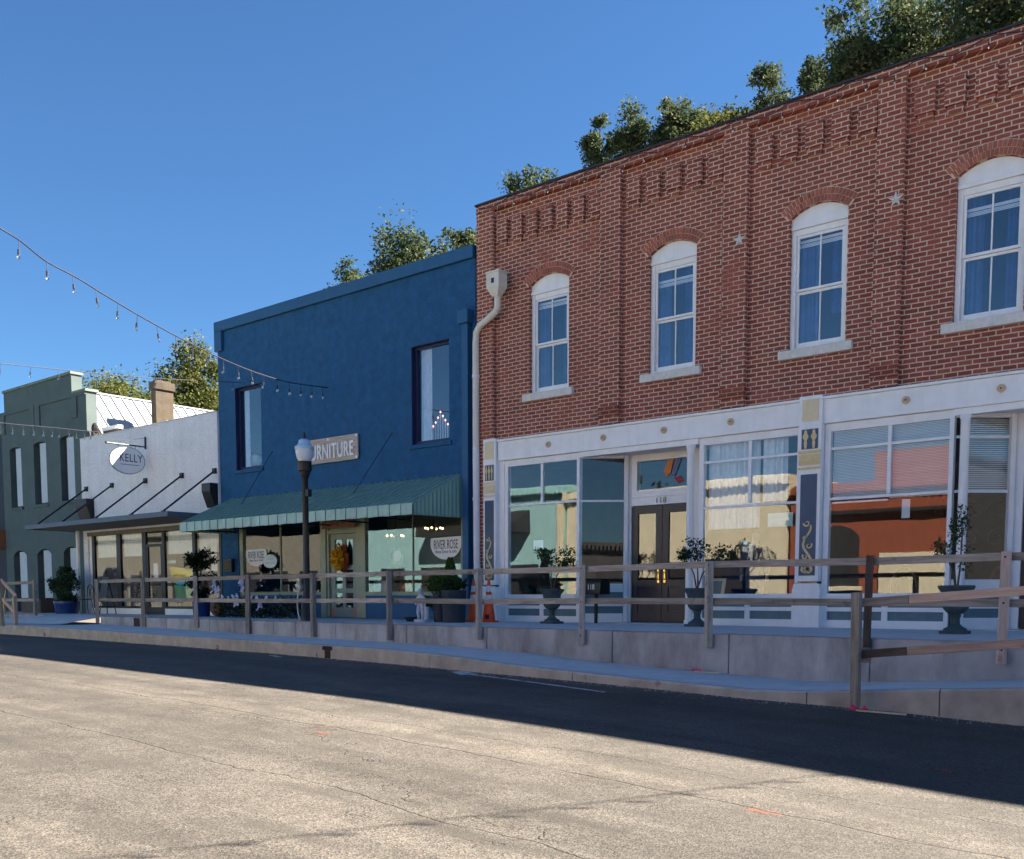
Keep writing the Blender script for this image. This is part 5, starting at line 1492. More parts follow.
opp('sky_block_store', 'long dark store added far down the other side to block sky reflections', 44.2, 110, 11.0, M['opp_dark'])  # added out of view, keeps bright sky out of the entrance side pane

# ================================================================== WOODEN RAILINGS
def board(name, a, c, wd, h, mat, parent, bevel=0.006, up=(0, 0, 1)):
    """lumber from a to c: mesh kept along its own X axis so that the grain follows it"""
    a = Vector(a); c = Vector(c); d = c - a; l = d.length
    b = MB(); b.box(0, l, -wd / 2, wd / 2, -h / 2, h / 2)
    me = bpy.data.meshes.new(name); me.from_pydata(b.v, [], b.f); me.materials.append(mat); me.update()
    ob = bpy.data.objects.new(name, me); COL.objects.link(ob)
    ob.parent = parent
    x = d.normalized(); u = Vector(up); y = u.cross(x)
    if y.length < 1e-4: y = Vector((0, 1, 0))
    y.normalize(); z = x.cross(y)
    ob.matrix_local = Matrix(((x.x, y.x, z.x, a.x - ORI[parent.name].x), (x.y, y.y, z.y, a.y - ORI[parent.name].y), (x.z, y.z, z.z, a.z - ORI[parent.name].z), (0, 0, 0, 1)))
    m = ob.modifiers.new('bevel', 'BEVEL'); m.width = bevel; m.segments = 2
    ORI[ob.name] = ORI[parent.name]
    return ob
rng = random.Random(21)
dr = thing('wooden_railing', 'long weathered two-rail wooden railing along the edge of the walkway', 'railing', (-14, y_deck(-14), 0))
posts = [(-27.08, -0.2), (-24.33, -0.27), (-21.58, -0.21), (-19.25, -0.29), (-16.73, -0.30), (-14.24, -0.29), (-11.81, -0.21), (-9.50, -0.22), (-7.18, -0.19), (-4.88, -0.23), (-3.29, -0.24), (-0.9, -0.22), (1.5, -0.22), (3.9, -0.22), (6.3, -0.22)]
for i, (x, zb) in enumerate(posts):
    mt = M['wood_dark'] if abs(x + 4.88) < .01 else M['wood_new'] if abs(x + 3.29) < .01 else M['wood']
    lean = rng.uniform(-0.012, 0.012)
    board('post', (x, y_deck(x) - 0.055, zb), (x + lean, y_deck(x) - 0.05, 1.0 + rng.uniform(0, 0.025)), 0.092, 0.092, mt, dr)
for i, (x, zb) in enumerate(posts):
    for zc in (0.955, 0.445, -0.08):
        b = MB(); b.tube([(x + 0.012, y_deck(x) - 0.098, zc), (x + 0.012, y_deck(x) - 0.106, zc)], 0.012, 8); b.build('bolt_head', M['rust'], dr)
spl = [posts[0][0] - 0.06] + [p[0] for p in posts[1:-1]] + [posts[-1][0] + 0.06]
for zc in (0.955, 0.445):
    zz = [zc + rng.uniform(-0.012, 0.012) for _ in spl]
    for i in range(len(spl) - 1):
        x0, x1 = spl[i] + 0.004, spl[i + 1] - 0.004
        board('rail', (x0, y_deck(x0) + 0.016, zz[i]), (x1, y_deck(x1) + 0.016, zz[i + 1]), 0.04, 0.09, M['wood'], dr)
rr = thing('ramp_railing', 'newer pinkish lumber railing rising with the ramp at the right, spliced onto dark stubs', 'railing', (-4.36, 10.88, -0.65))
board('post', (-4.37, 10.86, -0.68), (-4.385, 10.86, 0.56), 0.092, 0.092, M['wood'], rr)
board('post', (-1.6, 10.99, -0.9), (-1.6, 10.99, 0.75), 0.092, 0.092, M['wood_new'], rr)
for z0, z1 in ((0.455, 0.575), (-0.105, 0.055)):
    g = lambda x: z0 + (z1 - z0) * (x + 4.31) / 1.61
    board('rail', (-4.42, 10.93, g(-4.42)), (-3.86, 10.955, g(-3.86)), 0.04, 0.088, M['wood_dark'] if z0 < 0 else M['wood'], rr)
    board('rail', (-3.857, 10.955, g(-3.857)), (-1.5, 11.06, g(-1.5)), 0.04, 0.092, M['wood_new'], rr)
board('block', (-4.33, 10.975, -0.04), (-4.33, 10.975, -0.2), 0.05, 0.12, M['wood'], rr)
lr = thing('short_railing', 'short two-rail wooden railing in front of the green building', 'railing', (-31.5, 14.2, 0))
board('post', (-30.4, 13.9, -0.02), (-30.4, 13.9, 1.03), 0.09, 0.09, M['wood'], lr)
board('post', (-33.9, 14.5, -0.02), (-33.9, 14.5, 1.03), 0.09, 0.09, M['wood'], lr)
for z in (0.96, 0.44): board('rail', (-30.33, 13.95, z), (-36.0, 14.7, z), 0.04, 0.09, M['wood'], lr)
sr = thing('stair_railing', 'sloping wooden stair railing wrapped with yellow caution tape, far left', 'railing', (-30.2, 12.3, -0.2))
pA, pB = (-27.40, 12.0, -0.22), (-28.22, 12.0, -0.24)
board('post', pA, (pA[0], pA[1], 0.55), 0.09, 0.09, M['wood_new'], sr)
board('post', pB, (pB[0], pB[1], 1.0), 0.09, 0.09, M['wood'], sr)
board('rail', (pB[0], pB[1] + .02, 0.98), (pA[0] + .03, pA[1] + .02, 0.55), 0.04, 0.09, M['wood_new'], sr)
board('rail', (pB[0], pB[1] + .02, 0.48), (pA[0] + .03, pA[1] + .02, 0.06), 0.04, 0.09, M['wood_new'], sr)
b = MB()
def tape(pts):
    for p, q in zip(pts, pts[1:]): b.quad((p[0], p[1], p[2]), (q[0], q[1], q[2]), (q[0] + .02, q[1], q[2] + .09), (p[0] + .02, p[1], p[2] + .09))
tape([(-28.0, 11.93, -0.2), (-27.9, 11.92, 0.05), (-27.95, 11.93, 0.35), (-27.75, 11.92, 0.65)])
tape([(-27.52, 11.93, -0.2), (-27.46, 11.92, 0.15), (-27.36, 11.93, 0.42)])
b.build('caution_tape', M['caution'], sr)

# ================================================================== STREET LAMP
def street_lamp(x, y, z, label):
    r = thing('street_lamp', label, 'street lamp', (x, y, z))
    b = MB()
    b.lathe([(0.15, 0), (0.15, 0.10), (0.125, 0.13), (0.125, 0.42), (0.105, 0.50), (0.085, 0.56), (0.085, 0.62), (0.07, 0.66), (0.066, 3.05), (0.085, 3.08), (0.105, 3.14), (0.12, 3.2), (0.15, 3.22), (0.15, 3.40), (0.16, 3.42)], (x, y, z), 20)
    b.build('pole', M['black'], r, smooth=True)
    b = MB(); b.lathe([(0.13, 3.42), (0.17, 3.50), (0.195, 3.62), (0.195, 3.68)], (x, y, z), 20); b.build('globe', M['globe'], r, smooth=True)
    b = MB(); b.lathe([(0.21, 3.681), (0.21, 3.73), (0.17, 3.76), (0.13, 3.80), (0.12, 3.87), (0.07, 3.90)], (x, y, z), 20); b.build('cap', M['lamp_cap'], r, smooth=True)
    b = MB(); b.lathe([(0.05, 3.90), (0.02, 3.93), (0.035, 3.97), (0.008, 4.05)], (x, y, z), 10); b.build('finial', M['black'], r, smooth=True)
    b = MB(); b.box(x + 0.06, x + 0.16, y - 0.05, y + 0.05, z + 2.67, z + 2.83); b.build('outlet_box', M['black'], r, bevel=0.006)
    return r
street_lamp(-17.9, 14.08, 0.0, 'black street lamp with frosted acorn globe beside the hedge')
street_lamp(-20.6, -6.0, -1.0, 'black street lamp on the far side of the road')
b = MB(); b.tube([(-17.99, 14.0, 0.74), (-18.08, 13.99, 0.64), (-18.12, 13.98, 0.42), (-18.09, 13.98, 0.18), (-18.03, 13.99, 0.014)], 0.014, 8)
tag(b.build('hose', M['hose'], smooth=True), 'white hose looping down by the street lamp foot', 'hose')

# ================================================================== POTTED PLANTS
def shrub_parts(r, x, y, z, stem_h, crown, n, size, seed, mat, stems=3, lean=0.0, leafy=0.0):
    rg = random.Random(seed)
    b = MB()
    tips = []
    for i in range(stems):
        a = rg.uniform(0, 6.28); p = [(x, y, z)]
        cx, cy, cz, rx, ry, rz = crown[i % len(crown)]
        tgt = Vector((x + cx, y + cy, z + cz))
        mid = Vector((x + cx * 0.25 + 0.03 * math.cos(a), y + cy * .25, z + stem_h * 0.6))
        b.tube([(x + 0.015 * math.cos(a), y + 0.015 * math.sin(a), z), mid, tgt], [0.016, 0.012, 0.005], 6)
        for k in range(6):
            q = tgt + Vector((rg.uniform(-1, 1) * rx, rg.uniform(-1, 1) * ry, rg.uniform(-0.8, 1) * rz)) * 0.8
            b.tube([mid.lerp(tgt, rg.uniform(0.3, 1)), (mid + q) / 2 + Vector((0, 0, .04)), q], [0.006, 0.004, 0.002], 5); tips.append(q)
    b.build('stem', M['bark'], r)
    b = MB()
    per = max(1, n // max(1, len(tips)))
    for q in tips: b.cloud(q, (0.085, 0.085, 0.075), per, size, rg)
    for cx, cy, cz, rx, ry, rz in crown: b.cloud((x + cx, y + cy, z + cz), (rx, ry, rz), n // 3, size, rg)
    b.build('foliage', mat, r)

def urn(x, y, label, seed, crown, n=420, sc=1.0, size=0.055, rot=0):
    r = thing('urn_planter', label, 'planter', (x, y, 0), 'urns with small trees')
    b = MB()
    b.box(x - 0.165, x + 0.165, y - 0.165, y + 0.165, 0, 0.045)
    b.lathe([(0.16, 0.045), (0.15, 0.075), (0.10, 0.10), (0.062, 0.14), (0.058, 0.22), (0.075, 0.25), (0.068, 0.27), (0.12, 0.30), (0.165, 0.35), (0.175, 0.42), (0.17, 0.50), (0.185, 0.57), (0.235, 0.63), (0.245, 0.655), (0.235, 0.675), (0.205, 0.675), (0.19, 0.64)], (x, y, 0), 28)
    b.build('urn', M['urn'], r, smooth=True)
    b = MB(); b.lathe([(0.195, 0.62), (0.1, 0.645), (0.01, 0.65)], (x, y, 0), 16); b.build('soil', M['soil'], r)
    shrub_parts(r, x, y, 0.63, 0.5, crown, n, size, seed, M['leaf_shrub'])
    return r
urn(-12.48, 15.80, 'green-grey urn with a small round bushy tree left of the dark double door', 5, [(0.0, 0, 0.62, 0.30, 0.28, 0.20), (0.34, 0.05, 0.62, 0.12, 0.12, 0.24), (-0.18, 0, 0.70, 0.16, 0.16, 0.13)], 560)
urn(-9.27, 15.86, 'green-grey urn with a spreading tree beside the round white column', 8, [(-0.02, 0, 0.68, 0.20, 0.2, 0.25), (0.42, 0.1, 0.62, 0.28, 0.2, 0.18), (-0.28, 0, 0.62, 0.10, 0.1, 0.16)], 520)
urn(-4.60, 14.90, 'green-grey urn with a tall thin sparse tree at the right end', 12, [(-0.04, 0, 0.62, 0.10, 0.12, 0.40), (0.05, 0, 0.92, 0.12, 0.12, 0.22), (-0.22, 0, 0.55, 0.14, 0.12, 0.14), (0.12, 0, 0.42, 0.10, 0.1, 0.24)], 300, size=0.05)

def pot_round(r, x, y, rad, h, mat, taper=0.8):
    b = MB(); b.lathe([(rad * taper, 0), (rad * 0.97, h * 0.8), (rad, h * 0.82), (rad, h), (rad * 0.9, h), (rad * 0.88, h * 0.9)], (x, y, 0), 28); b.build('pot', mat, r, smooth=True)
    b = MB(); b.lathe([(rad * 0.9, h * 0.88), (0.01, h * 0.9)], (x, y, 0), 20); b.build('soil', M['soil'], r)
# big dark planter with pointed topiary, smaller one beside
r = thing('planter', 'large dark slate planter with a pointed green cypress topiary', 'planter', (-14.42, 15.2, 0), 'dark planters by the blue shop')
pot_round(r, -14.56, 15.2, 0.26, 0.66, M['planter'], 0.88)
b = MB(); rg = random.Random(4)
for i in range(1500):
    t = rg.random() ** 1.4; a = rg.uniform(0, 6.28); rad = 0.155 * (1 - t) ** 0.7 + 0.015
    p = Vector((-14.66 + rad * math.cos(a), 15.2 + rad * math.sin(a), 0.62 + 0.66 * t)); b.leaf(p, Vector((math.cos(a) * .4, math.sin(a) * .4, 1)).normalized(), Vector((rg.gauss(0, 1), rg.gauss(0, 1), .2)).normalized(), 0.07, 0.03)
b.build('topiary', M['leaf_bright'], r)
b = MB(); b.cloud((-14.52, 15.15, 0.76), (0.24, 0.24, 0.12), 500, 0.09, rg)
for i in range(70):
    a = rg.uniform(0, 6.28); d = Vector((math.cos(a), math.sin(a), rg.uniform(0.5, 1.4))).normalized(); b.leaf(Vector((-14.4, 15.2, 0.66)), d, Vector((0, 0, 1)), rg.uniform(0.3, 0.5), 0.02)
b.build('foliage', M['leaf_shrub'], r)
r = thing('planter', 'smaller dark planter with bushy greens between statue and large planter', 'planter', (-14.98, 15.3, 0), 'dark planters by the blue shop')
pot_round(r, -15.02, 15.3, 0.18, 0.60, M['planter'], 0.85)
b = MB(); b.cloud((-15.0, 15.25, 0.80), (0.30, 0.26, 0.26), 700, 0.085, random.Random(6)); b.build('foliage', M['leaf_bright'], r)
# blue pots
r = thing('potted_plant', 'blue glazed pot with a large spreading shrub by the canopy post', 'plant', (-32.55, 15.9, 0))
pot_round(r, -32.55, 15.9, 0.40, 0.40, M['blue_glaze'], 0.86)
shrub_parts(r, -32.55, 15.9, 0.35, 0.5, [(-0.25, 0, 0.55, 0.45, 0.35, 0.28), (0.35, 0, 0.65, 0.30, 0.3, 0.28), (-0.75, 0, 0.55, 0.22, 0.2, 0.25), (0, 0, 0.95, 0.3, 0.3, 0.2), (0.1, 0, 0.15, 0.4, 0.3, 0.16)], 1500, 0.085, 31, M['leaf_shrub'], 5)
r = thing('potted_plant', 'dark blue pot with a two-tier topiary tree by the corner of the blue building', 'plant', (-24.35, 15.6, 0))
pot_round(r, -24.35, 15.6, 0.24, 0.42, M['blue_glaze'], 0.9)
b = MB(); b.tube([(-24.35, 15.6, 0.35), (-24.35, 15.6, 1.3)], 0.025, 8); b.build('stem', M['bark'], r)
b = MB(); rg = random.Random(9)
for cz_, rr_, kk_ in ((1.46, 0.34, 16), (0.80, 0.40, 16)):
    for _ in range(kk_):
        d_ = Vector((rg.gauss(0, 1), rg.gauss(0, 1), rg.gauss(0, .8))).normalized() * rr_ * rg.uniform(.45, 1.05)
        b.cloud((-24.32 + d_.x, 15.6 + d_.y, cz_ + d_.z), (.13, .13, .11), 90, 0.085, rg)
b.build('foliage', M['leaf_box'], r)
b = MB(); b.ball((-23.78, 15.75, 0.23), (0.24, 0.22, 0.23), 16, 10, 0.08, 9); b.tube([(-23.78, 15.75, 0.45), (-23.76, 15.75, 0.52)], 0.03, 6)
tag(b.build('wicker_ball', M['straw'], smooth=True), 'brown round wicker ball between the blue pot and the hedge', 'ornament')
# hedge with cloth garland
hg = thing('hedge', 'low dark box hedge under the left shop window of the blue building', 'hedge', (-21.4, 15.35, 0))
b = MB(); rg = random.Random(13)
for i in range(10):
    x = -22.95 + i * 0.34; b.cloud((x, 15.4, 0.26 + rg.uniform(-.02, .03)), (0.28, 0.3, 0.29), 420, 0.06, rg, shell=0.3)
b.build('foliage', M['leaf_box'], hg)
for i in range(10):
    b = MB(); b.tube([(-22.95 + i * .34, 15.4, 0), (-22.95 + i * .34, 15.4, 0.3)], 0.02, 6); b.build('stem', M['bark'], hg)
b = MB(); rg = random.Random(14)
def rag(cx, cy, cz, w, h, k):
    for _ in range(k):
        x = cx + rg.uniform(-w, w); z = cz + rg.uniform(-h, h); a = rg.uniform(-.6, .6); l = rg.uniform(.08, .2); s = rg.uniform(.025, .05)
        pr = None
        for j in range(4):
            xx = x + math.sin(a + j * .7) * .04 - a * l * j / 3; zz = z - l * j / 3; yy = cy - 0.02 * j + rg.uniform(-.02, .02)
            c = [(xx - s, yy, zz), (xx + s, yy + rg.uniform(-.03, .03), zz)]
            if pr: b.quad(pr[0], pr[1], c[1], c[0])
            pr = c
rag(-22.75, 15.02, 0.86, 0.13, 0.17, 15); rag(-21.62, 15.02, 0.86, 0.05, 0.17, 8)
for xx_ in (-22.45, -22.3, -22.05, -21.8, -21.35, -21.2, -21.0, -20.6, -20.3): rag(xx_ + rg.uniform(-.05, .05), 15.0, 0.56 + rg.uniform(-.03, .04), 0.06, 0.03, rg.choice((1, 2, 2)))
rag(-20.9, 15.0, 0.42, .05, .06, 5); rag(-21.9, 15.0, 0.46, .08, .05, 6)
tag(b.build('cloth_garland', M['cloth']), 'torn pale lilac cloth garland draped over the dark hedge', 'garland')
b = MB(); b.ball((-23.05, 15.15, 0.83), (0.17, 0.15, 0.16), 12, 8); b.cloud((-23.05, 15.15, 0.86), (0.2, 0.18, 0.18), 160, 0.07, rg)
tag(b.build('dried_plant_ball', M['straw']), 'brown dried plant ball behind the cloth garland', 'ornament')

# ================================================================== CONES, STATUE, SMALL THINGS ON THE WALKWAY
def cone(x, y, label, mat, rot=0.0):
    r = thing('traffic_cone', label, 'traffic cone', (x, y, 0), 'traffic cones by the downpipe')
    b = MB(); s = 0.165
    b.add([(x + i * s, y + j * s, z) for z in (0.0, 0.035) for i, j in ((-1, -.75), (-.75, -1), (.75, -1), (1, -.75), (1, .75), (.75, 1), (-.75, 1), (-1, .75))],
          [(i, (i + 1) % 8, 8 + (i + 1) % 8, 8 + i) for i in range(8)] + [tuple(range(8, 16))])
    b.build('base', mat, r)
    prof = lambda z: 0.142 - 0.118 * z / 0.88
    def band(z0, z1, nm, m_, e=0.0):
        q = MB(); q.lathe([(prof(z0) + e, z0), (prof(z1) + e, z1)], (x, y, 0), 24); q.build(nm, m_, r, smooth=True)
    band(0.035, 0.46, 'cone_body', mat); band(0.46, 0.565, 'reflective_band', M['reflective'], 0.002); band(0.565, 0.63, 'cone_body', mat)
    band(0.63, 0.755, 'reflective_band', M['reflective'], 0.002); band(0.755, 0.90, 'cone_body', mat)
    return r
cone(-14.62, 15.86, 'faded orange traffic cone half hidden by the railing post', M['orange_dull'])
c2 = cone(-14.23, 15.90, 'bright orange traffic cone with two white bands by the brick corner', M['orange'])
b = MB(); b.box(-14.20, -14.16, 15.755, 15.77, 0.07, 0.16); b.box(-14.14, -14.11, 15.757, 15.772, 0.07, 0.16); b.build('marking', M['black'], c2)

# stone cherub statue: one skinned body standing by a stump
st = thing('garden_statue', 'small grey stone statue of a standing child beside a pillar', 'statue', (-15.30, 15.0, 0))
def skin_body(name, verts, edges, radii, mat, parent, lv=2):
    o0 = ORI[parent.name]
    me = bpy.data.meshes.new(name); me.from_pydata([(v[0] - o0.x, v[1] - o0.y, v[2] - o0.z) for v in verts], edges, []); me.materials.append(mat); me.update()
    ob = bpy.data.objects.new(name, me); COL.objects.link(ob); ob.parent = parent; ORI[ob.name] = o0
    sk = ob.modifiers.new('skin', 'SKIN')
    for i, rr in enumerate(radii): me.skin_vertices[0].data[i].radius = (rr, rr)
    me.skin_vertices[0].data[0].use_root = True
    sb = ob.modifiers.new('sub', 'SUBSURF'); sb.levels = lv; sb.render_levels = lv
    me.polygons.foreach_set('use_smooth', [])
    sk.use_smooth_shade = True
    return ob
sx, sy = -15.32, 15.0
V = [(sx, sy, .37), (sx, sy, .45), (sx, sy, .52), (sx, sy, .565), (sx, sy - .005, .60), (sx, sy - .01, .665), (sx, sy - .01, .705),
     (sx - .045, sy, .35), (sx - .055, sy - .03, .21), (sx - .05, sy, .085), (sx - .055, sy - .05, .075),
     (sx + .045, sy, .35), (sx + .05, sy, .21), (sx + .05, sy + .01, .085), (sx + .055, sy - .04, .075),
     (sx - .075, sy, .52), (sx - .115, sy - .02, .44), (sx - .075, sy - .07, .37), (sx - .04, sy - .085, .36),
     (sx + .075, sy, .52), (sx + .12, sy, .44), (sx + .135, sy - .01, .35), (sx + .14, sy - .02, .315)]
Ed = [(0, 1), (1, 2), (2, 3), (3, 4), (4, 5), (5, 6), (0, 7), (7, 8), (8, 9), (9, 10), (0, 11), (11, 12), (12, 13), (13, 14), (2, 15), (15, 16), (16, 17), (17, 18), (2, 19), (19, 20), (20, 21), (21, 22)]
Ra = [.062, .065, .06, .035, .042, .062, .045, .05, .042, .028, .022, .05, .042, .028, .022, .032, .026, .022, .02, .032, .026, .022, .02]
skin_body('body', V, Ed, Ra, M['statue'], st)
b = MB(); b.box(sx - .11, sx + .2, sy - .10, sy + .10, 0, .06); b.build('base', M['statue'], st, bevel=0.008)
b = MB(); b.lathe([(.062, .058), (.05, .1), (.048, .28), (.065, .3), (.065, .32)], (sx + .15, sy + .02, 0), 14)
b.build('pillar', M['statue'], st, bevel=0.008)
b = MB(); b.lathe([(0.10, 0), (0.16, 0.09), (0.17, 0.10), (0.15, 0.10), (0.05, 0.04)], (-15.85, 15.25, 0), 18); b.ball((-15.85, 15.25, 0.05), (0.12, 0.12, 0.05), 10, 6)
tag(b.build('shallow_bowl', M['planter'], smooth=True), 'small dark shallow bowl left of the stone statue', 'bowl')
b = MB(); b.cloud((-15.72, 15.6, 0.40), (0.22, 0.16, 0.14), 260, 0.08, random.Random(2)); b.tube([(-15.72, 15.6, 0), (-15.72, 15.6, 0.4)], 0.015, 6)
tag(b.build('small_plant', M['leaf_shrub']), 'small dark leafy plant behind the stone statue', 'plant')

# bistro chair and easel in front of the white shop
ch = thing('bistro_chair', 'black wrought iron bistro chair beside the blue pot', 'chair', (-31.45, 15.95, 0))
cx, cy = -31.45, 15.95
b = MB(); b.lathe([(0.20, 0.44), (0.21, 0.455), (0.20, 0.47)], (cx, cy, 0), 20); b.build('seat', M['black'], ch)
for sx_, sy_ in ((-1, -1), (1, -1), (-1, 1), (1, 1)):
    b = MB(); b.tube([(cx + sx_ * .15, cy + sy_ * .15, .44), (cx + sx_ * .17, cy + sy_ * .17, .2), (cx + sx_ * .22, cy + sy_ * .22, 0)], 0.012, 6); b.build('leg', M['black'], ch)
b = MB()
arch = [(cx - .18 * math.cos(t * math.pi / 12), cy + .19, .46 + .0 + (.30 + .16 * math.sin(t * math.pi / 12))) for t in range(13)]
b.tube([(cx - .18, cy + .17, .45)] + arch + [(cx + .18, cy + .17, .45)], 0.013, 6)
for k in (-.09, 0, .09): b.tube([(cx + k, cy + .18, .46), (cx + k * .5, cy + .19, .66), (cx + k * 1.2, cy + .19, .88)], 0.008, 6)
b.tube([(cx + .07 * math.cos(t * .5), cy + .19, .68 + .07 * math.sin(t * .5)) for t in range(14)], 0.008, 6)
b.build('backrest', M['black'], ch)
ez = thing('easel', 'black folding easel stand with a dark board outside the white shop', 'easel', (-30.4, 16.15, 0))
b = MB(); ex, ey = -30.4, 16.15
b.tube([(ex - .24, ey - .15, 0), (ex - .03, ey, 1.35)], 0.016, 6); b.tube([(ex + .24, ey - .15, 0), (ex + .03, ey, 1.35)], 0.016, 6); b.tube([(ex, ey + .28, 0), (ex, ey, 1.3)], 0.016, 6); b.obox((ex - .24, ey - .11, .5), (ex + .24, ey - .11, .5), .04, .03)
b.build('stand', M['black'], ez)
b = MB(); b.obox((ex, ey - .13, .53), (ex, ey - .03, 1.15), .42, .02, (0, -1, 0)); b.build('board', M['dark_frame'], ez)
b = MB(); b.box(-35.95, -34.5, 15.95, 16.5, 0, 0.40); b.box(-35.98, -34.47, 15.92, 16.53, 0.401, 0.45)
tag(b.build('planter_box', M['brown_box'], bevel=0.01), 'low brown box standing before the doors of the green building', 'box')

# mailbox-like black number box and other wall-hung things
mb = thing('number_box', 'black mailbox lettered 118 under the entrance side window', 'mailbox', (-12.12, 16.55, 0.7))
b = MB(); b.prism([(16.38, 0.58), (16.70, 0.58), (16.70, 0.80), (16.60, 0.86), (16.48, 0.86), (16.38, 0.80)], 'x', -12.17, -11.74); b.build('box', M['black'], mb, bevel=0.008)
b = MB(); b.obox((-11.96, 16.55, 0), (-11.96, 16.55, 0.58), .05, .05); b.build('stand', M['black'], mb)
text('lettering', '118', 0.15, M['sign_white'], mb, (-11.96, 16.372, 0.71), ext=0.002, sx=0.8)

hb = thing('notice_box', 'small black notice box on the corner pier of the blue building', 'box', (-24.55, D - 0.06, 1.4))
b = MB(); b.box(-24.75, -24.38, D - 0.10, D - 0.002, 1.22, 1.58); b.build('case', M['black'], hb, bevel=0.008)
b = MB(); b.box(-24.69, -24.44, D - 0.106, D - 0.1005, 1.28, 1.52); b.build('paper', M['straw'], hb)

fs = thing('furniture_sign', 'wooden plank sign with white letters reading FURNITURE on the blue wall', 'sign', (-20.1, D, 4.15))
for i, (za, zb) in enumerate(((3.85, 4.0), (4.004, 4.15), (4.154, 4.30), (4.304, 4.45))):
    board('plank', (-21.15, D - 0.05, (za + zb) / 2), (-19.10, D - 0.05, (za + zb) / 2), 0.04, zb - za, M['sign_wood'], fs, 0.003)
text('lettering', 'FURNITURE', 0.50, M['sign_white'], fs, (-20.13, D - 0.085, 4.10), ext=0.010, sx=0.65, spacing=1.08, fat=0.008)
for x, z in ((-19.14, 4.41), (-19.14, 3.90), (-20.2, 4.41)):
    b = MB(); b.tube([(x, D - 0.07, z), (x, D - 0.078, z)], 0.035, 10); b.build('screw_cap', M['sign_white'], fs)
ds = thing('door_sign', 'stained orange-brown plank sign above the sage panelled door', 'sign', (-19.85, D, 2.3))
for k, (x0, x1, z0, z1) in enumerate(((-20.46, -19.85, 2.22, 2.34), (-19.85, -19.2, 2.22, 2.31), (-20.46, -19.7, 2.345, 2.47), (-19.7, -19.25, 2.315, 2.45))):
    b = MB(); b.box(x0, x1, D - 0.10, D - 0.06 - .004 * k, z0, z1); b.build('plank', M['plank_orange'], ds, bevel=0.004)
text('lettering', 'RIVER ROSE', 0.17, M['letter_tan'], ds, (-19.84, D - 0.104, 2.335), ext=0.003, sx=0.95)

def half_decal(x0, x1, z0, z1, y, label, lines):
    r = thing('window_decal', label, 'shop sign', ((x0 + x1) / 2, y, z0))
    cx = (x0 + x1) / 2; hw = (x1 - x0) / 2; h = z1 - z0; p = []
    for i in range(25):
        a = math.pi + math.pi * i / 24; p.append((cx + hw * math.cos(a) * (abs(math.cos(a)) ** -0.25 if abs(math.cos(a)) > .05 else 1) if False else cx + hw * math.cos(a), z1 - h * .28 + (h * .72) * math.sin(a)))
    p = [(x0 + .03 * hw, z1 - .02)] + p + [(x1 - .03 * hw, z1)]
    b = MB(); b.prism(p, 'y', y - 0.006, y); b.build('decal', M['sign_white'], r)
    text('lettering', 'RIVER ROSE', lines * 1.05, M['letter_dark'], r, (cx, y - 0.008, z1 - h * 0.36), ext=0.001, sx=0.50, spacing=1.0)
    text('lettering', 'Home Decor & Gifts', lines * .36, M['letter_dark'], r, (cx, y - 0.008, z1 - h * 0.66), ext=0.001, sx=0.8)
    return r
half_decal(-23.92, -22.98, 1.36, 1.82, D + 0.066, 'white half-round lettered sign in the left window of the blue shop', 0.26)
half_decal(-16.78, -15.80, 1.37, 1.88, D + 0.066, 'white half-round lettered sign in the right window above the pointed topiary', 0.28)
r = thing('window_decal', 'small pale green oval sign overlapping the left half-round window sign', 'shop sign', (-22.85, D, 1.3))
b = MB(); b.prism([(-22.83 + .31 * math.cos(i * math.pi / 16), 1.48 + .185 * math.sin(i * math.pi / 16)) for i in range(32)], 'y', D + 0.052, D + 0.058); b.build('decal', M['valance'], r)
b = MB(); b.prism([(-22.83 + .29 * math.cos(i * math.pi / 16), 1.48 + .167 * math.sin(i * math.pi / 16)) for i in range(32)], 'y', D + 0.048, D + 0.0515); b.build('face', M['paper'], r)
b = MB(); b.box(-23.02, -22.62, D + 0.045, D + 0.0475, 1.40, 1.46); b.box(-22.95, -22.68, D + 0.045, D + 0.0475, 1.52, 1.57); b.build('lettering', M['paper_teal'], r)

# wreath
wr = thing('wreath', 'yellow sunflower wreath with rust leaves hanging on the sage door', 'wreath', (-19.9, D + 0.05, 1.5))
b = MB(); rg = random.Random(17); c = Vector((-20.0, D + 0.06, 1.48))
for i in range(420):
    a = rg.uniform(0, 6.28); rad = 0.11 + rg.gauss(0, .045); p = c + Vector((rad * math.cos(a) * .9, rg.uniform(-.06, .02), rad * math.sin(a) * 1.25)); d = Vector((math.cos(a) + rg.gauss(0, .5), rg.uniform(-.8, 0), math.sin(a) + rg.gauss(0, .5))).normalized()
    b.leaf(p, d, Vector((rg.gauss(0, .5), -1, rg.gauss(0, .5))).normalized(), .12, .055)
b.build('petals', M['petal'], wr)
b = MB()
for i in range(260):
    a = rg.uniform(0, 6.28); rad = 0.17 + rg.gauss(0, .045); p = c + Vector((0.16 + rad * math.cos(a) * .6, rg.uniform(-.02, .03), rad * math.sin(a) * 1.2)); d = Vector((math.cos(a) + rg.gauss(0, .5), rg.uniform(-.5, 0), math.sin(a) + rg.gauss(0, .5))).normalized()
    b.leaf(p, d, Vector((rg.gauss(0, .5), -1, rg.gauss(0, .5))).normalized(), .13, .06)
b.tube([c + Vector((.13 * math.cos(t * .35), .03, .18 * math.sin(t * .35))) for t in range(19)], .03, 6)
b.build('leaves', M['petal_rust'], wr)

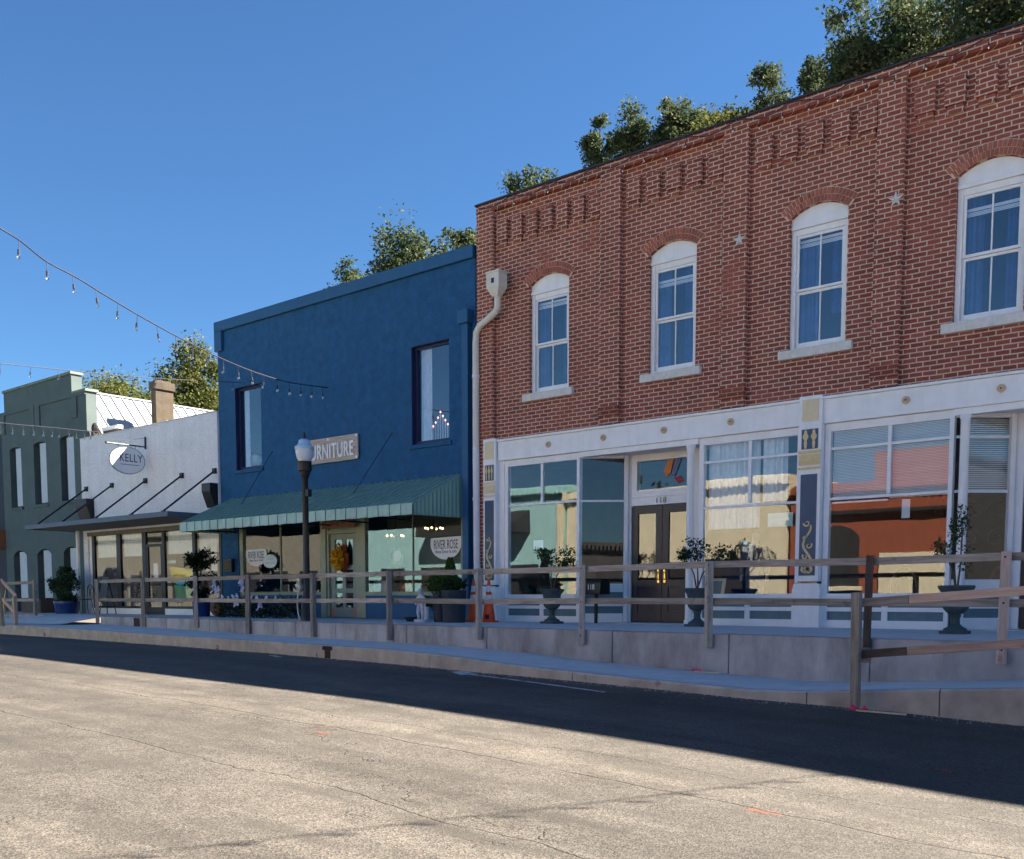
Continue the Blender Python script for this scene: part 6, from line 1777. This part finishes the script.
# marking stakes lying on the ground
def stake(p, q, label):
    r = thing('survey_stake', label, 'stake', p)
    b = MB(); b.obox(p, q, 0.025, 0.018); b.build('stick', M['stake'], r)
    b = MB(); rg = random.Random(int(p[0] * 10)); pv = Vector(p)
    for i in range(14):
        d = Vector((rg.gauss(0, 1), rg.gauss(0, .6), abs(rg.gauss(0, .7)))).normalized(); b.leaf(pv + Vector((rg.uniform(-.06, .10), 0, .01)), d, Vector((rg.gauss(0, 1), rg.gauss(0, 1), 1)).normalized(), .06, .035)
    b.build('flagging', M['pink'], r)
zs = z_walk(-7.3) + 0.012
stake((-7.33, 12.48, zs), (-6.92, 12.47, zs), 'pale stake with pink flagging lying on the pavement')
stake((-4.33, 10.80, z_road(-4.33, 10.8) + .03), (-3.82, 10.88, z_road(-3.82, 10.88) + .025), 'pale stake with pink flagging lying on the road by the ramp post')

# ================================================================== THINGS INSIDE THE WINDOWS
# candle arch and little ornaments in the upper windows of the blue building
ca = thing('candle_arch', 'pyramid of lit white candles in the right upper window of the blue building', 'candles', (-16.75, D + 0.40, 4.1))
b = MB(); b.box(-17.05, -16.50, D + 0.36, D + 0.46, 4.08, 4.14); b.build('base', M['sign_white'], ca)
for i, h in enumerate((.28, .36, .46, .58, .48, .38, .28)):
    x = -17.01 + i * .078
    b = MB(); b.tube([(x, D + .41, 4.14), (x, D + .41, 4.14 + h)], .014, 8); cd = b.build('candle', M['sign_white'], ca)
    b = MB(); b.ball((x, D + .41, 4.165 + h), (.017, .017, .028), 8, 6); b.build('flame', M['candle_tip'], cd)
r = thing('ribbon_bow', 'red ribbon decoration beside the candles in the blue upper window', 'decoration', (-17.4, D + 0.42, 4.2))
b = MB(); rg = random.Random(5)
b.cloud((-17.42, D + .45, 4.33), (.13, .05, .10), 60, .12, rg); b.tube([(-17.42, D + .45, 4.08), (-17.42, D + .45, 4.3)], .015, 6); b.build('bow', M['red'], r)
r = thing('snow_globe', 'glass snow globe with coloured figures in the left upper window of the blue building', 'ornament', (-24.0, D + 0.45, 4.06))
b = MB(); b.lathe([(.16, 0), (.15, .08), (.12, .10)], (-24.0, D + .5, 4.06), 16); b.build('base', M['red'], r, smooth=True)
b = MB(); b.ball((-24.0, D + .5, 4.30), .17, 16, 10); b.build('globe', M['bulb_white'], r, smooth=True)
b = MB(); b.lathe([(.10, 0), (.005, .62)], (-24.32, D + .55, 4.07), 10); tag(b.build('ornament_tree', M['straw']), 'brown cone-shaped ornament tree beside the snow globe', 'ornament')

def pumpkin(x, y, z, rr, label, mat, hgt=0.75):
    r = thing('pumpkin', label, 'pumpkin', (x, y, z), 'pumpkins in the shop windows')
    b = MB(); b.ball((x, y, z + rr * hgt), (rr, rr, rr * hgt), 32, 12, 0.10, 8); b.build('body', mat, r, smooth=True)
    b = MB(); b.tube([(x, y, z + rr * hgt * 1.85), (x + .02, y, z + rr * hgt * 2.35)], [.03, .018], 6); b.build('stem', M['straw'], r)
# white shop window
dsp = boxes('display_step', M['brown_box'], [(-28.0, -26.35, D + .20, D + 1.2, 0.013, 0.26)], None) if False else None
b = MB(); b.box(-28.15, -25.1, D + 0.13, D + 1.3, 0.013, 0.25); tag(b.build('display_step', M['brown_box']), 'low brown display step inside the white shop window carrying pumpkins', 'shelf')
pumpkin(-27.6, D + .48, .251, .30, 'pale grey-pink pumpkin in the window of the white shop', M['pumpkin_pale'], .9)
pumpkin(-27.0, D + .42, .251, .24, 'orange pumpkin beside the pale one in the white shop window', M['pumpkin'])
pumpkin(-26.52, D + .42, .251, .18, 'small orange pumpkin at the right end of the white shop display', M['pumpkin'])
r = thing('display_board', 'bright yellow slant-ended board in the window of the white shop', 'display', (-27.6, D + .9, 1))
b = MB(); b.prism([(-28.05, 1.46), (-26.55, 1.30), (-26.75, 1.0), (-27.8, 0.96)], 'y', D + .18, D + .22); b.build('board', M['yellow'], r)
b = MB(); b.obox((-27.7, D + .26, .26), (-27.7, D + .26, 1.2), .04, .04); b.obox((-26.8, D + .26, .26), (-26.8, D + .26, 1.2), .04, .04); b.build('stand', M['dark_frame'], r)
b = MB(); b.box(-28.06, -27.6, D + .16, D + .175, 1.53, 1.63); b.build('card', M['paper'], r)
r = thing('display_board', 'green board with a blue top edge below the yellow board in the white shop', 'display', (-27.5, D + .8, .6))
b = MB(); b.prism([(-27.75, 0.90), (-26.5, 0.86), (-26.5, 0.45), (-27.6, 0.47)], 'y', D + .16, D + .175); b.build('board', M['green_paint'], r)
b = MB(); b.prism([(-27.6, .905), (-26.6, .87), (-26.6, .95), (-27.55, .99)], 'y', D + .155, D + .172); b.build('edge', M['sky_paint'], r)
b = MB(); b.box(-27.4, -27.35, D + .18, D + .21, .26, .9); b.box(-26.8, -26.75, D + .18, D + .21, .26, .88); b.build('stand', M['dark_frame'], r)
r = thing('display_board', 'bright blue panel at the right edge of the white shop window', 'display', (-25.4, D + .3, 1))
b = MB(); b.box(-25.75, -25.12, D + .12, D + .14, .82, 1.16); b.box(-25.45, -25.40, D + .14, D + .17, .25, .9); b.build('board', M['sky_paint'], r)
r = thing('window_notices', 'cluster of white paper notices on the right pane of the white shop', 'notices', (-25.7, D, 1.7))
b = MB()
for x, z, wd, h in ((-26.05, 1.80, .30, .22), (-25.62, 1.80, .36, .26), (-25.95, 1.52, .26, .22), (-25.6, 1.52, .30, .22), (-25.92, 1.26, .24, .18), (-25.58, 1.26, .30, .2), (-25.75, 1.05, .2, .14)):
    b.box(x, x + wd, D + 0.05, D + 0.054, z, z + h)
b.build('paper', M['paper'], r)
b = MB(); b.box(-28.66, -28.40, D + 0.046, D + 0.05, 1.05, 1.55); tag(b.build('door_notice', M['paper']), 'tall white notice on the glass door of the white shop', 'notice')
r = thing('flower_pot', 'terracotta flower pot with green plant behind the white shop glass', 'plant', (-29.9, D + .4, 0))
b = MB(); b.lathe([(.13, .013), (.19, .26), (.20, .26), (.2, .31)], (-29.9, D + .45, 0), 20); b.build('pot', M['terracotta'], r, smooth=True)
b = MB(); b.cloud((-29.9, D + .45, .62), (.34, .3, .34), 420, .1, random.Random(3)); b.build('foliage', M['leaf_shrub'], r)
# blue shop, right window
def chandelier(x, y, z, label, k):
    r = thing('chandelier', label, 'chandelier', (x, y, 3.28))
    b = MB(); b.tube([(x, y, 3.28), (x, y, z + .1)], .008, 6); b.ball((x, y, z + .08), .05, 8, 6)
    for i in range(k):
        a = 6.28 * i / k; b.tube([(x, y, z + .06), (x + .13 * math.cos(a), y + .13 * math.sin(a), z - .02), (x + .22 * math.cos(a), y + .22 * math.sin(a), z + .04)], .008, 5)
    b.build('arms', M['dark_frame'], r)
    for i in range(k):
        a = 6.28 * i / k; b = MB(); b.ball((x + .22 * math.cos(a), y + .22 * math.sin(a), z + .08), .028, 8, 6); b.build('bulb', M['warm_bulb'], r)
chandelier(-19.6, 18.3, 2.02, 'lit warm chandelier behind the left part of the blue shop right window', 5)
chandelier(-18.2, 18.3, 2.15, 'lit warm chandelier nearest the right edge of the blue shop window', 6)
r = thing('round_mirror', 'round black-rimmed mirror on a curved stand in the blue shop window', 'mirror', (-18.25, D + .45, .9))
b = MB(); b.tube([(-18.05, D + .25, 1.5), (-18.05, D + .22, 1.5)], .22, 24); b.tube([(-17.92, D + .24, 1.33), (-18.0, D + .24, 1.1), (-18.2, D + .3, .9), (-18.2, D + .4, .605)], .045, 8); b.build('stand', M['black'], r)
b = MB(); b.tube([(-18.05, D + .218, 1.5), (-18.05, D + .21, 1.5)], .13, 24); b.build('disc', M['pumpkin_pale'], r)
b = MB(); b.box(-18.95, -16.0, D + .35, D + 1.0, .52, .60)
for x in (-18.9, -16.1): b.box(x, x + .06, D + .4, D + .46, .013, .52); b.box(x, x + .06, D + .9, D + .96, .013, .52)
tag(b.build('display_table', M['interior_floor']), 'long low wooden display table behind the blue shop right window', 'table')
pumpkin(-18.05, D + .6, .601, .2, 'orange pumpkin on the display table in the blue shop window', M['pumpkin'])
b = MB(); b.box(-19.2, -18.75, D + .5, D + .54, .605, .92)
tag(b.build('picture_card', M['paper']), 'white card print standing on the blue shop display table', 'picture')
b = MB(); b.box(-19.0, -18.85, D + .2, D + .21, 1.35, 1.68); b.build('x', M['paper']) if False else None
# left window dark goods
b = MB(); b.box(-23.8, -21.2, D + .3, D + 1.0, .62, .68)
for x in (-23.7, -21.3): b.box(x, x + .06, D + .35, D + .41, .013, .62); b.box(x, x + .06, D + .9, D + .96, .013, .62)
tag(b.build('display_table', M['interior_floor']), 'wooden display table behind the blue shop left window', 'table')
for i, (x, h, m_) in enumerate(((-22.3, .35, 'paper'), (-21.9, .25, 'pumpkin_pale'), (-21.55, .42, 'planter'))):
    b = MB(); b.lathe([(.07, 0), (.11, h * .4), (.06, h * .8), (.08, h)], (x, D + .6, .681), 14)
    tag(b.build('vase', M[m_], smooth=True), ['white vase on the left display table of the blue shop', 'short pale vase on the left display table of the blue shop', 'tall dark vase on the left display table of the blue shop'][i], 'vase')
# brick building, left window
b = MB(); b.box(-14.3, -12.6, D + .55, D + 1.2, .70, .76)
for x in (-14.2, -12.75): b.box(x, x + .06, D + .6, D + .66, .012, .70); b.box(x, x + .06, D + 1.1, D + 1.16, .012, .70)
tag(b.build('dining_table', M['dark_frame']), 'dark table behind the far left pane of the brick building', 'table')
b = MB(); b.box(-13.72, -13.46, D + .046, D + .05, 1.50, 1.70); tag(b.build('pane_notice', M['paper']), 'small white notice in the left storefront pane above the urn', 'notice')
# middle window: mannequin, picture, sign, cloth-covered table
mq = thing('mannequin', 'mannequin in a slate blue suit and white shirt in the middle window', 'mannequin', (-9.05, D + .9, .012))
mx_, my_ = -9.05, D + .9
V = [(mx_, my_, .95), (mx_, my_, 1.12), (mx_, my_, 1.30), (mx_, my_, 1.46), (mx_, my_, 1.53), (mx_, my_ - .01, 1.62), (mx_, my_ - .01, 1.74),
     (mx_ - .10, my_, .88), (mx_ - .11, my_, .48), (mx_ - .11, my_ + .01, .09), (mx_ - .12, my_ - .12, .05),
     (mx_ + .10, my_, .88), (mx_ + .11, my_, .48), (mx_ + .11, my_ + .01, .09), (mx_ + .12, my_ - .12, .05),
     (mx_ - .18, my_, 1.42), (mx_ - .25, my_, 1.15), (mx_ - .26, my_ - .05, .90), (mx_ - .26, my_ - .06, .80),
     (mx_ + .18, my_, 1.42), (mx_ + .25, my_, 1.15), (mx_ + .26, my_ - .05, .90), (mx_ + .26, my_ - .06, .80)]
body = skin_body('body', V, Ed, [.13, .13, .14, .10, .055, .085, .07, .09, .065, .045, .04, .09, .065, .045, .04, .06, .05, .035, .035, .06, .05, .035, .035], M['skin_form'], mq)
V2 = [V[0], V[1], V[2], V[3], V[7], V[8], (V[9][0], V[9][1], .13), V[11], V[12], (V[13][0], V[13][1], .13), V[15], V[16], (V[17][0], V[17][1], .92), V[19], V[20], (V[21][0], V[21][1], .92)]
E2 = [(0, 1), (1, 2), (2, 3), (0, 4), (4, 5), (5, 6), (0, 7), (7, 8), (8, 9), (3, 10), (10, 11), (11, 12), (3, 13), (13, 14), (14, 15)]
skin_body('suit', V2, E2, [.155, .15, .165, .11, .11, .085, .08, .11, .085, .08, .085, .066, .05, .085, .066, .05], M['suit'], mq)
b = MB(); b.prism([(mx_ - .055, 1.50), (mx_ + .055, 1.50), (mx_ + .01, 1.18), (mx_ - .01, 1.18)], 'y', my_ - .185, my_ - .16); b.build('shirt', M['sign_white'], mq)
b = MB(); b.box(-9.95, -8.35, D + 1.25, D + 1.9, .013, 1.22); tag(b.build('covered_table', M['navy_cloth'], bevel=0.02), 'high table under navy cloth behind the suited mannequin', 'table')
r = thing('framed_picture', 'small cream framed picture leaning in the middle window', 'picture', (-9.5, D + .3, .5))
b = MB(); b.obox((-9.55, D + .28, .52), (-9.55, D + .38, .86), .36, .02, (0, -1, 0)); b.build('frame', M['cream'], r)
b = MB(); b.obox((-9.55, D + .276, .57), (-9.55, D + .356, .81), .22, .02, (0, -1, 0)); b.build('print', M['teal_panel'], r)
b = MB(); b.box(-9.68, -9.42, D + .38, D + .42, .013, .6); b.build('stand', M['dark_frame'], r)
r = thing('window_sign', 'pale turquoise paper sign in the upper right of the middle window', 'sign', (-8.15, D + .05, 1.85))
b = MB(); b.box(-8.40, -7.93, D + .05, D + .054, 1.74, 1.98); b.build('paper', M['paper_teal'], r)
b = MB(); b.box(-8.34, -8.0, D + .0475, D + .0497, 1.84, 1.88); b.build('lettering', M['paper'], r)
# right window: hanging tag, iron scroll panel, two round-backed chairs
b = MB(); b.box(-6.06, -5.93, D + .048, D + .052, 1.78, 2.08); tag(b.build('window_tag', M['paper']), 'narrow white tag hanging in the right-hand shop window below the blinds', 'notice')
r = thing('iron_scroll', 'black wrought iron scroll panel behind the right-hand entrance side window', 'wall decoration', (-5.3, D + 1.6, 1.7))
b = MB()
for qx in (-5.85, -5.45, -5.05):
    for s_, zc in ((1, 1.5), (-1, 1.95)):
        b.tube([(qx + s_ * .19 * (1 - t / 30) * math.cos(t * .33), D + 1.6, zc + .19 * (1 - t / 30) * math.sin(t * .33)) for t in range(26)], .014, 5)
b.obox((-6.05, D + 1.6, 1.25), (-4.85, D + 1.6, 1.25), .03, .03); b.obox((-6.05, D + 1.6, 2.2), (-4.85, D + 1.6, 2.2), .03, .03)
b.build('scroll', M['black'], r)
def bentwood(x, y, label, rot):
    r = thing('dining_chair', label, 'chair', (x, y, .012), 'chairs behind the right shop window')
    b = MB(); b.lathe([(.2, .45), (.21, .47), (.2, .49)], (x, y, 0), 18); b.build('seat', M['plank_orange'], r, smooth=True)
    for a in (.8, 2.3, 3.9, 5.4):
        b = MB(); b.tube([(x + .15 * math.cos(a), y + .15 * math.sin(a), .45), (x + .2 * math.cos(a), y + .2 * math.sin(a), .012)], .016, 6); b.build('leg', M['plank_orange'], r)
    b = MB(); c_, s_ = math.cos(rot), math.sin(rot)
    b.tube([(x + c_ * .22 * math.cos(t * math.pi / 14) - s_ * .18, y + s_ * .22 * math.cos(t * math.pi / 14) + c_ * .18, .48 + .52 * math.sin(t * math.pi / 14) ** .8) for t in range(15)], .02, 8)
    b.tube([(x + c_ * .13 * math.cos(t * math.pi / 14) - s_ * .18, y + s_ * .13 * math.cos(t * math.pi / 14) + c_ * .18, .48 + .38 * math.sin(t * math.pi / 14) ** .8) for t in range(15)], .012, 8)
    b.build('backrest', M['plank_orange'], r)
bentwood(-6.25, D + .75, 'bentwood chair in the middle of the right-hand shop window', 0.3)
bentwood(-4.95, D + 1.1, 'bentwood chair behind the right-hand entrance side window', -0.5)
r = thing('glass_ornament', 'blue and orange stained glass parrot ornament in the transom above the door 118', 'ornament', (-10.75, YD + .03, 3.0))
b = MB(); b.prism([(-10.86, 3.18), (-10.72, 3.20), (-10.80, 2.92), (-10.90, 2.86), (-10.95, 2.98)], 'y', YD + .02, YD + .03); b.build('wing', M['pumpkin'], r)
b = MB(); b.prism([(-10.70, 3.2), (-10.55, 3.2), (-10.70, 2.86), (-10.78, 2.88)], 'y', YD + .02, YD + .03); b.build('body', M['blue_glaze'], r)
b = MB(); b.prism([(-10.72, 2.84), (-10.58, 2.86), (-10.50, 2.76), (-10.62, 2.72)], 'y', YD + .02, YD + .03); b.build('tail', M['red'], r)

# ================================================================== STRING LIGHTS
def bulb_mesh():
    b = MB(); b.tube([(0, 0, 0), (0, 0, -.15)], .0055, 5); b.cur = 0
    b.tube([(0, 0, -.145), (0, 0, -.215)], .019, 8); b.cur = 1
    b.lathe([(.008, -.295), (.020, -.285), (.029, -.262), (.026, -.238), (.015, -.215)], (0, 0, 0), 10)
    me = bpy.data.meshes.new('light_bulb'); me.from_pydata(b.v, [], b.f); me.materials.append(M['cable']); me.materials.append(M['bulb']); me.polygons.foreach_set('material_index', b.mi); me.update()
    return me
BM = bulb_mesh()
def string_light(label, pts, spacing, start=0.2, sc=1.0, rad=0.011):
    r = thing('string_light', label, 'string lights', pts[0], 'strings of light bulbs')
    P = [Vector(p) for p in pts]
    # smooth the polyline
    Q = []
    for i in range(len(P) - 1):
        p0, p1, p2, p3 = P[max(i - 1, 0)], P[i], P[i + 1], P[min(i + 2, len(P) - 1)]
        for k in range(5):
            t = k / 5
            Q.append(0.5 * ((2 * p1) + (p2 - p0) * t + (2 * p0 - 5 * p1 + 4 * p2 - p3) * t * t + (3 * p1 - p0 - 3 * p2 + p3) * t ** 3))
    Q.append(P[-1])
    b = MB(); b.tube(Q, rad, 6); b.build('cable', M['cable'], r, smooth=True)
    rg = random.Random(len(pts)); acc = -start
    for a, c in zip(Q, Q[1:]):
        l = (c - a).length
        while acc + l > 0:
            t = max(0, -acc) / l if acc < 0 else 0
            p = a.lerp(c, min(1, t))
            ob = bpy.data.objects.new('light_bulb', BM); COL.objects.link(ob); ob.parent = r
            ob.location = p - ORI[r.name]; ob.rotation_euler = (rg.uniform(-.12, .12), rg.uniform(-.12, .12), 0); ob.scale = (sc, sc, sc)
            acc -= spacing * rg.uniform(.93, 1.07)
        acc += l
    return r
s1 = [(-15.2, 5.0, 6.25), (-15.97, 7.0, 5.96), (-16.15, 7.4, 5.90), (-16.34, 7.85, 5.77), (-16.63, 8.5, 5.72), (-16.85, 8.99, 5.65), (-17.06, 9.46, 5.59), (-17.26, 9.93, 5.53), (-17.66, 10.84, 5.44), (-18.18, 12.02, 5.36), (-18.77, 13.34, 5.34), (-19.35, 14.67, 5.40), (-19.77, 15.63, 5.52), (-20.21, 16.66, 5.67)]
string_light('sagging string of clear bulbs from the upper left to the blue wall', s1, 0.56, 0.3)
s2 = [(-20.3, 7.8, 4.86), (-20.78, 9, 5.04), (-21.48, 10.75, 5.29), (-21.84, 11.65, 5.42), (-22.51, 13.33, 5.68), (-23.46, 15.69, 6.10), (-23.83, 16.66, 6.28)]
string_light('thin string of bulbs crossing above the green parapet to the blue corner', s2, 0.8, 0.5, 0.75, 0.008)
s3 = [(-24.2, 9.8, 4.5), (-25.52, 11, 4.68), (-27.04, 12.41, 4.95), (-28.84, 14.08, 5.28), (-30.83, 15.93, 5.63), (-31.55, 16.62, 5.78)]
string_light('string of bulbs passing low before the green building windows', s3, 0.75, 0.3, 0.9, 0.010)
s5 = [(2.1, 16.64, 5.9), (1.2, 13.6, 5.6), (0.3, 11, 5.45), (-0.5, 8.7, 5.5), (-1.3, 6.3, 5.7), (-2.2, 3.6, 6.2)]
string_light('string of bulbs over the street just outside the right side of the picture', s5, 0.56, 0.3, 1.0, 0.010)
s4 = []
x = -15.08
while x < 6.2:
    s4.append((x, D - 0.165, 8.655 + 0.05 * math.sin(x * 6.1))); x += 0.26
string_light('string of small bulbs clipped along the brick parapet', s4, 0.47, 0.05, 0.6, 0.008)

# ================================================================== TREES BEHIND THE ROOFS
def tree(label, x, y, top, rx, rz, mat, seed, n=3600, clumps=22, leaf=0.17, name='tree', base=-2.2, dense=0.34, lift=0.28):
    rg = random.Random(seed)
    R_ = rx; rx = R_ * 0.74; rz = max(1.5, R_ * 1.5); n = int(n * 2.6); clumps = max(14, int(clumps * 1.1)); dense = 0.42 * R_ / rx; top += lift
    r = thing(name, label, 'tree', (x, y, base), 'trees behind the roofs')
    cz = top - rz * 0.93 - R_ * 0.42
    b = MB(); tips = []
    b.tube([(x, y, base), (x + .1, y, base + (cz - base) * .5), (x - .05, y + .1, cz - rz * .55)], [0.34, 0.26, 0.10], 10)
    C = []
    for i in range(clumps):
        while True:
            q = Vector((rg.uniform(-1, 1), rg.uniform(-1, 1), rg.uniform(-1, 1)))
            if 0.25 < q.length <= 1: break
        q *= 0.93
        p = Vector((x + q.x * rx, y + q.y * rx, cz + q.z * rz)); C.append(p)
        s = Vector((x - .03, y + .05, cz - rz * rg.uniform(.5, .9)))
        b.tube([s, s.lerp(p, .5) + Vector((0, 0, -.1)), p], [.06, .035, .01], 5)
    b.build('trunk', M['bark'], r)
    b = MB()
    S = []
    for p in C:
        big = rg.uniform(.75, 1.25) * dense * rx
        for _ in range(5):
            q = Vector((rg.gauss(0, 1), rg.gauss(0, 1), rg.gauss(0.15, .8))).normalized() * big * rg.uniform(.5, 1.15)
            S.append((p + q, big * rg.uniform(.28, .55)))
    per = n // len(S)
    for p, q_ in S:
        for _ in range(int(per * rg.uniform(.4, 1.7))):
            v_ = Vector((rg.gauss(0, 1), rg.gauss(0, 1), rg.gauss(0, .8))).normalized() * (rg.random() ** 0.45) * q_ * 2.0
            q = p + v_
            d = Vector((rg.gauss(0, 1), rg.gauss(0, 1), rg.gauss(.1, .7))).normalized()
            l = leaf * rg.uniform(.5, 1.3)
            b.leaf(q, d, Vector((rg.gauss(0, 1), rg.gauss(0, 1), rg.gauss(.4, 1))).normalized(), l, l * rg.uniform(.45, .7))
    b.build('crown', mat, r)
    return r
O_, G_ = M['leaf_oak'], M['leaf_gold']
tree('yellow-green bushy tree left of the chimney, behind the white metal roof', -67.6, 38, 17.45, 3.74, 3.2, G_, 1, 17981, 26, .22)
tree('taller gold-green tree between the chimney and the blue building', -56.0, 36, 16.30, 2.32, 4.2, G_, 2, 9520, 30, .21)
tree('low treetop peeping over the left half of the blue roof', -39.76, 34, 16.88, 1.32, 3.0, O_, 3, 4368, 18, .17)
tree('rounded olive treetop above the right half of the blue roof', -34.01, 33, 16.73, 2.09, 3.2, O_, 4, 8970, 26, .18)
tree('dark treetop touching the left corner of the brick building', -37.53, 40, 19.73, 0.99, 3.2, O_, 5, 2640, 14, .17)
tree('single treetop just over the left end of the brick parapet', -33.04, 40, 21.48, 1.32, 3.2, O_, 6, 3380, 16, .18)
tree('small sparse treetop at the left of the row above the brick parapet', -25.98, 36, 20.11, 0.80, 3.2, O_, 7, 3000, 14, .135)
tree('olive treetop second in the row above the brick parapet', -23.39, 35, 19.74, 1.14, 3.2, O_, 8, 4480, 18, .135)
tree('broad dense treetop in the middle of the row above the brick parapet', -21.87, 35.6, 19.90, 1.06, 3.2, O_, 9, 6188, 18, .135)
tree('golden-topped tree right of the broad treetop above the parapet', -19.7, 35, 19.46, 1.39, 3.2, G_, 10, 5880, 18, .135)
tree('small dark treetop standing apart above the third pilaster', -18.9, 37, 20.43, 0.92, 3.2, O_, 11, 2800, 13, .135)
tree('slender treetop left of the two big oaks at upper right', -17.04, 37, 20.36, 0.90, 3.4, O_, 12, 4003, 14, .135)
tree('tall oak with a pointed crown near the top of the picture', -14.18, 34, 20.00, 1.38, 3.6, O_, 13, 9728, 22, .14)
tree('big leafy oak reaching the top edge above the right parapet', -12.1, 34, 19.80, 1.72, 3.6, O_, 14, 10920, 30, .14)
tree('big dark oak at the top right corner of the picture', -9.61, 33, 19.30, 1.98, 3.6, O_, 15, 10920, 30, .14)
tree('oak beyond the right edge of the picture', -6.2, 33, 20.0, 2.2, 3.6, O_, 16, 3800, 22, .2)
r = tree('tree standing across the street behind the teal building', -41.0, -24.0, 10.5, 4.5, 4.0, O_, 17, 3000, 22, .4, base=-1.4); r['group'] = 'trees across the street'
r = tree('tree standing across the street beside the dark store', 13.5, -21.0, 9.0, 4.5, 4.5, O_, 18, 3000, 22, .4, base=-1.4); r['group'] = 'trees across the street'
